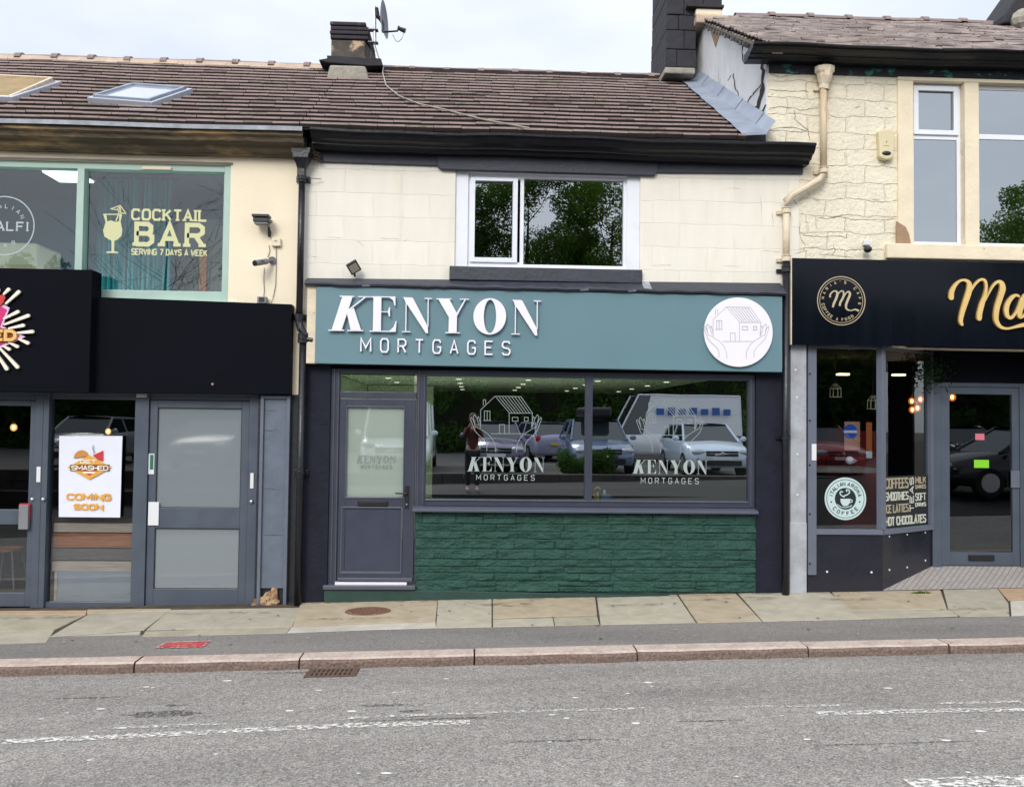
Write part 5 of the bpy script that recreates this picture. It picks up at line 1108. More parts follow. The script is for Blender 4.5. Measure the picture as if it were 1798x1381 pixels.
# door recess
yd = .5; dl_, dr_ = PX(1652, yd, 840), PX(1789, yd, 840); dzb, dzt = un(1720, 992, yd)[1], un(1720, 680, yd)[1]; zhd = un(1720, 672, yd)[1]
b = MB(); b.box(ad.x+.001, dl_-.004, yd-.02, yd+.06, dzb-.03, zhd); b.box(dr_+.004, dr_+.12, yd-.02, yd+.06, dzb-.03, zhd); b.box(dl_-.004, dr_+.004, yd-.02, yd+.06, dzt+.004, zhd)
b.build('door_frame', m_greyal, rb, .004)
gd = rect(1667, 692, 1777, 969, yd); b = MB(); b.box(dl_, gd[0], yd-.01, yd+.04, dzb, dzt); b.box(gd[1], dr_, yd-.01, yd+.04, dzb, dzt); b.box(gd[0], gd[1], yd-.01, yd+.04, gd[3], dzt); b.box(gd[0], gd[1], yd-.01, yd+.04, dzb, gd[2])
dC = b.build('cafe_door', m_greyal, rb, .004)
MB().box(gd[0]-.003, gd[1]+.003, yd+.01, yd+.015, gd[2]-.003, gd[3]+.003).build('door_glass', m_gR, dC)
q = rect(1701, 974, 1746, 984, yd-.02); b = MB(); b.box(q[0], q[1], yd-.025, yd-.01, q[2], q[3]); b.box(q[0]+.02, q[1]-.02, yd-.03, yd-.025, q[2]+.012, q[3]-.012); b.build('letterbox', m_blackp, dC, .003)
q = rect(1775, 826, 1790, 856, yd-.02); MB().box(q[0], q[1], yd-.03, yd-.01, q[2], q[3]).build('push_plate', m_greyal2, dC, .004)
q = rect(1711, 807, 1737, 821, yd-.0); MB().box(q[0], q[1], yd+.006, yd+.009, q[2], q[3]).build('green_sticker', M('lime_sticker', (.22, .62, .02), .6), dC)
q = rect(1713, 761, 1729, 772, yd-.0); MB().box(q[0], q[1], yd+.006, yd+.009, q[2], q[3]).build('pink_sticker', M('pink_sticker', (.62, .16, .22), .6), dC)
b = MB(); b.box(ad.x+.001, dr_+.5, yd-.03, yd+.06, zhd+.002, topz+.02); b.box(PX(1549, 0, 620), dr_+.6, -.1, yd, topz+.004, topz+.05); b.build('black_door_header', m_fasciaL, rb)
b = MB(); b.box(dr_+.121, dr_+.5, yd-.02, yd+.3, -.4, topz); b.box(dr_+.5, XE, 0, .3, -.4, pz); b.build('recess_return', m_fasciaL, rb)
# sloping tiled threshold
mt_thr = M('grey_mosaic_threshold', (.36, .33, .31), .75, var=.1, vs=8, extra=None)
b = MB(); z0g = gz(ac.x, 0)+.006; b.v += [(ac.x, 0.0, z0g), (7.0, 0.0, gz(7.0, 0)+.006), (7.0, yd+.02, dzb-.005), (ad.x, yd+.02, dzb-.005)]; b.face((0, 1, 2, 3))
def ribs(t, N, L, g, cur, bs_):
    w_ = N('ShaderNodeTexBrick'); w_.inputs['Scale'].default_value = 1; w_.inputs['Brick Width'].default_value = .05; w_.inputs['Row Height'].default_value = .05; w_.offset = 0; w_.inputs['Mortar Size'].default_value = .004
    w_.inputs['Color1'].default_value = (.40, .37, .345, 1); w_.inputs['Color2'].default_value = (.34, .315, .30, 1); w_.inputs['Mortar'].default_value = (.17, .15, .14, 1)
    m0_ = N('ShaderNodeMapping'); m0_.inputs['Rotation'].default_value = (0, 0, .78); L(g.outputs['Position'], m0_.inputs[0]); L(m0_.outputs[0], w_.inputs['Vector']); return w_.outputs['Color']
b.build('tiled_threshold', M('grey_tile_threshold', (.36, .33, .31), .7, extra=ribs), rb, recalc=False)
rroom = room('cafe_room', rb, xw0-.1, XE-.3, .62, 5.5, .2, pz, m_dark)

# ================================================================== SIGNS
# teal sign
sy = -.14
S = thing('fascia_sign', 'long teal shop sign board reading KENYON MORTGAGES with raised white letters', 'sign', (.8, sy, 2.6))
tl, tr_, br_, bl_ = un(554, 502, sy), un(1373.5, 520, sy), un(1373.5, 653, sy), un(554, 637.5, sy)
xl_, xr_ = (tl[0]+bl_[0])/2, (tr_[0]+br_[0])/2
MB().prism([(xl_, bl_[1]), (xr_, br_[1]), (xr_, tr_[1]), (xl_, tl[1])], sy, -.005).build('sign_board', m_teal, S, .003)
xe = PX(538, sy, 570); MB().prism([(xe, bl_[1]+.0), (xl_-.002, bl_[1]), (xl_-.002, tl[1]+.01), (xe, tl[1]+.01)], sy+.02, -.005).build('cream_end_trim', m_creampipe, S, .003)
A = un(577.5, 581, sy); B = un(946.5, 519, sy); hz_ = (60.5/1500)*9.26
b = MB(); kenyon(b, lambda u, v: (A[0]+u/1700*(B[0]-A[0]), A[1]+v/280*hz_-.012*u/1700), sy-.045, sy-.018); b.build('raised_letters', m_white, S, 0)
zq = lambda x, y: un(570+x/4.61, 500+y/4.61, sy)
A2, B2 = zq(290, 546), zq(1505, 432); B2 = (B2[0], A2[1]+25.5/1500*9.26)
wd_ = [1.25 if c == 'M' else 1 for c in 'MORTGAGES']; un_ = (B2[0]-A2[0])/(sum(wd_)+.95*8); xx_ = A2[0]
for c, w_ in zip('MORTGAGES', wd_):
    b = MB(); text(b, c, xx_, xx_+w_*un_+.0, A2[1], B2[1], .0165, sy-.035, sy-.015, f=lambda u, v: (u, v-.012*(u-A2[0])/(B2[0]-A2[0]))); b.build('raised_small_letter', m_white, S); xx_ += (w_+.95)*un_
b = MB(); cc = un(1295, 583.5, sy); rd = 62/1500*9.24; disc(b, cc[0], cc[1], rd, sy-.035, sy-.012); dsc = b.build('round_plaque', m_white, S, .003)
b = MB(); yv = sy-.036; kx = lambda u, v: un(1275.6+(u-790)*.92/5.288, 538.5+(v-292)*.92/5.288, yv); house(b, kx, 5.0, yv-.0006, yv+.001); b.build('house_in_hands_drawing', m_greyline, dsc)
# black sign boards of the left shop
fy1 = -.13; Q = [un(160, 521, fy1), un(510.5, 534, fy1), un(510.5, 692, fy1), un(160, 689, fy1)]
o = MB().prism([(Q[3][0], Q[3][1]), ((Q[1][0]+Q[2][0])/2, Q[2][1]), ((Q[1][0]+Q[2][0])/2, Q[1][1]), (Q[3][0], Q[0][1])], fy1, -.001).build('blank_fascia_board', m_fasciaL, None, .003)
tag(o, 'plain matt black fascia board above the grey frosted door', 'sign board')
MB().box(*[v for v in (P3(373, 674, fy1).x-.01, P3(373, 674, fy1).x+.012)], fy1-.004, fy1, P3(373, 674, fy1).z-.012, P3(373, 674, fy1).z+.012).build('patch_mark', m_bare, o)
fy2 = -.24; S2 = thing('burger_sign', 'black box sign with pink and cream starburst lettering above the left glass door', 'sign', (-5, fy2, 2.5))
xr2 = PX(159, fy2, 580); xcorner = xr2; zt2a = un(-0, 470, fy2)[1]; zb2 = un(80, 688, fy2)[1]
MB().box(-7.4, xr2, fy2, -.002, zb2, un(80, 472, fy2)[1]).build('sign_box', m_fasciaL, S2, .004)
zl = lambda x, y: un(x/6.906, 480+y/6.906, fy2)
b = MB()
rays = [((60, 260), (122, 198), 40), ((85, 375), (245, 228), 42), ((60, 555), (235, 468), 40), ((65, 625), (360, 515), 42), ((120, 672), (300, 632), 40), ((215, 725), (410, 708), 42), ((240, 795), (355, 845), 42), ((120, 835), (228, 888), 40), ((55, 880), (130, 920), 38), ((10, 900), (230, 1135), 42), ((-30, 960), (100, 1155), 44), ((-20, 260), (-5, 205), 40), ((-60, 500), (-30, 190), 40), ((-120, 1000), (-30, 1200), 40)]
rays += [((-200-p[0], p[1]), (-200-q[0], q[1]), w_) for p, q, w_ in rays[:11]]
for i, (p, q, w_) in enumerate(rays):
    ribbon(b, [p, q], [w_*.5, w_], zl, fy2-.035-.0003*(i % 14), fy2-.012); k_ = 8; pts = []
    a = math.atan2(q[1]-p[1], q[0]-p[0])
    pts = [zl(q[0]+w_/2*math.cos(a-math.pi/2+math.pi*j/k_), q[1]+w_/2*math.sin(a-math.pi/2+math.pi*j/k_)) for j in range(k_+1)]; b.prism(pts, fy2-.035-.0003*(i % 14), fy2-.012)
b.build('starburst_rays', m_lcream, S2)
b = MB(); b.prism([zl(*p) for p in [(-200, 380), (60, 380), (130, 420), (60, 600), (40, 640), (320, 770), (10, 910), (-200, 960)]], fy2-.022, fy2-.012); b.build('pale_pink_edge', M('pale_pink_acrylic', (.75, .5, .72), .4), S2)
b = MB(); b.prism([zl(*p) for p in [(-200, 395), (50, 415), (95, 440), (30, 600), (10, 650), (250, 760), (0, 880), (-200, 930)]], fy2-.03, fy2-.0225); b.build('magenta_shape', m_magenta, S2)
b = MB()
for p in ((-40, 330), (10, 300), (35, 340), (5, 370), (50, 300)): c_ = zl(*p); disc(b, c_[0], c_[1], .032, fy2-.04-.002*p[0]/50, fy2-.03, 12)
b.build('berry_cluster', m_red, S2)
b = MB(); text(b, 'HED', zl(-190, 0)[0], zl(255, 0)[0], zl(0, 824)[1], zl(0, 684)[1], .032, fy2-.055, fy2-.03, gap=.30); b.build('sign_letters', m_lorange, S2)
b = MB(); b.box(zl(-200, 0)[0], zl(195, 0)[0], fy2-.033, fy2-.0305, zl(0, 838)[1], zl(0, 670)[1]); b.build('brown_letter_band', m_brown, S2)  # plain brown band behind the letters
# cafe sign
cy = -.15; S3 = thing('cafe_sign', 'glossy black cafe sign with gold script lettering and a round gold emblem', 'sign', (6, cy, 2.9))
q = rect(1391, 455.5, 1797, 608, cy); zt3 = un(1595, 457, cy)[1]
MB().box(q[0], XE, cy, -.001, un(1595, 608, cy)[1], zt3).build('sign_board', m_fasciaR, S3, .002)
b = MB(); b.box(q[0]-.012, q[0]-.001, cy+.005, -.0, un(1595, 608, cy)[1], zt3); b.build('edge_trim', m_creampipe, S3)
mg = lambda x, y: un(1640+x/9.209, 470+y/9.209, cy)
strokes = [([(255, 490), (262, 400), (310, 300), (380, 228), (460, 205), (530, 240), (550, 320), (528, 430), (478, 580), (432, 730), (408, 860), (428, 925)], [80, 74, 56, 38, 36, 60, 84, 88, 82, 72, 60, 42]),
 ([(540, 470), (590, 350), (660, 250), (740, 196), (800, 225), (818, 330), (795, 460), (748, 600), (712, 740), (706, 825)], [18, 30, 36, 38, 46, 40, 54, 76, 80, 76]),
 ([(800, 540), (870, 400), (935, 290), (1010, 232), (1065, 262), (1082, 350), (1045, 480), (995, 640), (975, 780), (988, 880), (1050, 960), (1150, 988), (1260, 968), (1400, 932), (1500, 928), (1620, 975), (1760, 960)], [16, 25, 34, 46, 76, 92, 86, 80, 78, 70, 50, 34, 36, 60, 70, 50, 20]),
 ([(1345, 470), (1300, 450), (1240, 480), (1172, 570), (1142, 680), (1160, 785), (1220, 815), (1290, 740), (1340, 630), (1385, 500)], [30, 42, 58, 70, 74, 60, 46, 34, 30, 40]),
 ([(1440, 452), (1392, 600), (1352, 740), (1372, 800), (1440, 765), (1510, 660), (1560, 540)], [66, 78, 80, 56, 36, 30, 40])]
b = MB(); e = MB()
for i, (p, w_) in enumerate(strokes):
    pp, ww = smoothpts(p, w_, 5); ribbon(b, pp, ww, mg, cy-.035-.0006*i, cy-.012-.0001*i); ribbon(e, pp, [x+15 for x in ww], mg, cy-.0115-.0004*i, cy-.001)
    for pe, we in ((pp[0], ww[0]), (pp[-1], ww[-1])): c_ = mg(pe[0], pe[1]); disc(b, c_[0], c_[1], we/9.209/1500*9.25/2, cy-.0345-.0006*i, cy-.012, 14)
b.build('gold_script_letters', m_gold, S3); e.build('letter_backing', m_goldedge, S3)
em = lambda x, y: un(1420+x/11.51, 470+y/11.51, cy)
b = MB(); c_ = em(655, 668); rr = 500/11.51/1500*9.25; ring(b, c_[0], c_[1], rr, .009, cy-.006, cy-.001); ring(b, c_[0], c_[1], rr*.905, .005, cy-.006, cy-.001)
for i, (p, w_) in enumerate([([(430, 600), (430, 545), (480, 485), (540, 470), (575, 520), (550, 620), (505, 720), (482, 800)], [34, 30, 24, 26, 44, 46, 44, 34]), ([(560, 590), (620, 492), (680, 470), (703, 530), (680, 620), (635, 700), (620, 775)], [14, 20, 26, 30, 40, 42, 36]), ([(690, 620), (755, 505), (810, 490), (826, 550), (785, 650), (747, 760), (765, 838), (850, 866), (930, 842), (1005, 872)], [14, 24, 36, 46, 46, 46, 34, 20, 30, 44])]):
    pp, ww = smoothpts(p, w_, 4); ribbon(b, pp, ww, em, cy-.008-.0005*i, cy-.001)
arctext(b, "MARIA'S", c_[0], c_[1], rr*.78, 172, 78, .027, .0055, cy-.006, cy-.001); arctext(b, 'CAFE', c_[0], c_[1], rr*.78, 42, -8, .027, .0055, cy-.006, cy-.001)
arctext(b, 'COFFEE', c_[0], c_[1], rr*.78, 192, 238, .027, .0055, cy-.006, cy-.001, inward=True); arctext(b, '&', c_[0], c_[1], rr*.78, 257, 257, .025, .005, cy-.006, cy-.001, inward=True); arctext(b, 'FOOD', c_[0], c_[1], rr*.78, 274, 306, .027, .0055, cy-.006, cy-.001, inward=True)
b.build('round_emblem', m_goldp, S3)
# poster taped in the left window
py_ = .045; P_ = [un(104.5, 765, py_), un(215.5, 765, py_), un(211, 908, py_), un(103.5, 907, py_)]
b = MB(); n = 10
for j in range(n+1):
    for i in range(n+1):
        u, v = i/n, j/n; a = [P_[3][k]*(1-u)+P_[2][k]*u for k in (0, 1)]; c = [P_[0][k]*(1-u)+P_[1][k]*u for k in (0, 1)]
        b.v.append((a[0]*(1-v)+c[0]*v, py_-.004-.006*math.sin(u*5+v*3)*(.4+v*(1-v)), a[1]*(1-v)+c[1]*v))
for j in range(n):
    for i in range(n): b.face((j*(n+1)+i, j*(n+1)+i+1, (j+1)*(n+1)+i+1, (j+1)*(n+1)+i))
PO = thing('poster', 'white paper poster with burger logo and COMING SOON in the left window', 'poster', (-4.2, py_, 1)); b.build('paper_sheet', m_paper, PO, smooth=True, recalc=False)
pz_ = py_-.014; zp = lambda x, y: un(90+x/8.127, 750+y/8.127, pz_)
b = MB(); b.prism([zp(*p) for p in [(230, 570), (540, 395), (860, 570), (545, 745)]], pz_, pz_+.001); b.build('orange_diamond', m_orange, PO)
b = MB(); b.prism([zp(320+205*(0.5+.5*math.cos(a)), 440-100*math.sin(a)+(-50)*(.5+.5*math.cos(a))*.6) for a in [math.pi*k/10 for k in range(11)]], pz_-.0010, pz_+.001); b.build('bun_print', M('bun_print', (.55, .24, .06), .7), PO)
b = MB(); b.prism([zp(*p) for p in [(590, 400), (740, 330), (735, 480), (660, 455)]], pz_-.0015, pz_+.001); b.prism([zp(*p) for p in [(430, 620), (650, 620), (545, 690)]], pz_-.001, pz_+.0005); b.build('red_print', m_red, PO)
b = MB(); b.prism([zp(*p) for p in [(270, 530), (830, 530), (830, 620), (270, 620)]], pz_-.0018, pz_+.0003); b.build('brown_banner', m_brown, PO)
b = MB(); A = zp(285, 612); B = zp(818, 545); text(b, 'SMASHED', A[0], B[0], A[1], B[1], .010, pz_-.0025, pz_-.0018, gap=.22); A = zp(410, 515); B = zp(650, 460); text(b, 'GET', A[0], B[0], A[1], B[1], .009, pz_-.003, pz_-.0018, gap=.25); b.prism([zp(*p) for p in [(440, 630), (640, 630), (610, 656), (470, 656)]], pz_-.0022, pz_); b.build('pale_print', m_lcream, PO)
b = MB(); ribbon(b, [(600, 255), (592, 300), (612, 340), (606, 375)], 9, zp, pz_-.002, pz_); b.build('straw_print', m_frieze, PO)
b = MB(); A = zp(215, 1040); B = zp(855, 945); text(b, 'COMING', A[0], B[0], A[1], B[1], .019, pz_-.001, pz_+.001, gap=.3); A = zp(315, 1180); B = zp(745, 1090); text(b, 'SOON', A[0], B[0], A[1], B[1], .019, pz_-.001, pz_+.001, gap=.3); b.build('orange_lettering', m_orange, PO)
# cafe window vinyls
yv = .012; VC = thing('coffee_sticker', 'round pale blue sticker with coffee cup, ITALIAN AROMA COFFEE, on the cafe window', 'sticker', P3(1484, 875, yv)); zs_ = lambda x, y: un(1420+x/6.578, 720+y/6.578, yv)
m_pb = M('pale_blue_vinyl', (.50, .64, .64), .5); m_dk = M('black_vinyl', (.015, .018, .022), .4)
b = MB(); c_ = zs_(424, 1020); R1 = 248/6.578/1500*9.41; disc(b, c_[0], c_[1], R1, yv, yv+.003); b.build('outer_disc', m_pb, VC)
b = MB(); ring(b, c_[0], c_[1], R1*.90, .006, yv-.0015, yv); disc(b, c_[0], c_[1], R1*.51, yv-.0015, yv)
arctext(b, 'ITALIAN', c_[0], c_[1], R1*.70, 168, 96, .037, .008, yv-.0015, yv); arctext(b, 'AROMA', c_[0], c_[1], R1*.70, 76, 14, .037, .008, yv-.0015, yv); arctext(b, 'COFFEE', c_[0], c_[1], R1*.70, 222, 318, .037, .008, yv-.0015, yv, inward=True)
for a in (193, -12): disc(b, c_[0]+R1*.7*math.cos(R(a)), c_[1]+R1*.7*math.sin(R(a)), .010, yv-.0016, yv, 8)
b.build('black_print', m_dk, VC)
b = MB(); b.prism([zs_(*p) for p in [(365, 1020), (480, 1020), (475, 1060), (455, 1095), (440, 1104), (405, 1104), (385, 1090), (368, 1060)]], yv-.004, yv-.0015); ribbon(b, [(476, 1030), (500, 1035), (498, 1058), (470, 1065)], 9, zs_, yv-.0037, yv-.0015)
ribbon(b, [(328, 1085), (370, 1115), (430, 1122), (480, 1108), (495, 1092)], 9, zs_, yv-.0034, yv-.0015)
for p in ([(405, 1005), (412, 985), (440, 975), (470, 950), (460, 920), (435, 918), (440, 940)], [(400, 995), (375, 980), (360, 955), (375, 935), (395, 945)]): pp, ww = smoothpts(p, [13]*len(p), 3); ribbon(b, pp, ww, zs_, yv-.0031, yv-.0015)
b.build('cup_print', m_pb, VC)
# menu vinyl on the splayed pane (local coordinates along the pane)
def spf(d_):
    def f(u, v): p = ac+dv*u+nv*d_; return (p.x, p.y, v)
    return f
VM = thing('menu_sticker', 'black vinyl panel with cream words COFFEES SMOOTHIES on the splayed cafe window', 'sticker', (ac.x+.4, .2, 1.0))
mzb, mzt = sillz+.012, un(1585, 835, .2)[1]; L1 = ln-.10
def sptext(bm_, s, u0, u1, z0, z1, sw, gap=.3, vert=False):
    tmp = MB()
    if vert: text(tmp, s, z0, z1, -u1, -u0, sw, 0, .001, gap=gap, slab=.6, f=lambda a, c: (-c, a))
    else: text(tmp, s, u0, u1, z0, z1, sw, 0, .001, gap=gap, slab=.6)
    k = len(bm_.v)
    for (u, y, v) in tmp.v: p = ac+dv*u+nv*(-.011-y); bm_.v.append((p.x, p.y, v))
    bm_.f += [tuple(i+k for i in f_) for f_ in tmp.f]; bm_.m += tmp.m
b = MB(); splay(b, .035, ln-.055, -.017, -.0135, mzb, mzt); b.build('black_panel', m_dk, VM)
b = MB(); k2 = MB(); hh = (mzt-mzb)/4.15; U = lambda f: .075+f*(L1-.075)
def sptext2(*a, **k): pass
for tgt, s, u0, u1, r0_, r1_, sw in ((b, 'COFFEES', 0, .56, 3.12, 4.0, .017), (k2, 'SMOOTHIES', 0, .56, 2.15, 2.85, .014), (b, 'ICE LATTES', 0, .56, 1.15, 1.85, .014), (k2, 'HOT CHOCOLATES', 0, 1, .12, .85, .017), (b, 'MILK', .73, 1, 3.45, 4.0, .013), (b, 'SHAKES', .73, 1, 3.0, 3.35, .009), (k2, 'SOFT', .73, 1, 2.0, 2.65, .013), (k2, 'DRINKS', .73, 1, 1.5, 1.85, .009)):
    tmp = MB(); text(tmp, s, U(u0), U(u1), mzb+r0_*hh, mzb+r1_*hh, sw, -.004, 0, gap=.28, slab=.5 if sw > .01 else 0)
    kk = len(tgt.v)
    for (u, y, v) in tmp.v: p = ac+dv*u+nv*(-.0135-y); tgt.v.append((p.x, p.y, v))
    tgt.f += [tuple(i+kk for i in f_) for f_ in tmp.f]; tgt.m += tmp.m
tmp = MB(); 
text(tmp, 'TEAS', mzb+1.1*hh, mzb+4.0*hh, 0, U(.69)-U(.59), .012, -.004, 0, gap=.3, slab=.5, f=lambda a, c: (U(.69)-c, a))
for (u, y, v) in tmp.v: p = ac+dv*u+nv*(-.0135-y); k2.v.append((p.x, p.y, v))
kk = len(k2.v)-len(tmp.v); k2.f += [tuple(i+kk for i in f_) for f_ in tmp.f]; k2.m += tmp.m
b.build('gold_words', M('dull_gold_vinyl', (.42, .36, .24), .6), VM); k2.build('cream_words', M('cream_vinyl', (.58, .60, .52), .6), VM)

# ================================================================== PIPES, LAMPS, BOXES ON THE WALLS
T = thing('drainpipe', 'black cast iron drainpipe with hopper head between left and middle buildings', 'drainpipe', (XL, -.1, -.1))
yp = -.09; xa = PX(529, yp, 380); xb_ = PX(527.5, yp, 820); zz = lambda py: un(529, py, yp)[1]
MB().tube([(xa, yp, zz(292)), (xa, yp, zz(560))], .036, 14).build('upper_pipe', m_blackpipe, T, smooth=True)
b = MB(); b.tube([(xa, yp, zz(556)), (xa, yp, zz(566)), (xa+.02, yp-.01, zz(577)), (xb_+.03, yp-.01, zz(588)), (xb_+.035, yp, zz(600))], .040, 14); b.tube([(xb_, yp, zz(585)), (xb_, yp, zz(602))], .056, 14); b.tube([(xb_-.02, yp-.01, zz(594)), (xb_+.11, yp-.01, zz(597))], .032, 10); b.build('swan_neck', m_blackpipe, T, smooth=False)
MB().tube([(xb_, yp, zz(600)), (xb_, yp, -.09)], .038, 14).build('lower_pipe', m_blackpipe, T, smooth=True)
for py, x_ in ((312, xa), (556, xa), (830, xb_)):
    b = MB(); b.tube([(x_, yp, zz(py+4)), (x_, yp, zz(py-4))], .047, 14); b.tube([(x_, yp, zz(py+8)), (x_, yp, zz(py+5))], .044, 14); b.box(x_-.075, x_+.075, -.03, -.0, zz(py+5), zz(py-5)); b.build('pipe_collar', m_blackpipe, T, .003)
b = MB(); p = P3(532, 262, yp); k0 = len(b.v)
prof = [(0.105, .0), (.105, -.05), (.09, -.07), (.085, -.11), (.055, -.17), (.042, -.22), (.042, -.30)]
for r_, dz_ in prof:
    for sx_, sy_ in ((-1, -1), (1, -1), (1, 1), (-1, 1)): b.v.append((p.x-.01+sx_*r_*1.0, yp+sy_*min(r_, .08), p.z+dz_))
for i in range(len(prof)-1):
    for q_ in range(4): b.face((k0+i*4+q_, k0+i*4+(q_+1) % 4, k0+i*4+4+(q_+1) % 4, k0+i*4+4+q_))
b.face((k0, k0+1, k0+2, k0+3)); b.build('hopper_head', m_blackpipe, T, .006)
b = MB(); b.box(p.x-.06, p.x+.05, yp-.07, 0, p.z+.002, p.z+.16); b.tube([(p.x+.02, yp-.075, p.z+.02), (p.x+.02, yp-.075, p.z+.11)], .022, 8); b.build('gutter_outlet', m_blackpipe, T, .004)
b = MB()
for _ in range(40): b.tube([(p.x+.10+random.uniform(-.05, .09), yp+.03+random.uniform(-.03, .03), p.z-.02+random.uniform(-.05, .03)), (p.x+.10+random.uniform(-.05, .10), yp+random.uniform(-.03, .03), p.z-.06+random.uniform(-.08, .02))], .004, 4)
b.tube([(xa+.03, yp, zz(312)), (xa+.2, -.03, zz(311))], .004, 5)
b.build('twig_debris', m_bark, T)
T = thing('drainpipe', 'cream cast iron drainpipe with rust streaks, offset bend and black lower length, by the cafe', 'drainpipe', (3.6, -.1, 0))
zz = lambda px, py: un(px, py, yp)
A_ = zz(1446, 160); B_ = zz(1446, 300); C_ = zz(1380, 352); D_ = zz(1381, 455); E_ = zz(1381, 1038)
xC = (C_[0]+D_[0])/2
b = MB(); hp_ = zz(1448, 118); k0 = 0
for r_, dz_ in [(.115, 0), (.115, -.05), (.085, -.075), (.085, -.12), (.06, -.19), (.05, -.21), (.05, -.26)]:
    for j in range(10): a = 2*math.pi*j/10; b.v.append((hp_[0]+r_*math.cos(a), yp+min(r_, .085)*math.sin(a), hp_[1]+dz_))
for i in range(6):
    for q_ in range(10): b.face((i*10+q_, i*10+(q_+1) % 10, i*10+10+(q_+1) % 10, i*10+10+q_))
b.face(range(10)); b.build('hopper_head', m_creampipe, T, .004)
MB().tube([(hp_[0], yp, hp_[1]-.02), (hp_[0], yp, hp_[1]+.12)], .03, 10).build('outlet_spigot', m_blackpipe, T)
MB().tube([(A_[0], yp, A_[1]+.06), (A_[0], yp, B_[1])], .037, 14).build('rusty_pipe', m_rust, T, smooth=True)
MB().tube([(A_[0], yp, B_[1]+.03), (A_[0], yp, B_[1]-.05), (A_[0]-.06, yp-.01, B_[1]-.11), (xC+.06, yp-.01, C_[1]+.06), (xC, yp, C_[1]+.0), (xC, yp, C_[1]-.10)], .039, 14).build('offset_bend', m_creampipe, T, smooth=True)
MB().tube([(xC, yp, C_[1]-.08), (xC, yp, D_[1]-.03)], .037, 14).build('middle_pipe', m_creampipe, T, smooth=True)
MB().tube([(xC, yp, D_[1]-.03), (xC, yp, 0.0)], .040, 14).build('black_lower_pipe', m_blackpipe, T, smooth=True)
for x_, z_, m_x in ((A_[0], A_[1]+.05, m_creampipe), (A_[0], B_[1]-.0, m_creampipe), (xC, C_[1]-.12, m_creampipe), (xC, D_[1]+.0, m_creampipe), (xC, zz(1381, 768)[1], m_blackpipe), (xC, D_[1]-.12, m_blackpipe)):
    b = MB(); b.tube([(x_, yp, z_-.025), (x_, yp, z_+.025)], .05, 14); b.tube([(x_, yp, z_+.03), (x_, yp, z_+.04)], .053, 14); b.box(x_-.085, x_+.08, -.03, 0, z_-.02, z_+.02); b.build('pipe_collar', m_x, T, .003)
# lamps, camera, boxes
def P(px, py, y): return P3(px, py, y)
T = thing('floodlight', 'small black floodlight on a bracket, on the cream wall above the frosted door', 'light', P(462, 390, -.1))
p = P(461, 386, -.10); b = MB(); b.box(p.x-.095, p.x+.085, -.19, -.06, p.z+.015, p.z+.045); b.box(p.x-.085, p.x+.08, -.175, -.05, p.z-.035, p.z+.01); b.build('lamp_body', m_blackp, T, .006)
b = MB(); b.box(p.x-.075, p.x+.07, -.165, -.06, p.z-.055, p.z-.036); b.tube([(p.x+.09, -.12, p.z-.02), (p.x+.11, -.12, p.z-.02)], .018, 8); b.build('lamp_bracket', m_greyp, T, .004)
b = MB(); b.tube([(p.x+.055, -.05, p.z-.06), (p.x+.06, -.03, p.z-.12), (p.x+.06, -.03, p.z-.17)], [.012, .022, .014], 8); b.build('cable_gland', m_blackp, T)
q = rect(477, 418, 493, 432, -.03); b = MB(); b.box(q[0], q[1], -.045, 0, q[2], q[3]); o = b.build('junction_box', m_stonetrim, None, .006); tag(o, 'small cream junction box on the wall between floodlight and security camera', 'box')
b = MB(); b.box(q[0]+.03, q[0]+.06, -.047, -.044, q[3]-.04, q[3]-.03); b.build('label_mark', m_greyp, o)
T = thing('security_camera', 'grey bullet security camera pointing left, on the cream wall above the frosted door', 'camera', P(465, 461, -.1))
a, c = P(448, 462, -.22), P(470, 458.5, -.08); b = MB(); b.tube([a, a+(c-a)*.9, c], [.032, .032, .024], 14); b.build('camera_body', m_greyp, T, smooth=False)
b = MB(); d_ = (a-c).normalized(); b.tube([a, a+d_*.012], .030, 14); b.build('camera_lens', m_blackp, T)
b = MB(); b.tube([P(478, 457, -.0), P(478, 457, -.03)], .042, 14); b.tube([P(478, 457, -.03), c], .014, 8); b.build('wall_mount', m_greyp, T)
b = MB(); b.box(a.x-.02, c.x-.02, a.y+.02, a.y+.09, a.z+.034, a.z+.040); b.build('sun_shield', m_greyp, T, .002)
def cable(pts, label, name='cable', r=.0035):
    o = MB().tube([P(*p) for p in pts], r, 6).build(name, m_greyp); return tag(o, label, 'cable')
cable([(472, 430, -.012), (474, 440, -.01), (470, 452, -.01)], 'short grey cable from the floodlight down to the security camera')
cable([(464, 470, -.01), (463, 490, -.01), (464, 510, -.01), (463, 522, -.01)], 'thin grey cable hanging straight down below the security camera')
cable([(485, 432, -.01), (485, 470, -.01), (484, 500, -.01), (480, 520, -.01), (476, 531, -.01)], 'longer curved cable from the cream junction box to the black fascia')
q = rect(453, 523, 469, 533, -.06); o = MB().box(q[0], q[1], -.10, -.02, q[2], q[3]+.01).build('cable_box', m_greyp, None, .005); tag(o, 'small dark cable box sitting on top of the blank black fascia', 'box')
MB().box(q[0]+.02, q[1]-.02, -.104, -.1, q[2]+.015, q[3]).build('box_lid', m_blackp, o)
T = thing('floodlight', 'small square floodlight tilted downwards above the teal sign, left of the middle window', 'light', P(621, 472, -.1))
b = MB(); p = P(621, 469, -.12); 
k0 = 0; u_ = Vector((.72, 0, .45)).normalized()*.062; v_ = Vector((-.35, -.45, .6)).normalized()*.062; n_ = u_.cross(v_).normalized()*.025
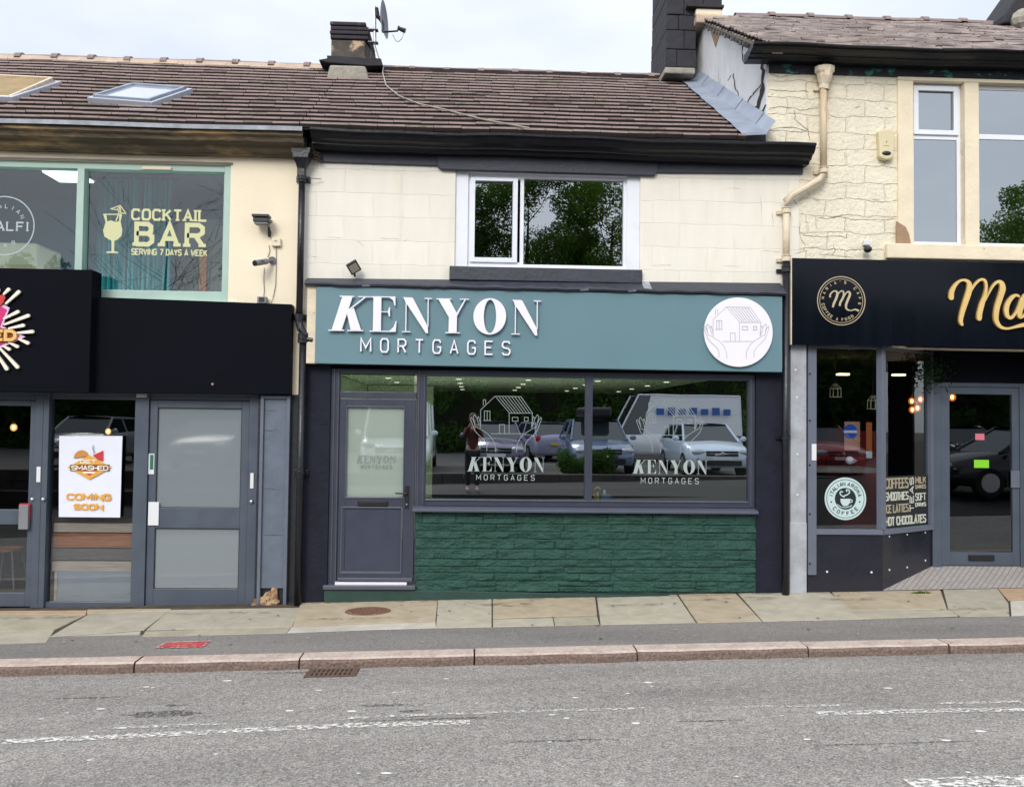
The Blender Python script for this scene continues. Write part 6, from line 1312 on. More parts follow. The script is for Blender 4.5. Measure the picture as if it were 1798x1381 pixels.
for s1 in (-1, 1):
    for (aa, bb2) in ((-1, -1), (1, -1), (1, 1), (-1, 1)): b.v.append(tuple(p+u_*aa+v_*bb2+n_*s1))
for q_ in ((0, 1, 2, 3), (4, 5, 6, 7), (0, 1, 5, 4), (1, 2, 6, 5), (2, 3, 7, 6), (3, 0, 4, 7)): b.face(q_)
b.build('lamp_body', m_blackp, T, .006)
b = MB(); nn_ = n_ if n_.y < 0 else -n_
for (aa, bb2) in ((-.75, -.75), (.75, -.75), (.75, .75), (-.75, .75)): b.v.append(tuple(p+u_*aa+v_*bb2+nn_*1.06))
b.face((0, 1, 2, 3)); b.build('lamp_glass', M('lamp_glass', (.30, .27, .22), .2), T, recalc=False)
b = MB(); b.tube([p, P(623, 485, -.03)], .012, 8); b.build('lamp_bracket', m_blackp, T)
T = thing('alarm_box', 'cream rounded alarm box with dark oval lens on the rough wall by the right window', 'alarm', P(1555, 255, -.05))
q = rect(1541, 228, 1570, 281, -.05); cx_, hw = (q[0]+q[1])/2, (q[1]-q[0])/2; n = 12; pts = []
for i in range(n+1): a = math.pi*i/n; pts.append((cx_+hw*math.cos(a), q[3]-.03+.03*math.sin(a)))
for i in range(n+1): a = math.pi+math.pi*i/n; pts.append((cx_+hw*.85*math.cos(a), q[2]+.05+.05*math.sin(a)))
MB().prism(pts, -.075, 0).build('alarm_cover', m_creamp, T, .014)
p = P(1557, 269, -.078); b = MB(); b.ell((p.x, -.074, p.z), .055, .012, .026, 16, 8); b.build('alarm_lens', m_blackp, T, smooth=True)
p = P(1557, 251, -.078); b = MB(); b.prism([(p.x, p.z+.03), (p.x+.009, p.z+.012), (p.x, p.z-.002), (p.x-.009, p.z+.012)], -.0765, -.07); b.box(p.x-.03, p.x+.03, -.0762, -.07, p.z-.035, p.z-.029); b.build('alarm_print', m_greyp, T)
T = thing('wall_sensor', 'small white and black sensor lamp on the rough wall just above the black cafe sign', 'sensor', P(1522, 433, -.05))
b = MB(); p = P(1521, 428, -.03); b.box(p.x-.035, p.x+.035, -.06, 0, p.z-.02, p.z+.045); b.build('sensor_base', m_whitep, T, .008)
b = MB(); p = P(1523, 438, -.08); b.ell((p.x, -.09, p.z), .045, .05, .038, 12, 8); b.build('sensor_head', m_blackp, T, smooth=True)
# satellite dish on the left chimney
Yd_ = RY-.45; T = thing('satellite_dish', 'grey satellite dish seen edge on, on a pole strapped to the left chimney', 'satellite dish', P(672, 40, Yd_))
dd = lambda x, y, dy=0: P3(540+x/8.99, 20+y/8.99, Yd_+dy)
MB().tube([dd(1060, -80), dd(1062, 520)], .022, 10).build('pole', m_chrome, T)
for y_ in (265, 465): MB().box(dd(960, y_).x, dd(1115, y_).x, Yd_-.04, Yd_+.05, dd(0, y_+8).z, dd(0, y_-8).z).build('pole_bracket', m_greyp, T, .003)
b = MB(); c_ = dd(1215, 130); ax = Vector((.992, -.10, .06)).normalized(); e1 = Vector((0, 0, 1)); e1 = (e1-ax*e1.dot(ax)).normalized(); e2 = ax.cross(e1); k0 = len(b.v); nr, na = 6, 28
for j in range(nr+1):
    r_ = .245*j/nr
    for i in range(na):
        a = 2*math.pi*i/na; b.v.append(tuple(c_+e1*r_*math.cos(a)*1.05+e2*r_*math.sin(a)+ax*(r_*r_*.9-.05)))
for j in range(nr):
    for i in range(na): b.face((j*na+i, j*na+(i+1) % na, (j+1)*na+(i+1) % na, (j+1)*na+i))
b.build('dish', m_greyp, T, smooth=True, recalc=False)
b = MB(); b.tube([dd(1085, -50), dd(1100, 80), dd(1150, 120), dd(1190, 200), dd(1190, 320)], [.03, .035, .03, .022, .02], 8); b.build('dish_mount', m_blackp, T)
b = MB(); b.tube([dd(1180, 330), dd(1420, 312), dd(1440, 270)], .013, 8); b.build('feed_arm', m_blackp, T)
b = MB(); b.tube([dd(1425, 265, -.0), dd(1545, 312, 0)], [.024, .034], 10); b.tube([dd(1438, 235), dd(1440, 275)], .014, 8); b.build('feed_head', m_blackp, T)
b = MB(); b.tube([dd(1525, 330), dd(1490, 430), dd(1440, 480), dd(1395, 470), dd(1345, 370)], .005, 6); b.build('feed_cable', m_greyp, T)
pts = [dd(1060, 520), dd(1110, 690), dd(1150, 800), dd(1200, 880)]
for px, py in ((672, 128), (678, 150), (700, 168), (735, 182), (780, 192), (850, 210), (930, 225)): pts.append(on_roof(px, py, .07))
o = MB().tube(pts, .009, 6).build('aerial_cable', m_cement); tag(o, 'loose grey aerial cable trailing down the brown roof tiles from the left chimney', 'cable')

# ================================================================== STREET THINGS
p = ground_hit(646, 1073); b = MB(); n = 36; rx_ = .235
b.zprism([(p.x+rx_*math.cos(2*math.pi*i/n), p.y+rx_*.72*math.sin(2*math.pi*i/n)) for i in range(n)], lambda x, y: gz(x, y)-.03, lambda x, y: gz(x, y)+.008)
o = b.build('manhole_cover', M('rusty_iron_cover', (.20, .10, .065), .75, var=.25, vs=14, bump=.5, bs=60), None, .002); tag(o, 'round rusty brown iron cover set in the tan paving slab', 'cover')
b = MB()
for i in range(-4, 5):
    for j in range(-3, 4):
        x_, y_ = p.x+i*.045, p.y+j*.045
        if (i*.045)**2/(rx_-.03)**2+(j*.045)**2/(rx_*.72-.02)**2 < 1: b.box(x_-.012, x_+.012, y_-.012, y_+.012, gz(x_, y_)+.007, gz(x_, y_)+.011)
b.build('cover_studs', M('rusty_studs', (.16, .085, .06), .7, var=.2), o)
T = thing('drain_grate', 'rusty iron gully grate in the road against the kerb', 'drain', ground_hit(578, 1184))
a, c = ground_hit(532, 1190), ground_hit(628, 1180); gx0_, gx1_ = a.x, c.x; gyy0, gyy1 = -2.36, -2.09; m_gr = M('rusty_grate_iron', (.12, .075, .055), .8, var=.3, vs=30, bump=.4)
def gb(mb, x0, x1, y0, y1, h0, h1): k = len(mb.v); mb.box(x0, x1, y0, y1, 0, 1); mb.v[k:] = [(x, y, gz(x, min(y, -2.08))+(h1 if z > .5 else h0)) for x, y, z in mb.v[k:]]
b = MB(); t_ = .025; gb(b, gx0_, gx1_, gyy0, gyy0+t_, -.0, .012); gb(b, gx0_, gx1_, gyy1-t_, gyy1, -.0, .012); gb(b, gx0_, gx0_+t_, gyy0+t_, gyy1-t_, -.0, .012); gb(b, gx1_-t_, gx1_, gyy0+t_, gyy1-t_, -.0, .012); b.build('grate_frame', m_gr, T, .003)
b = MB(); n = 11
for i in range(1, n): x_ = gx0_+(gx1_-gx0_)*i/n; gb(b, x_-.011, x_+.011, gyy0+t_, gyy1-t_, 0, .010)
gb(b, gx0_+t_, gx1_-t_, (gyy0+gyy1)/2-.01, (gyy0+gyy1)/2+.01, .0, .011); b.build('grate_bars', m_gr, T)
b = MB(); gb(b, gx0_+.01, gx1_-.01, gyy0+.01, gyy1-.01, .0005, .003); b.build('grate_pit', m_crack, T)
# red stencilled mark on the footway
m_rp = paintmat()[0]; m_rp.name = 'worn_red_paint'; m_rp.node_tree.nodes['Principled BSDF'].inputs['Base Color'].default_value = (.52, .07, .07, 1)
for n_ in m_rp.node_tree.nodes:
    if n_.type == 'MAP_RANGE': n_.inputs[1].default_value = .36; n_.inputs[2].default_value = .46
b = MB(); Pq = [ground_hit(*p) for p in ((273, 1137.5), (355, 1136), (369, 1125.5), (293, 1128))]; b.v = [(p.x, p.y, gz(p.x, p.y)+.004) for p in Pq]; b.face((0, 1, 2, 3)); o = b.build('red_pavement_mark', m_rp, None, recalc=False)
tag(o, 'worn red painted rectangle on the asphalt footway near the kerb', 'painted mark')
m_rp2 = paintmat()[0]; m_rp2.name = 'worn_pink_border'; m_rp2.node_tree.nodes['Principled BSDF'].inputs['Base Color'].default_value = (.62, .45, .42, 1)
b = MB(); fp = [tuple(v) for v in b.v]
def e_(p, q, w=.012):
    d = (q-p).normalized(); n_ = Vector((-d.y, d.x, 0))*w; k = len(b.v)
    for r_ in (p-n_, q-n_, q+n_, p+n_): b.v.append((r_.x, r_.y, gz(r_.x, r_.y)+.0065))
    b.face((k, k+1, k+2, k+3))
for i in range(4): e_(Pq[i], Pq[(i+1) % 4])
for f_ in (.36, .62):
    e_(Pq[0].lerp(Pq[3], f_).lerp(Pq[1].lerp(Pq[2], f_), .2), Pq[0].lerp(Pq[3], f_).lerp(Pq[1].lerp(Pq[2], f_), .8), .008)
b.build('mark_border', m_rp2, o, recalc=False)
# brown stains on the paving and dark patches along the wall foot
m_ws = M('brown_stain_and_patch', (.13, .09, .05), .8); t = m_ws.node_tree; bb_ = t.nodes['Principled BSDF']; n = t.nodes.new('ShaderNodeTexNoise'); n.inputs['Scale'].default_value = 9; n.inputs['Detail'].default_value = 5; g = t.nodes.new('ShaderNodeNewGeometry'); t.links.new(g.outputs['Position'], n.inputs['Vector'])
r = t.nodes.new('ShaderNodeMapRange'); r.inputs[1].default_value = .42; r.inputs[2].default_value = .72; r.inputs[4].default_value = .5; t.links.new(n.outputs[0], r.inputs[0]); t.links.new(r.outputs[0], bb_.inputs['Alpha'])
b = MB()
for (px, py, rx, ry) in ((890, 1062, .28, .10), (735, 1056, .25, .04), (1290, 1052, .6, .08), (1500, 1052, .5, .06), (60, 1085, .5, .06), (400, 1076, .7, .05), (1700, 1070, .4, .06), (620, 1086, .5, .04), (1120, 1062, .4, .04)):
    p = ground_hit(px, py); b.poly([(p.x+rx*math.cos(2*math.pi*i/22)*random.uniform(.7, 1.1), p.y+ry*math.sin(2*math.pi*i/22)*random.uniform(.7, 1.1), 0) for i in range(22)])
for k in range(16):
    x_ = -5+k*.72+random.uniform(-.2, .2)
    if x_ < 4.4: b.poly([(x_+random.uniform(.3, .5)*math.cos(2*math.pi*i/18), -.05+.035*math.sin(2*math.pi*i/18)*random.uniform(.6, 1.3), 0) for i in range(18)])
b.v = [(x, y, gz(x, y)+.0085) for x, y, z in b.v]; o = b.build('pavement_stain_and_patch', m_ws, None, recalc=False); tag(o, kind='structure')
# trodden gum on the footway and flecks of old paint on the road
b = MB(); b2 = MB()
for k in range(90):
    x_, y_ = random.uniform(-5, 6), random.uniform(-1.8, -.15); r_ = random.uniform(.006, .016); b.poly([(x_+r_*1.2*math.cos(2*math.pi*i/8), y_+r_*math.sin(2*math.pi*i/8), gz(x_, y_)+.0095) for i in range(8)], random.choice([0, 0, 1]))
for px, py in [(258, 1206), (268, 1207), (400, 1195), (692, 1216), (560, 1212), (1145, 1205), (1688, 1194), (1700, 1356), (215, 1278), (288, 1276), (885, 1248), (1560, 1208), (1010, 1225)]+[(random.uniform(0, 1798), random.uniform(1190, 1370)) for _ in range(26)]:
    p = ground_hit(px, py); r_ = random.uniform(.006, .02); b2.poly([(p.x+r_*2*math.cos(2*math.pi*i/7)*random.uniform(.6, 1.2), p.y+r_*math.sin(2*math.pi*i/7), gz(p.x, p.y)+.004) for i in range(7)])
tag(b.build('gum_spots', [M('pale_gum', (.42, .40, .37), .8), M('dark_gum', (.06, .055, .05), .8)], None, recalc=False), kind='structure'); tag(b2.build('paint_flecks', M('white_paint_fleck', (.75, .74, .70), .7), None, recalc=False), kind='structure')
# dark hanging plant over the recess
T = thing('hanging_plant', 'dark trailing plant hanging at the corner above the cafe door', 'plant', P(1637, 650, .3)); p = P(1637, 650, .3)
b = MB()
for _ in range(420):
    c_ = p+Vector((random.gauss(0, .09), random.gauss(0, .06), random.gauss(0, .10))); a = Vector((random.gauss(0, 1), random.gauss(0, 1), random.gauss(0, 1))).normalized()*.022; q_ = a.cross(Vector((random.gauss(0, 1), 1, .3))).normalized()*.009; b.poly([c_-a, c_+q_, c_+a, c_-q_])
b.build('foliage', leafmat('dark_plant_leaf', (.018, .034, .012)), T, recalc=False); MB().tube([p+Vector((0, 0, .0)), p+Vector((0, 0, .22))], .004, 5).build('hanger', m_blackp, T)  # dark green leaf colour for the hanging plant
# weeds
def tuft(px, py, n, r, h):
    p = ground_hit(px, py); b = MB()
    for _ in range(n):
        a = random.uniform(0, 6.28); rr_ = random.uniform(0, r); x_, y_ = p.x+rr_*math.cos(a)*2, p.y+rr_*math.sin(a)*.4; z_ = gz(x_, y_); l_ = random.uniform(.4, 1)*h; dx, dy = random.uniform(-.5, .5)*l_, random.uniform(-.4, .4)*l_
        b.poly([(x_-.003, y_, z_), (x_+.003, y_, z_), (x_+dx, y_+dy, z_+l_)])
    return b
o = tuft(1617, 1041, 160, .06, .035).build('grass_tuft', m_leafC, None, recalc=False); tag(o, 'small green weeds in the joint at the corner of the cafe step', 'grass', kind='stuff')
bb = MB()
for px, py in ((700, 1054), (725, 1053), (575, 1059), (1240, 1047), (1500, 1039), (60, 1068), (1330, 1042)):
    t_ = tuft(px, py, 14, .08, .018); k = len(bb.v); bb.v += t_.v; bb.f += [tuple(i+k for i in f_) for f_ in t_.f]; bb.m += t_.m
o = bb.build('wall_foot_weeds', m_leafC, None, recalc=False); tag(o, 'sparse weeds and moss along the foot of the shop walls', 'grass', kind='stuff')

# ================================================================== THINGS BEHIND THE GLASS
# pallet wood bench and white box in the left window
yb = .14
T = thing('plank_counter', 'reclaimed wood plank counter front in mixed colours behind the left window', 'counter', P(160, 1000, yb))
for (a, b_, c, d, mm) in ((95, 909, 229, 917, m_wood0), (94, 918, 229, 934, m_wood1), (93, 936, 229, 961, m_wood2), (92, 963, 228, 983, m_wood3), (91, 985, 227, 1003, m_wood1)):
    q = rect(a, b_, c, d, yb); MB().box(q[0], q[1]+.1, yb, yb+.03, q[2], q[3]).build('plank', mm, T, .004)
q = rect(88, 906, 94, 1000, yb+.02); MB().box(q[0]-.02, q[1]-.005, yb+.005, yb+.4, q[2], q[3]).build('end_board', m_wood0, T)
q = rect(100, 1004, 225, 1056, yb-.02); T = thing('white_box', 'white box panel under the plank counter in the left window', 'box', (q[0], yb, q[2]))
MB().box(q[0], q[1]+.05, yb-.02, yb+.35, q[2]-.1, q[3]).build('box_body', M('dull_white_box', (.42, .46, .50), .5, var=.06), T, .006)
MB().box(q[0]-.03, q[0]-.002, yb-.02, yb+.3, q[2]-.1, q[3]).build('wood_edge', m_wood1, T)
def bulb(px, py, y, r, label, col, s, wire=1.2, cat='pendant lamp', grp=None, cage=False):
    p = P(px, py, y); T = thing('pendant_lamp', label, cat, p, group=grp)
    b = MB(); b.tube([p+Vector((0, 0, r*1.3)), p+Vector((0, 0, r*1.3+wire))], .006, 6); b.build('lamp_cord', m_blackp, T)
    b = MB(); b.tube([p+Vector((0, 0, r*.8)), p+Vector((0, 0, r*1.6))], .018, 8); b.build('lamp_holder', m_goldp, T)
    if s:
        MB().ell(p, r*.38, r*.38, r*.55, 12, 8).build('glowing_filament', emis('filament_glow_%d' % px, (1, .62, .2), 7), T, smooth=True)
        gm = bpy.data.materials.new('amber_globe'); gm.use_nodes = True; t = gm.node_tree; t.nodes.clear(); e_m = t.nodes.new('ShaderNodeEmission'); e_m.inputs[0].default_value = (*col, 1); e_m.inputs[1].default_value = s*.4; tb = t.nodes.new('ShaderNodeBsdfTransparent'); mxx = t.nodes.new('ShaderNodeMixShader'); mxx.inputs[0].default_value = .38
        t.links.new(tb.outputs[0], mxx.inputs[1]); t.links.new(e_m.outputs[0], mxx.inputs[2]); oo_ = t.nodes.new('ShaderNodeOutputMaterial'); t.links.new(mxx.outputs[0], oo_.inputs[0])
        MB().ell(p, r*.85, r*.85, r, 14, 8).build('glass_globe', gm, T, smooth=True)
    return T
bulb(24, 750, 2.2, .05, 'lit bare bulb seen through the left glazed door', (1, .55, .15), 5)
bulb(190, 757, 2.6, .045, 'lit bare bulb above the poster in the left window', (1, .55, .15), 5)
for px, py, w_ in ((1601, 704, 'upper left'), (1616, 701, 'upper right'), (1611, 716, 'lower right'), (1602, 719, 'lower left')): bulb(px, py, 2.4, .055, 'amber glowing bulb, %s of the cluster of four behind the splayed cafe window' % w_, (1, .22, .02), 2.6, .7, grp='cluster of amber bulbs in the cafe')
bulb(1672, 697, 1.8, .055, 'single amber glowing bulb at top left of the cafe door glass', (1, .22, .02), 3.2, .7)
for (px, py, lab) in ((1467, 682, 'wire cage pendant lamp, left of two in the cafe front window'), (1533, 703, 'wire cage pendant lamp, right of two in the cafe front window')):
    T = bulb(px, py, .6, .03, lab, (1, .5, .1), 0, .6)
    p = P(px, py, .6); b = MB()
    for k in range(8):
        a = 2*math.pi*k/8; b.tube([p+Vector((.02*math.cos(a), .02*math.sin(a), .06)), p+Vector((.065*math.cos(a), .065*math.sin(a), .0)), p+Vector((.068*math.cos(a), .068*math.sin(a), -.10))], .0035, 5)
    for rr_, dz_ in ((.066, 0), (.069, -.10)): b.tube([p+Vector((rr_*math.cos(2*math.pi*k/16), rr_*math.sin(2*math.pi*k/16), dz_)) for k in range(17)], .0035, 5, cap=False)
    b.build('wire_cage', m_stonetrim, T)
for (px, py) in ((1480, 657), (1578, 658)):
    q = rect(px-9, py-1.5, px+9, py+1.5, 1.6); o = MB().box(q[0], q[1], 1.55, 1.65, q[2], q[3]).build('strip_light', emis('warm_strip_glow_%d' % px, (1, .72, .3), 5)); tag(o, 'short warm strip light glowing on the cafe ceiling, %s one' % ('left' if px < 1500 else 'right'), 'lamp')
# fridge, poster etc. in the cafe
T = thing('drinks_fridge', 'dark red drinks fridge with blue and white round emblem behind the cafe window', 'fridge', P(1510, 820, .9))
q = rect(1487, 735, 1545, 840, .75); MB().box(q[0]-.02, q[1]+.1, .78, 1.3, .25, q[3]-.15).build('fridge_body', M('dark_red_enamel', (.16, .012, .01), .35), T, .02)
q = rect(1483, 740, 1510, 790, .7); MB().box(q[0], q[1], .70, .72, q[2], q[3]).build('logo_panel', M('orange_cream_panel', (.52, .30, .20), .5), T)
c_ = un(1489, 757, .695); b = MB(); disc(b, c_[0]+.03, c_[1], .085, .694, .70, 30); b.build('blue_disc', M('blue_emblem', (.02, .12, .62), .5), T)
b = MB(); b.box(c_[0]-.05, c_[0]+.11, .690, .6935, c_[1]-.018, c_[1]+.012); b.build('white_band', m_white, T)
q = rect(1520, 741, 1530, 800, .7); o = MB(); o.box(q[0], q[1], .68, .70, q[2]+.06, q[3]); T = thing('hanging_pouch', 'orange hanging strip with a white tip beside the blue emblem in the cafe window', 'hanging strip', (q[0], .69, q[2])); o.build('orange_strip', M('orange_strip', (.62, .16, .04), .6), T, .004)
MB().box(q[0]-.0, q[1]+.005, .68, .70, q[2]-.03, q[2]+.058).build('white_tip', m_white, T, .01)
q = rect(1484, 801, 1500, 815, .7); b = MB(); b.ell(((q[0]+q[1])/2, .7, (q[2]+q[3])/2), .05, .04, .05, 10, 8); T = thing('white_mug', 'small white mug on the cafe window counter under the blue emblem', 'mug', ((q[0]+q[1])/2, .7, q[2])); b.build('mug_body', m_white, T, smooth=True)
b = MB(); b.tube([((q[0]+q[1])/2+.045, .7, q[2]+.06), ((q[0]+q[1])/2+.085, .7, q[2]+.045), ((q[0]+q[1])/2+.045, .7, q[2]+.02)], .009, 6); b.build('mug_handle', m_white, T)
q = rect(1434, 816, 1545, 824, .5); o = MB().box(xw0, q[1]-.12, .2, .8, q[2]-.02, q[2]+.03).build('window_counter', m_wood3); tag(o, 'dark wooden counter shelf behind the cafe front window', 'counter'); MB().box(xw0+.05, xw0+.1, .3, .7, .2, q[2]-.02).build('leg', m_wood3, o)
# stool behind the left door
T = thing('bar_stool', 'dark metal stool with wooden seat behind the left glazed door', 'stool', P(18, 1010, .9)); p = P(14, 965, .9)
MB().tube([(p.x, .9, p.z), (p.x, .9, p.z+.03)], .16, 16).build('seat', m_wood2, T)
for sx_, sy_ in ((-1, -1), (1, -1), (1, 1), (-1, 1)): MB().tube([(p.x+sx_*.1, .9+sy_*.1, p.z), (p.x+sx_*.17, .9+sy_*.17, -.05)], .012, 8).build('leg', m_greyp, T)
# bottles on the mortgage shop window board
wb = rect(1042, 876, 1075, 884, .15); q = wb
T = thing('cleaning_bottle', 'yellow handled cleaning bottle in the corner of the shop window', 'bottle', (P(1049, 878, .16))); p = P(1049, 878, .16)
MB().tube([p+Vector((0, 0, 0)), p+Vector((0, 0, .04)), p+Vector((0, 0, .09)), p+Vector((.01, 0, .11))], [.022, .024, .012, .01], 10).build('bottle_body', M('yellow_plastic', (.68, .44, .02), .4), T, smooth=True)
MB().tube([p+Vector((-.02, 0, .02)), p+Vector((-.045, 0, .06)), p+Vector((-.03, 0, .13)), p+Vector((.01, 0, .15)), p+Vector((.03, 0, .12))], .011, 8).build('handle', M('yellow_plastic_b', (.72, .48, .03), .4), T)
T = thing('blue_cloth', 'crumpled blue cloth on the shop window board beside the yellow bottle', 'cloth', P(1064, 880, .16)); p = P(1064, 879, .17)
b = MB(); b.ell(p+Vector((0, 0, .03)), .075, .05, .045, 14, 8)
for i in range(len(b.v)): v = Vector(b.v[i]); b.v[i] = (v.x+random.uniform(-.008, .008), v.y+random.uniform(-.008, .008), max(v.z+random.uniform(-.01, .01), p.z-.02))
b.build('cloth_heap', M('blue_cloth_material', (.10, .17, .42), .8), T, smooth=True)
T = thing('spray_bottle', 'small white spray bottle standing in the blue cloth in the shop window', 'bottle', P(1061, 868, .17)); p = P(1061, 872, .17)
MB().tube([p, p+Vector((0, 0, .06)), p+Vector((0, 0, .085))], [.018, .018, .008], 10).build('bottle_body', m_whitep, T, smooth=True)
MB().box(p.x-.03, p.x+.012, .16, .18, p.z+.085, p.z+.105).build('spray_head', m_dkpier, T, .003)
o = MB().box(a1[0]-.05, a2[1]+.03, fy+.085, .30, zbm-.06, zbm-.005).build('window_board', m_navy); tag(o, 'slate blue window board inside the shop window', 'shelf'); MB().box(a1[0]-.05, a2[1]+.03, .3, .31, zbm-.10, zbm-.005).build('board_lip', m_navy, o)
# upper left room: curtain, lamps, table
T = thing('curtain', 'deep teal curtain hanging in the upper left window', 'curtain', P(215, 400, 1.4)); b = MB(); x0_, x1_ = PX(170, 1.4, 400), PX(300, 1.4, 400); n = 70; zt_, zb_ = uz1+.2, uz0-.2
for i in range(n+1):
    x_ = x0_+(x1_-x0_)*i/n; y_ = 1.4+.05*math.sin(i*1.35)+.03*math.sin(i*.5); b.v += [(x_, y_, zb_), (x_+.01*math.sin(i), y_, zt_)]
for i in range(n): b.face((2*i, 2*i+2, 2*i+3, 2*i+1))
b.build('curtain_cloth', m_teald, T, smooth=True, recalc=False); MB().tube([(x0_-.1, 1.4, zt_+.01), (x1_+.1, 1.4, zt_+.01)], .015, 8).build('curtain_rail', m_blackp, T)
em_ = emis('panel_glow', (.9, 1, 1), 2.2)
for k, (a, c, y_) in enumerate(((74, 136, 1.3), (252, 268, 2.0), (277, 292, 2.0))):
    q = rect(a, 303, c, 314, y_); zc_ = uz1+.44; zz_ = q[3]
    T = thing('ceiling_panel', ('long lit ceiling panel in the upper left window', 'left small lit panel behind the COCKTAIL BAR window', 'right small lit panel behind the COCKTAIL BAR window')[k], 'lamp', (q[0], y_, zz_))
    MB().box(q[0], q[1], y_, y_+.45, zz_, zz_+.02).build('light_panel', em_, T); MB().box(q[0]-.02, q[1]+.02, y_-.02, y_+.47, zz_+.021, zz_+.04).build('panel_tray', m_whitep, T)
ld2 = bpy.data.lights.new('added_upper_room_fill', 'AREA'); ld2.energy = 38; ld2.shape = 'RECTANGLE'; ld2.size = 3.5; ld2.size_y = .5; ld2.color = (.92, 1, 1)
lo = bpy.data.objects.new('added_upper_room_fill', ld2); C.objects.link(lo); lo.location = (-4.2, .62, uz0-.25); lo.rotation_euler = (R(180-40), 0, 0)  # added area light, hidden below the sill, brightens the upper room
T = thing('covered_table', 'beige cloth covered table behind the round white window vinyl', 'table', P(30, 440, .8)); b = MB(); q = rect(-60, 428, 72, 480, .8); b.box(q[0], q[1], .7, 1.3, q[2]-.3, q[3]); b.build('table_cloth', M('beige_cloth', (.36, .33, .25), .8), T, .03)
MB().box(q[0], q[1]-.02, .69, .699, q[2]-.3, q[2]+.06).build('cloth_hem', M('tan_cloth', (.33, .22, .15), .8), T)
q = rect(310, 385, 395, 520, 2.2); T = thing('room_screen', 'grey folding screen at the right of the COCKTAIL BAR window', 'screen', (q[0], 2.2, q[2])); MB().box(q[0], q[1], 2.2, 2.24, q[2]-.2, q[3]).build('screen_panel', m_greyroom, T); q = rect(350, 440, 362, 515, 2.1); MB().box(q[0], q[1], 2.1, 2.15, q[2]-.1, q[3]).build('orange_post', M('orange_post', (.5, .16, .06), .6), T)

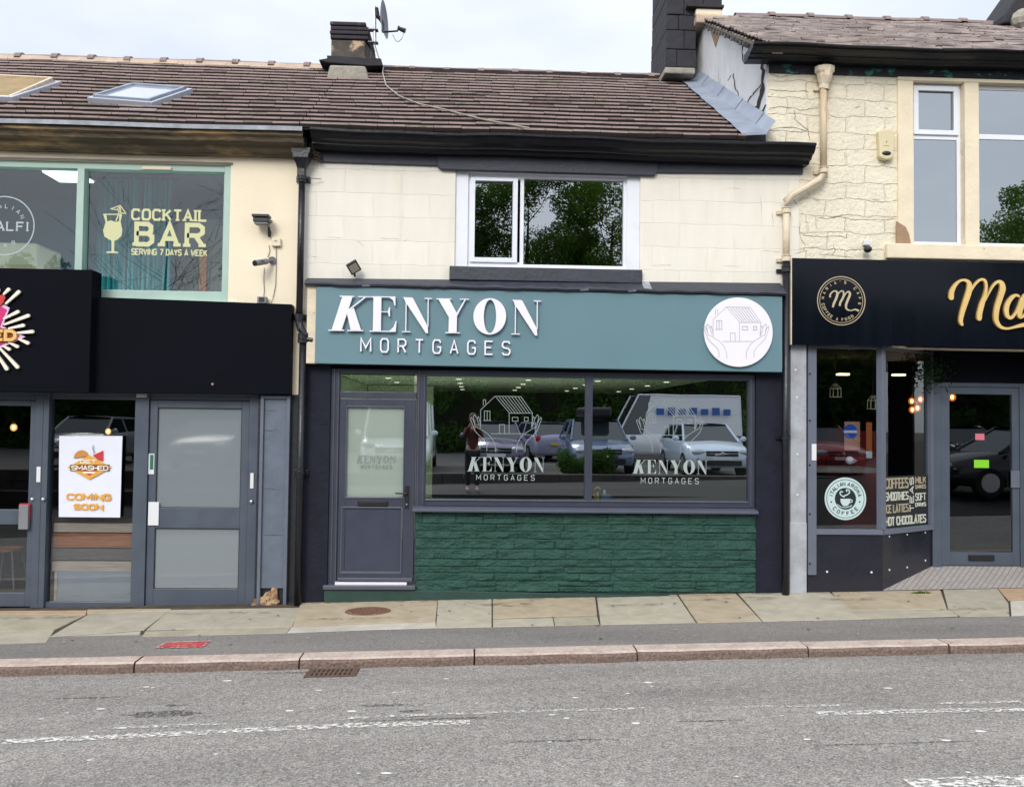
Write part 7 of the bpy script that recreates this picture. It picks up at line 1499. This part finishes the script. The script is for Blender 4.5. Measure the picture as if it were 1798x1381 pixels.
# ================================================================== ACROSS THE ROAD (seen as reflections in the shop glass)
def rf(px, py, yo): a = un(px, py, .14-yo); return a      # where a thing at depth yo stands to be mirrored at that pixel
m_rw = M('dark_retaining_stone', (.055, .045, .04), .9, var=.4, vs=5, bump=.8, bs=10)
b = MB(); x = -26
while x < 30:
    w_ = random.uniform(.4, .8); b.box(x+.004, x+w_-.004, -12.25+random.uniform(-.01, .01), -11.9+random.uniform(-.02, .02), -.2, .36); b.box(x+.1, x+w_+.09, -12.27, -11.88+random.uniform(-.01, .01), .364, .62); x += w_
o = b.build('retaining_wall', m_rw, None, .008); tag(o, 'low dark stone retaining wall in front of the car park, across the road', 'wall')
def car(label, col, x, y, L_=4.1, W_=1.74, H_=1.48, kind='hatch', rot=0.0, z=.5, group='cars parked across the road', rear=False, name='parked_car'):
    root = bpy.data.objects.new(name, None); C.objects.link(root); ORG[root.name] = Vector((0, 0, 0)); tag(root, label, 'van' if kind == 'van' else 'car', group)
    mt = M('car_paint_'+str(round(x, 1)), col, .22, spec=.6, coat=.6)
    hw = W_/2; van = kind == 'van'
    st = [(0.0, .74, .34, .60), (.015, .84, .26, .68), (.05, .94, .24, .76), (.14, 1, .22, .86), (.22 if van else .28, 1, .22, 1.02 if van else .95), (.5, 1, .22, 1.04 if van else .97), (.78, 1, .22, 1.06 if van else 1.0), (.95, .97, .24, 1.04 if van else .99), (.99, .9, .28, .9), (1.0, .84, .34, .8)]
    b = MB(); R_ = 11
    for f, wf, zl_, zb_ in st:
        w = hw*wf; yy = L_/2-f*L_; z_m = (zl_+zb_)/2
        ring_ = [(-w*.92, zl_), (-w, zl_+.16), (-w, z_m), (-w*.985, zb_-.06), (-w*.88, zb_), (0, zb_+.035), (w*.88, zb_), (w*.985, zb_-.06), (w, z_m), (w, zl_+.16), (w*.92, zl_)]
        b.v += [(p[0], yy+(.10*(1-abs(p[0]/hw))**.5 if f < .03 else (-.06*(1-abs(p[0]/hw))**.5 if f > .98 else 0)), p[1]) for p in ring_]
    for i in range(len(st)-1):
        for k in range(R_): b.face((i*R_+k, i*R_+(k+1) % R_, (i+1)*R_+(k+1) % R_, (i+1)*R_+k))
    b.face(range(R_)); b.face(range((len(st)-1)*R_, len(st)*R_)); b.build('body', mt, root, smooth=True)
    fc, fr, fb, ft = (.16, .30, .985, .995) if van else (.25, .43, .84, .975)
    zc_, zr = (1.0 if van else .94), H_
    Yf = lambda f: L_/2-f*L_
    def hull(wb, wt, inset, zt__):
        return [(-hw*wb, Yf(fc)-inset, zc_), (hw*wb, Yf(fc)-inset, zc_), (hw*wt, Yf(fr), zt__-.05), (-hw*wt, Yf(fr), zt__-.05), (-hw*wt, Yf(fb), zt__-.07), (hw*wt, Yf(fb), zt__-.07), (hw*wb, Yf(ft), zc_), (-hw*wb, Yf(ft), zc_)]
    V = hull(.90, .72 if not van else .82, 0, zr)
    b = MB(); b.v = V; b.face((0, 1, 2, 3)); b.build('windscreen', m_carglass, root)
    b = MB(); b.v = list(V); 
    if van:
        s_ = lambda p, q, t: tuple(p[i]+(q[i]-p[i])*t for i in range(3))
        for sgn, (A0, A3, A4, A7) in enumerate(((V[0], V[3], V[4], V[7]), (V[1], V[2], V[5], V[6]))):
            B0, B3 = s_(A0, A7, .2), s_(A3, A4, .12); b.poly([A0, B0, B3, A3], 0); b.poly([B0, A7, A4, B3], 1)
    else: b.face((0, 3, 4, 7)); b.face((1, 2, 5, 6))
    b.build('side_windows', [m_carglass, mt], root)
    b = MB(); b.v = list(V); b.face((4, 5, 6, 7)); b.build('rear_window', mt if van else m_carglass, root)
    b = MB(); n = 6   # roof skin
    for i in range(n+1):
        f = i/n; y_ = Yf(fr)+(Yf(fb)-Yf(fr))*f
        for j in range(7):
            u = -1+j/3; b.v.append((hw*(.73 if not van else .83)*u, y_+(.05 if i == 0 else (-.03 if i == n else 0)), zr-.05-.02*f+.05*(1-u*u)*(1 if 0 < i < n else .75)))
    for i in range(n):
        for j in range(6): b.face((i*7+j, i*7+j+1, (i+1)*7+j+1, (i+1)*7+j))
    b.build('roof', mt, root, smooth=True, recalc=False)
    b = MB()
    for p, q in ((0, 3), (1, 2), (3, 4), (2, 5), (4, 7), (5, 6)): b.tube([V[p], V[q]], .035, 6)
    for t_ in (.42,): b.tube([tuple(V[0][i]+(V[7][i]-V[0][i])*t_*1.15 for i in range(3)), tuple(V[3][i]+(V[4][i]-V[3][i])*t_*.9 for i in range(3))], .03, 6); b.tube([tuple(V[1][i]+(V[6][i]-V[1][i])*t_*1.15 for i in range(3)), tuple(V[2][i]+(V[5][i]-V[2][i])*t_*.9 for i in range(3))], .03, 6)
    b.build('pillars', mt, root)
    for sx_ in (-1, 1):
        for f in (.19, .81):
            wy_ = L_/2-f*L_; wo = bpy.data.objects.new('wheel', None); C.objects.link(wo); wo.parent = root; ORG[wo.name] = Vector((0, 0, 0))
            MB().tube([(sx_*(hw-.20), wy_, .31), (sx_*(hw+.01), wy_, .31)], .31, 20).build('tyre', m_tyre, wo); MB().tube([(sx_*(hw-.02), wy_, .31), (sx_*(hw+.018), wy_, .31)], .20, 16).build('rim', m_chrome, wo)
        b = MB(); b.ell((sx_*hw*.70, L_/2-.05, .66 if not van else .78), .20, .12, .085, 12, 8); b.build('headlight', m_lamp, root, smooth=True)
        b = MB(); b.ell((sx_*hw*.82, -L_/2+.03, .86), .10, .06, .13, 10, 6); b.build('tail_light', m_tail, root, smooth=True)
        b = MB(); b.ell((sx_*(hw+.10), Yf(fc)-.15, zc_+.08), .10, .05, .075, 10, 6); b.build('door_mirror', mt, root, smooth=True)
    b = MB(); b.box(-hw*.5, hw*.5, L_/2+.0, L_/2+.085, .56, .70); b.box(-hw*.62, hw*.62, L_/2-.02, L_/2+.075, .30, .44); b.build('grille', m_blackp, root, .01)
    b = MB(); b.box(-hw*.5, hw*.5, L_/2+.084, L_/2+.092, .625, .64); b.ell((0, L_/2+.09, .63), .05, .012, .05, 12, 6); b.build('grille_bar', m_chrome, root)
    b = MB(); b.box(-.26, .26, L_/2+.078, L_/2+.095, .455, .545); b.build('number_plate', m_white, root)
    b = MB(); b.box(-.26, .26, -L_/2-.075, -L_/2-.05, .62, .72); b.build('rear_plate', M('yellow_plate', (.7, .5, .05), .5), root)
    root.location = (x, y, z); root.rotation_euler = (0, 0, rot); return root
def at_ref(px, yo): return rf(px, 780, yo)[0]
car('white van with dark grille parked nose out, mirrored in the teal shop door', (.80, .86, .92), at_ref(704, -16.2), -16.2, 4.9, 1.95, 2.02, 'van', name='parked_van')
car('dark purple hatchback parked nose out, mirrored behind the left window logo', (.15, .13, .22), at_ref(868, -16.3), -16.3, 3.9, 1.70, 1.45)
car('silver lilac saloon further back showing its red tail lights', (.34, .34, .48), at_ref(948, -22.5), -22.5, 4.3, 1.75, 1.45, rot=math.pi*.93)
dkb = car('dark blue estate with roof box parked nose out, mirrored at the window mullion', (.17, .23, .36), at_ref(1043, -16.0), -16.0, 4.3, 1.82, 1.56)
b = MB(); b.box(-.42, .42, -1.2, .7, 1.60, 1.88); ORG[dkb.name] = Vector((0, 0, 0)); b.build('roof_box', m_blackp, dkb, .08)
car('pale blue white hatchback parked nose out, mirrored in the right window', (.68, .80, .92), at_ref(1232, -15.6), -15.6, 4.1, 1.76, 1.47)
lv = car('long white panel van parked side on behind the cars', (.80, .82, .86), rf(1165, 750, -23)[0], -23, 5.6, 2.0, 2.55, 'van', rot=math.pi/2, name='parked_van')
b = MB()
for k in range(7): b.box(1.0+0*k, 1.012, -2.3+.42*k, -2.3+.42*k+.28, 1.75, 1.98+.05*(k % 2))
b.build('blue_livery_marks', M('blue_livery', (.03, .12, .42), .5), lv)
car('red hatchback parked nose out, mirrored at the left of the cafe window', (.42, .015, .02), at_ref(1428, -16.4), -16.4, 4.0, 1.72, 1.46)
car('dark estate parked at the far kerb, mirrored in the cafe door', (.015, .016, .022), 12.2, -7.9, 4.5, 1.8, 1.5, rot=math.pi/2, z=gz(12, -8)+.0)
car('black saloon parked at the far kerb, mirrored in the left glazed door', (.012, .013, .016), -12.4, -7.9, 4.5, 1.8, 1.45, rot=-math.pi/2, z=gz(-12, -8)+.0)
car('white saloon in the car park, mirrored left of the teal door', (.5, .52, .55), -11.5, -17, 4.4, 1.78, 1.46)
car('grey hatchback in the car park, mirrored in the frosted door', (.16, .17, .18), -7.6, -16.5, 4.1, 1.75, 1.48)
car('black hatchback in the car park beyond the red car, mirrored in the cafe door', (.02, .02, .025), 15.6, -16.5, 4.1, 1.75, 1.48)

# ---- foliage
def leaves(name, mat, parent, centers, radii, n, size, squash=1.0):
    c = np.array(centers); r_ = np.array(radii); idx = rng.integers(0, len(c), n); d = rng.standard_normal((n, 3)); d /= np.linalg.norm(d, axis=1)[:, None]
    pos = c[idx]+d*(r_[idx][:, None]*rng.uniform(.35, 1.05, (n, 1))**.6)*np.array([1, 1, squash])
    a = rng.standard_normal((n, 3)); a /= np.linalg.norm(a, axis=1)[:, None]; q = np.cross(a, rng.standard_normal((n, 3))); q /= np.linalg.norm(q, axis=1)[:, None]; s = (size*rng.uniform(.5, 1.3, (n, 1)))
    V = np.stack([pos-a*s, pos+q*s*.45, pos+a*s, pos-q*s*.45], 1).reshape(-1, 3); org = ORG[parent.name] if parent else Vector((0, 0, 0))
    V -= np.array(org); me = bpy.data.meshes.new(name); me.vertices.add(4*n); me.vertices.foreach_set('co', V.ravel()); me.loops.add(4*n); me.loops.foreach_set('vertex_index', np.arange(4*n)); me.polygons.add(n); me.polygons.foreach_set('loop_start', np.arange(n)*4)
    me.update(calc_edges=True); me.materials.append(mat); o = bpy.data.objects.new(name, me); C.objects.link(o)
    if parent: o.parent = parent
    return o
def tree(x, y, z0, h, r, nl, label, mat, size=.17, clumps=45, low=.3, bare=False, kindname='broadleaf_tree'):
    T = thing(kindname, label, 'tree', (x, y, z0), 'trees beyond the car park'); b = MB(); top = Vector((x+random.uniform(-.4, .4), y, z0+h*.8)); base_ = Vector((x, y, z0))
    tr = [base_+(top-base_)*t+Vector((.2*math.sin(t*5+x), .1*math.sin(t*4), 0)) for t in (0, .2, .4, .6, .8, 1)]; b.tube(tr, [h*k_*(.5 if bare else 1) for k_ in (.022, .018, .015, .011, .007, .002)], 8); b.build('trunk', m_bark, T, smooth=True)
    b = MB(); tips = []
    for k in range(26 if bare else 14):
        t = random.uniform(low, .95); p = base_+(top-base_)*t; a = random.uniform(0, 6.28); l_ = r*random.uniform(.5, 1)*(1.2-t*.5); e = p+Vector((math.cos(a)*l_, math.sin(a)*l_, l_*random.uniform(.3, .9))); m1 = p.lerp(e, .5)+Vector((0, 0, -.1*l_))
        kk_ = .35 if bare else 1; b.tube([p, m1, e], [h*.008*(1.2-t)*kk_, h*.005*(1.2-t)*kk_, .008], 5); tips.append(e)
        for q in range(5 if bare else 2):
            s = p.lerp(e, random.uniform(.4, .9)); f = s+Vector((random.uniform(-1, 1), random.uniform(-1, 1), random.uniform(.1, 1)))*l_*.45; b.tube([s, s.lerp(f, .5)+Vector((0, 0, .05)), f], [.014, .010, .004] if bare else [.03, .02, .006], 4); tips.append(f)
    b.build('limbs', m_bark, T)
    cs, rs = [], []
    for e in tips[:]: cs.append(tuple(e)); rs.append(r*random.uniform(.13, .28))
    for k in range(clumps):
        a = random.uniform(0, 6.28); ph = random.uniform(-1, 1); rr_ = r*random.uniform(.3, 1)*math.sqrt(max(0, 1-ph*ph*.8)); cs.append((x+rr_*math.cos(a), y+rr_*math.sin(a), z0+h*(.5+low*.5)+ph*h*(.5-low*.5)*.95)); rs.append(r*random.uniform(.12, .30))
    if nl: leaves('crown', mat, T, cs, rs, nl, size)
    return T
tree(-1.5, -33, .6, 13.5, 3.8, 34000, 'tall dark leafed tree, mirrored in the left pane of the white window', m_leafB, size=.09)
tree(2.8, -35, .6, 15.5, 4.4, 46000, 'broad green tree, mirrored in the middle of the white window', m_leafA, size=.09)
tree(7.2, -33.5, .6, 14.5, 4.2, 40000, 'tall fresh green tree, mirrored at the right of the white window', m_leafC, size=.09)
tree(29.2, -33, .6, 14.0, 3.8, 42000, 'lone tall green tree far to the right, mirrored in the upper right window', m_leafA, size=.09)
tree(-15, -32, .6, 14, 5.0, 0, 'sparse bare branched tree, mirrored in the upper left window', m_leafA, bare=True)
tree(17.5, -34, .6, 11.0, 3.6, 0, 'leaning bare branched tree behind the red car', m_leafA, bare=True)
for k, (x_, y_, h_) in enumerate(((-10, -31, 8.5), (-5.5, -30, 9.2), (11.5, -31, 8.8), (15.8, -30.5, 8.0), (21.5, -31, 7.4), (-21, -31, 8.8))):
    tree(x_, y_, .5, h_, 3.4, 12000, ('low rounded tree left of the bare tree row', 'low bushy tree behind the white van', 'dark low tree behind the pale blue hatchback', 'low spreading tree behind the red hatchback', 'bushy low tree at the right end of the car park', 'round low tree at the far left of the car park')[k], m_leafB if k % 2 else m_leafA, low=.08, size=.13)
cs, rs = [], []
for k in range(620): cs.append((random.uniform(-34, 36), random.uniform(-30.5, -28.5), .5+random.uniform(0, 6.2+.8*math.sin(k*.7)))); rs.append(random.uniform(.4, .9))
o = leaves('hedge_bank', m_leafB, None, cs, rs, 130000, .12); tag(o, 'dense overgrown hedge bank along the back of the car park', 'hedge', kind='stuff')
o = boxo('earth_bank', M('dark_earth_bank', (.03, .035, .015), .95, var=.4), -60, 60, -60, -31.5, -.5, 5.6); o['kind'] = 'structure'
xb = rf(1030, 800, -12.8)[0]; T = thing('shrub', 'small bright green shrub behind the low wall, mirrored at the window mullion', 'shrub', (xb, -12.8, .5)); cs = [(xb+random.uniform(-.6, .6), -12.8+random.uniform(-.25, .25), .65+random.uniform(0, .42)) for _ in range(26)]; leaves('foliage', m_leafB, T, cs, [.22]*26, 5200, .05)
b = MB()
for k in range(7): b.tube([(xb+random.uniform(-.1, .1), -12.8, .45), cs[k]], [.02, .006], 5)
b.build('stem', m_bark, T)

# ---- the photographer, mirrored in the shop window, holding the phone up at the lens
def skin(name, nodes, edges, mat, parent, sub=2):
    me = bpy.data.meshes.new(name); me.from_pydata([tuple(Vector(n[0])) for n in nodes], edges, []); o = bpy.data.objects.new(name, me); C.objects.link(o)
    md = o.modifiers.new('skin', 'SKIN'); lay = me.skin_vertices[0] if me.skin_vertices else None
    if lay is None:
        bm = bmesh.new(); bm.from_mesh(me); bm.verts.layers.skin.verify(); bm.to_mesh(me); bm.free(); lay = me.skin_vertices[0]
    for i, n in enumerate(nodes):
        r_ = n[1]; lay.data[i].radius = r_ if isinstance(r_, tuple) else (r_, r_); lay.data[i].use_root = (i == 0)
    sb = o.modifiers.new('smooth', 'SUBSURF'); sb.levels = sb.render_levels = sub; me.materials.append(mat); md.use_smooth_shade = True
    if parent: o.parent = parent
    return o
py0, pz0 = -9.83, gz(0, -9.83)-.004
nodes = [((0, 0, .92), (.13, .10)), ((0, 0, 1.08), (.115, .09)), ((0, .0, 1.28), (.14, .10)), ((0, -.01, 1.38), (.10, .08)), ((0, .0, 1.46), (.05, .05)), ((0, .02, 1.53), (.062, .068)), ((0, .02, 1.62), (.072, .085))]
ed = [(0, 1), (1, 2), (2, 3), (3, 4), (4, 5), (5, 6)]
for s in (-1, 1):
    k = len(nodes); nodes += [((s*.16, 0, 1.36), (.055, .055)), ((s*.20, .12, 1.20), (.043, .043)), ((s*.075, .33, 1.46), (.030, .030)), ((s*.055, .37, 1.50), (.024, .026))]; ed += [(3, k), (k, k+1), (k+1, k+2), (k+2, k+3)]
    k = len(nodes); nodes += [((s*.09, 0, .84), (.085, .09)), ((s*.10, .02, .48), (.058, .062)), ((s*.105, -.01, .10), (.036, .040)), ((s*.11, .10, .035), (.036, .028))]; ed += [(0, k), (k, k+1), (k+1, k+2), (k+2, k+3)]
m_skin = M('skin', (.48, .28, .20), .55); pers = skin('person', nodes, ed, m_skin, None); pers.location = (.0, py0, pz0); ORG[pers.name] = Vector(pers.location)
tag(pers, 'person in maroon jacket and dark trousers taking a photo, mirrored in the middle shop window', 'person')
def sh(n, d): return [(v, tuple(x+d for x in (r_ if isinstance(r_, tuple) else (r_, r_)))) for v, r_ in n]
jn = sh([((0, 0, .86), (.135, .108))]+nodes[1:4]+[nodes[7], nodes[8], nodes[9]]+[nodes[15], nodes[16], nodes[17]], .014)
skin('jacket', jn, [(0, 1), (1, 2), (2, 3), (3, 4), (4, 5), (5, 6), (3, 7), (7, 8), (8, 9)], M('maroon_jacket', (.10, .022, .022), .8), pers)
tn = sh([((0, 0, .90), (.125, .10))]+[nodes[11], nodes[12], nodes[13]]+[nodes[19], nodes[20], nodes[21]], .012)
skin('trousers', tn, [(0, 1), (1, 2), (2, 3), (0, 4), (4, 5), (5, 6)], M('dark_trousers', (.015, .017, .025), .85), pers)
for s in (-1, 1): skin('shoe', [((s*.105, -.03, .05), (.045, .045)), ((s*.108, .06, .045), (.045, .038)), ((s*.112, .15, .03), (.038, .026))], [(0, 1), (1, 2)], M('pale_shoe_%d' % s, (.5, .48, .46), .6), pers, 1)
hr = MB(); hr.ell((0, -.01, 1.64), .098, .105, .115, 16, 10); hr.ell((0, -.07, 1.52), .085, .05, .13, 12, 8); o = hr.build('hair', M('auburn_hair', (.09, .03, .015), .6), None, smooth=True); o.location = (0, 0, 0); me = o.data; zz0 = min(v[2] for v in hr.v)
cx0 = (min(v[0] for v in hr.v)+max(v[0] for v in hr.v))/2; cy0 = (min(v[1] for v in hr.v)+max(v[1] for v in hr.v))/2; o.parent = pers; o.location = (cx0, cy0, zz0)
# face
b = MB(); b.ell((0, .105, 1.585), .012, .02, .02, 8, 6); o = b.build('nose', m_skin, None, smooth=True); o.parent = pers
b = MB(); b.box(-.022, .022, .094, .1, 1.545, 1.552); o = b.build('mouth', M('lips', (.35, .08, .07), .5), None); o.parent = pers
for s in (-1, 1):
    b = MB(); b.ell((s*.03, .09, 1.61), .012, .008, .008, 8, 6); o = b.build('eye', M('eye_%d' % s, (.02, .015, .01), .2), None); o.parent = pers
    b = MB(); b.ell((s*.082, .01, 1.60), .012, .022, .03, 8, 6); o = b.build('ear', m_skin, None, smooth=True); o.parent = pers
    hb = Vector((s*.05, .385, 1.525))
    for f in range(4): skin('finger', [(hb+Vector((s*.008, -.0, .0+.02*f)), .009), (hb+Vector((s*.006, .026, .004+.021*f)), .0085), (hb+Vector((-s*.014, .034, .006+.021*f)), .0075)], [(0, 1), (1, 2)], m_skin, pers, 1)
    skin('thumb', [(hb+Vector((s*.004, -.01, .0)), .010), (hb+Vector((-s*.010, -.012, .03)), .009), (hb+Vector((-s*.020, -.010, .055)), .008)], [(0, 1), (1, 2)], m_skin, pers, 1)
o = MB().box(-.038, .038, py0+.385, py0+.394, CAM.z-.09, CAM.z+.07).build('phone', m_blackp, None, .003); tag(o, 'black phone held up in both hands by the person', 'phone'); MB().box(-.034, .034, py0+.3835, py0+.3848, CAM.z-.086, CAM.z+.066).build('phone_screen', emis('phone_screen_glow', (.5, .55, .6), .5), o)
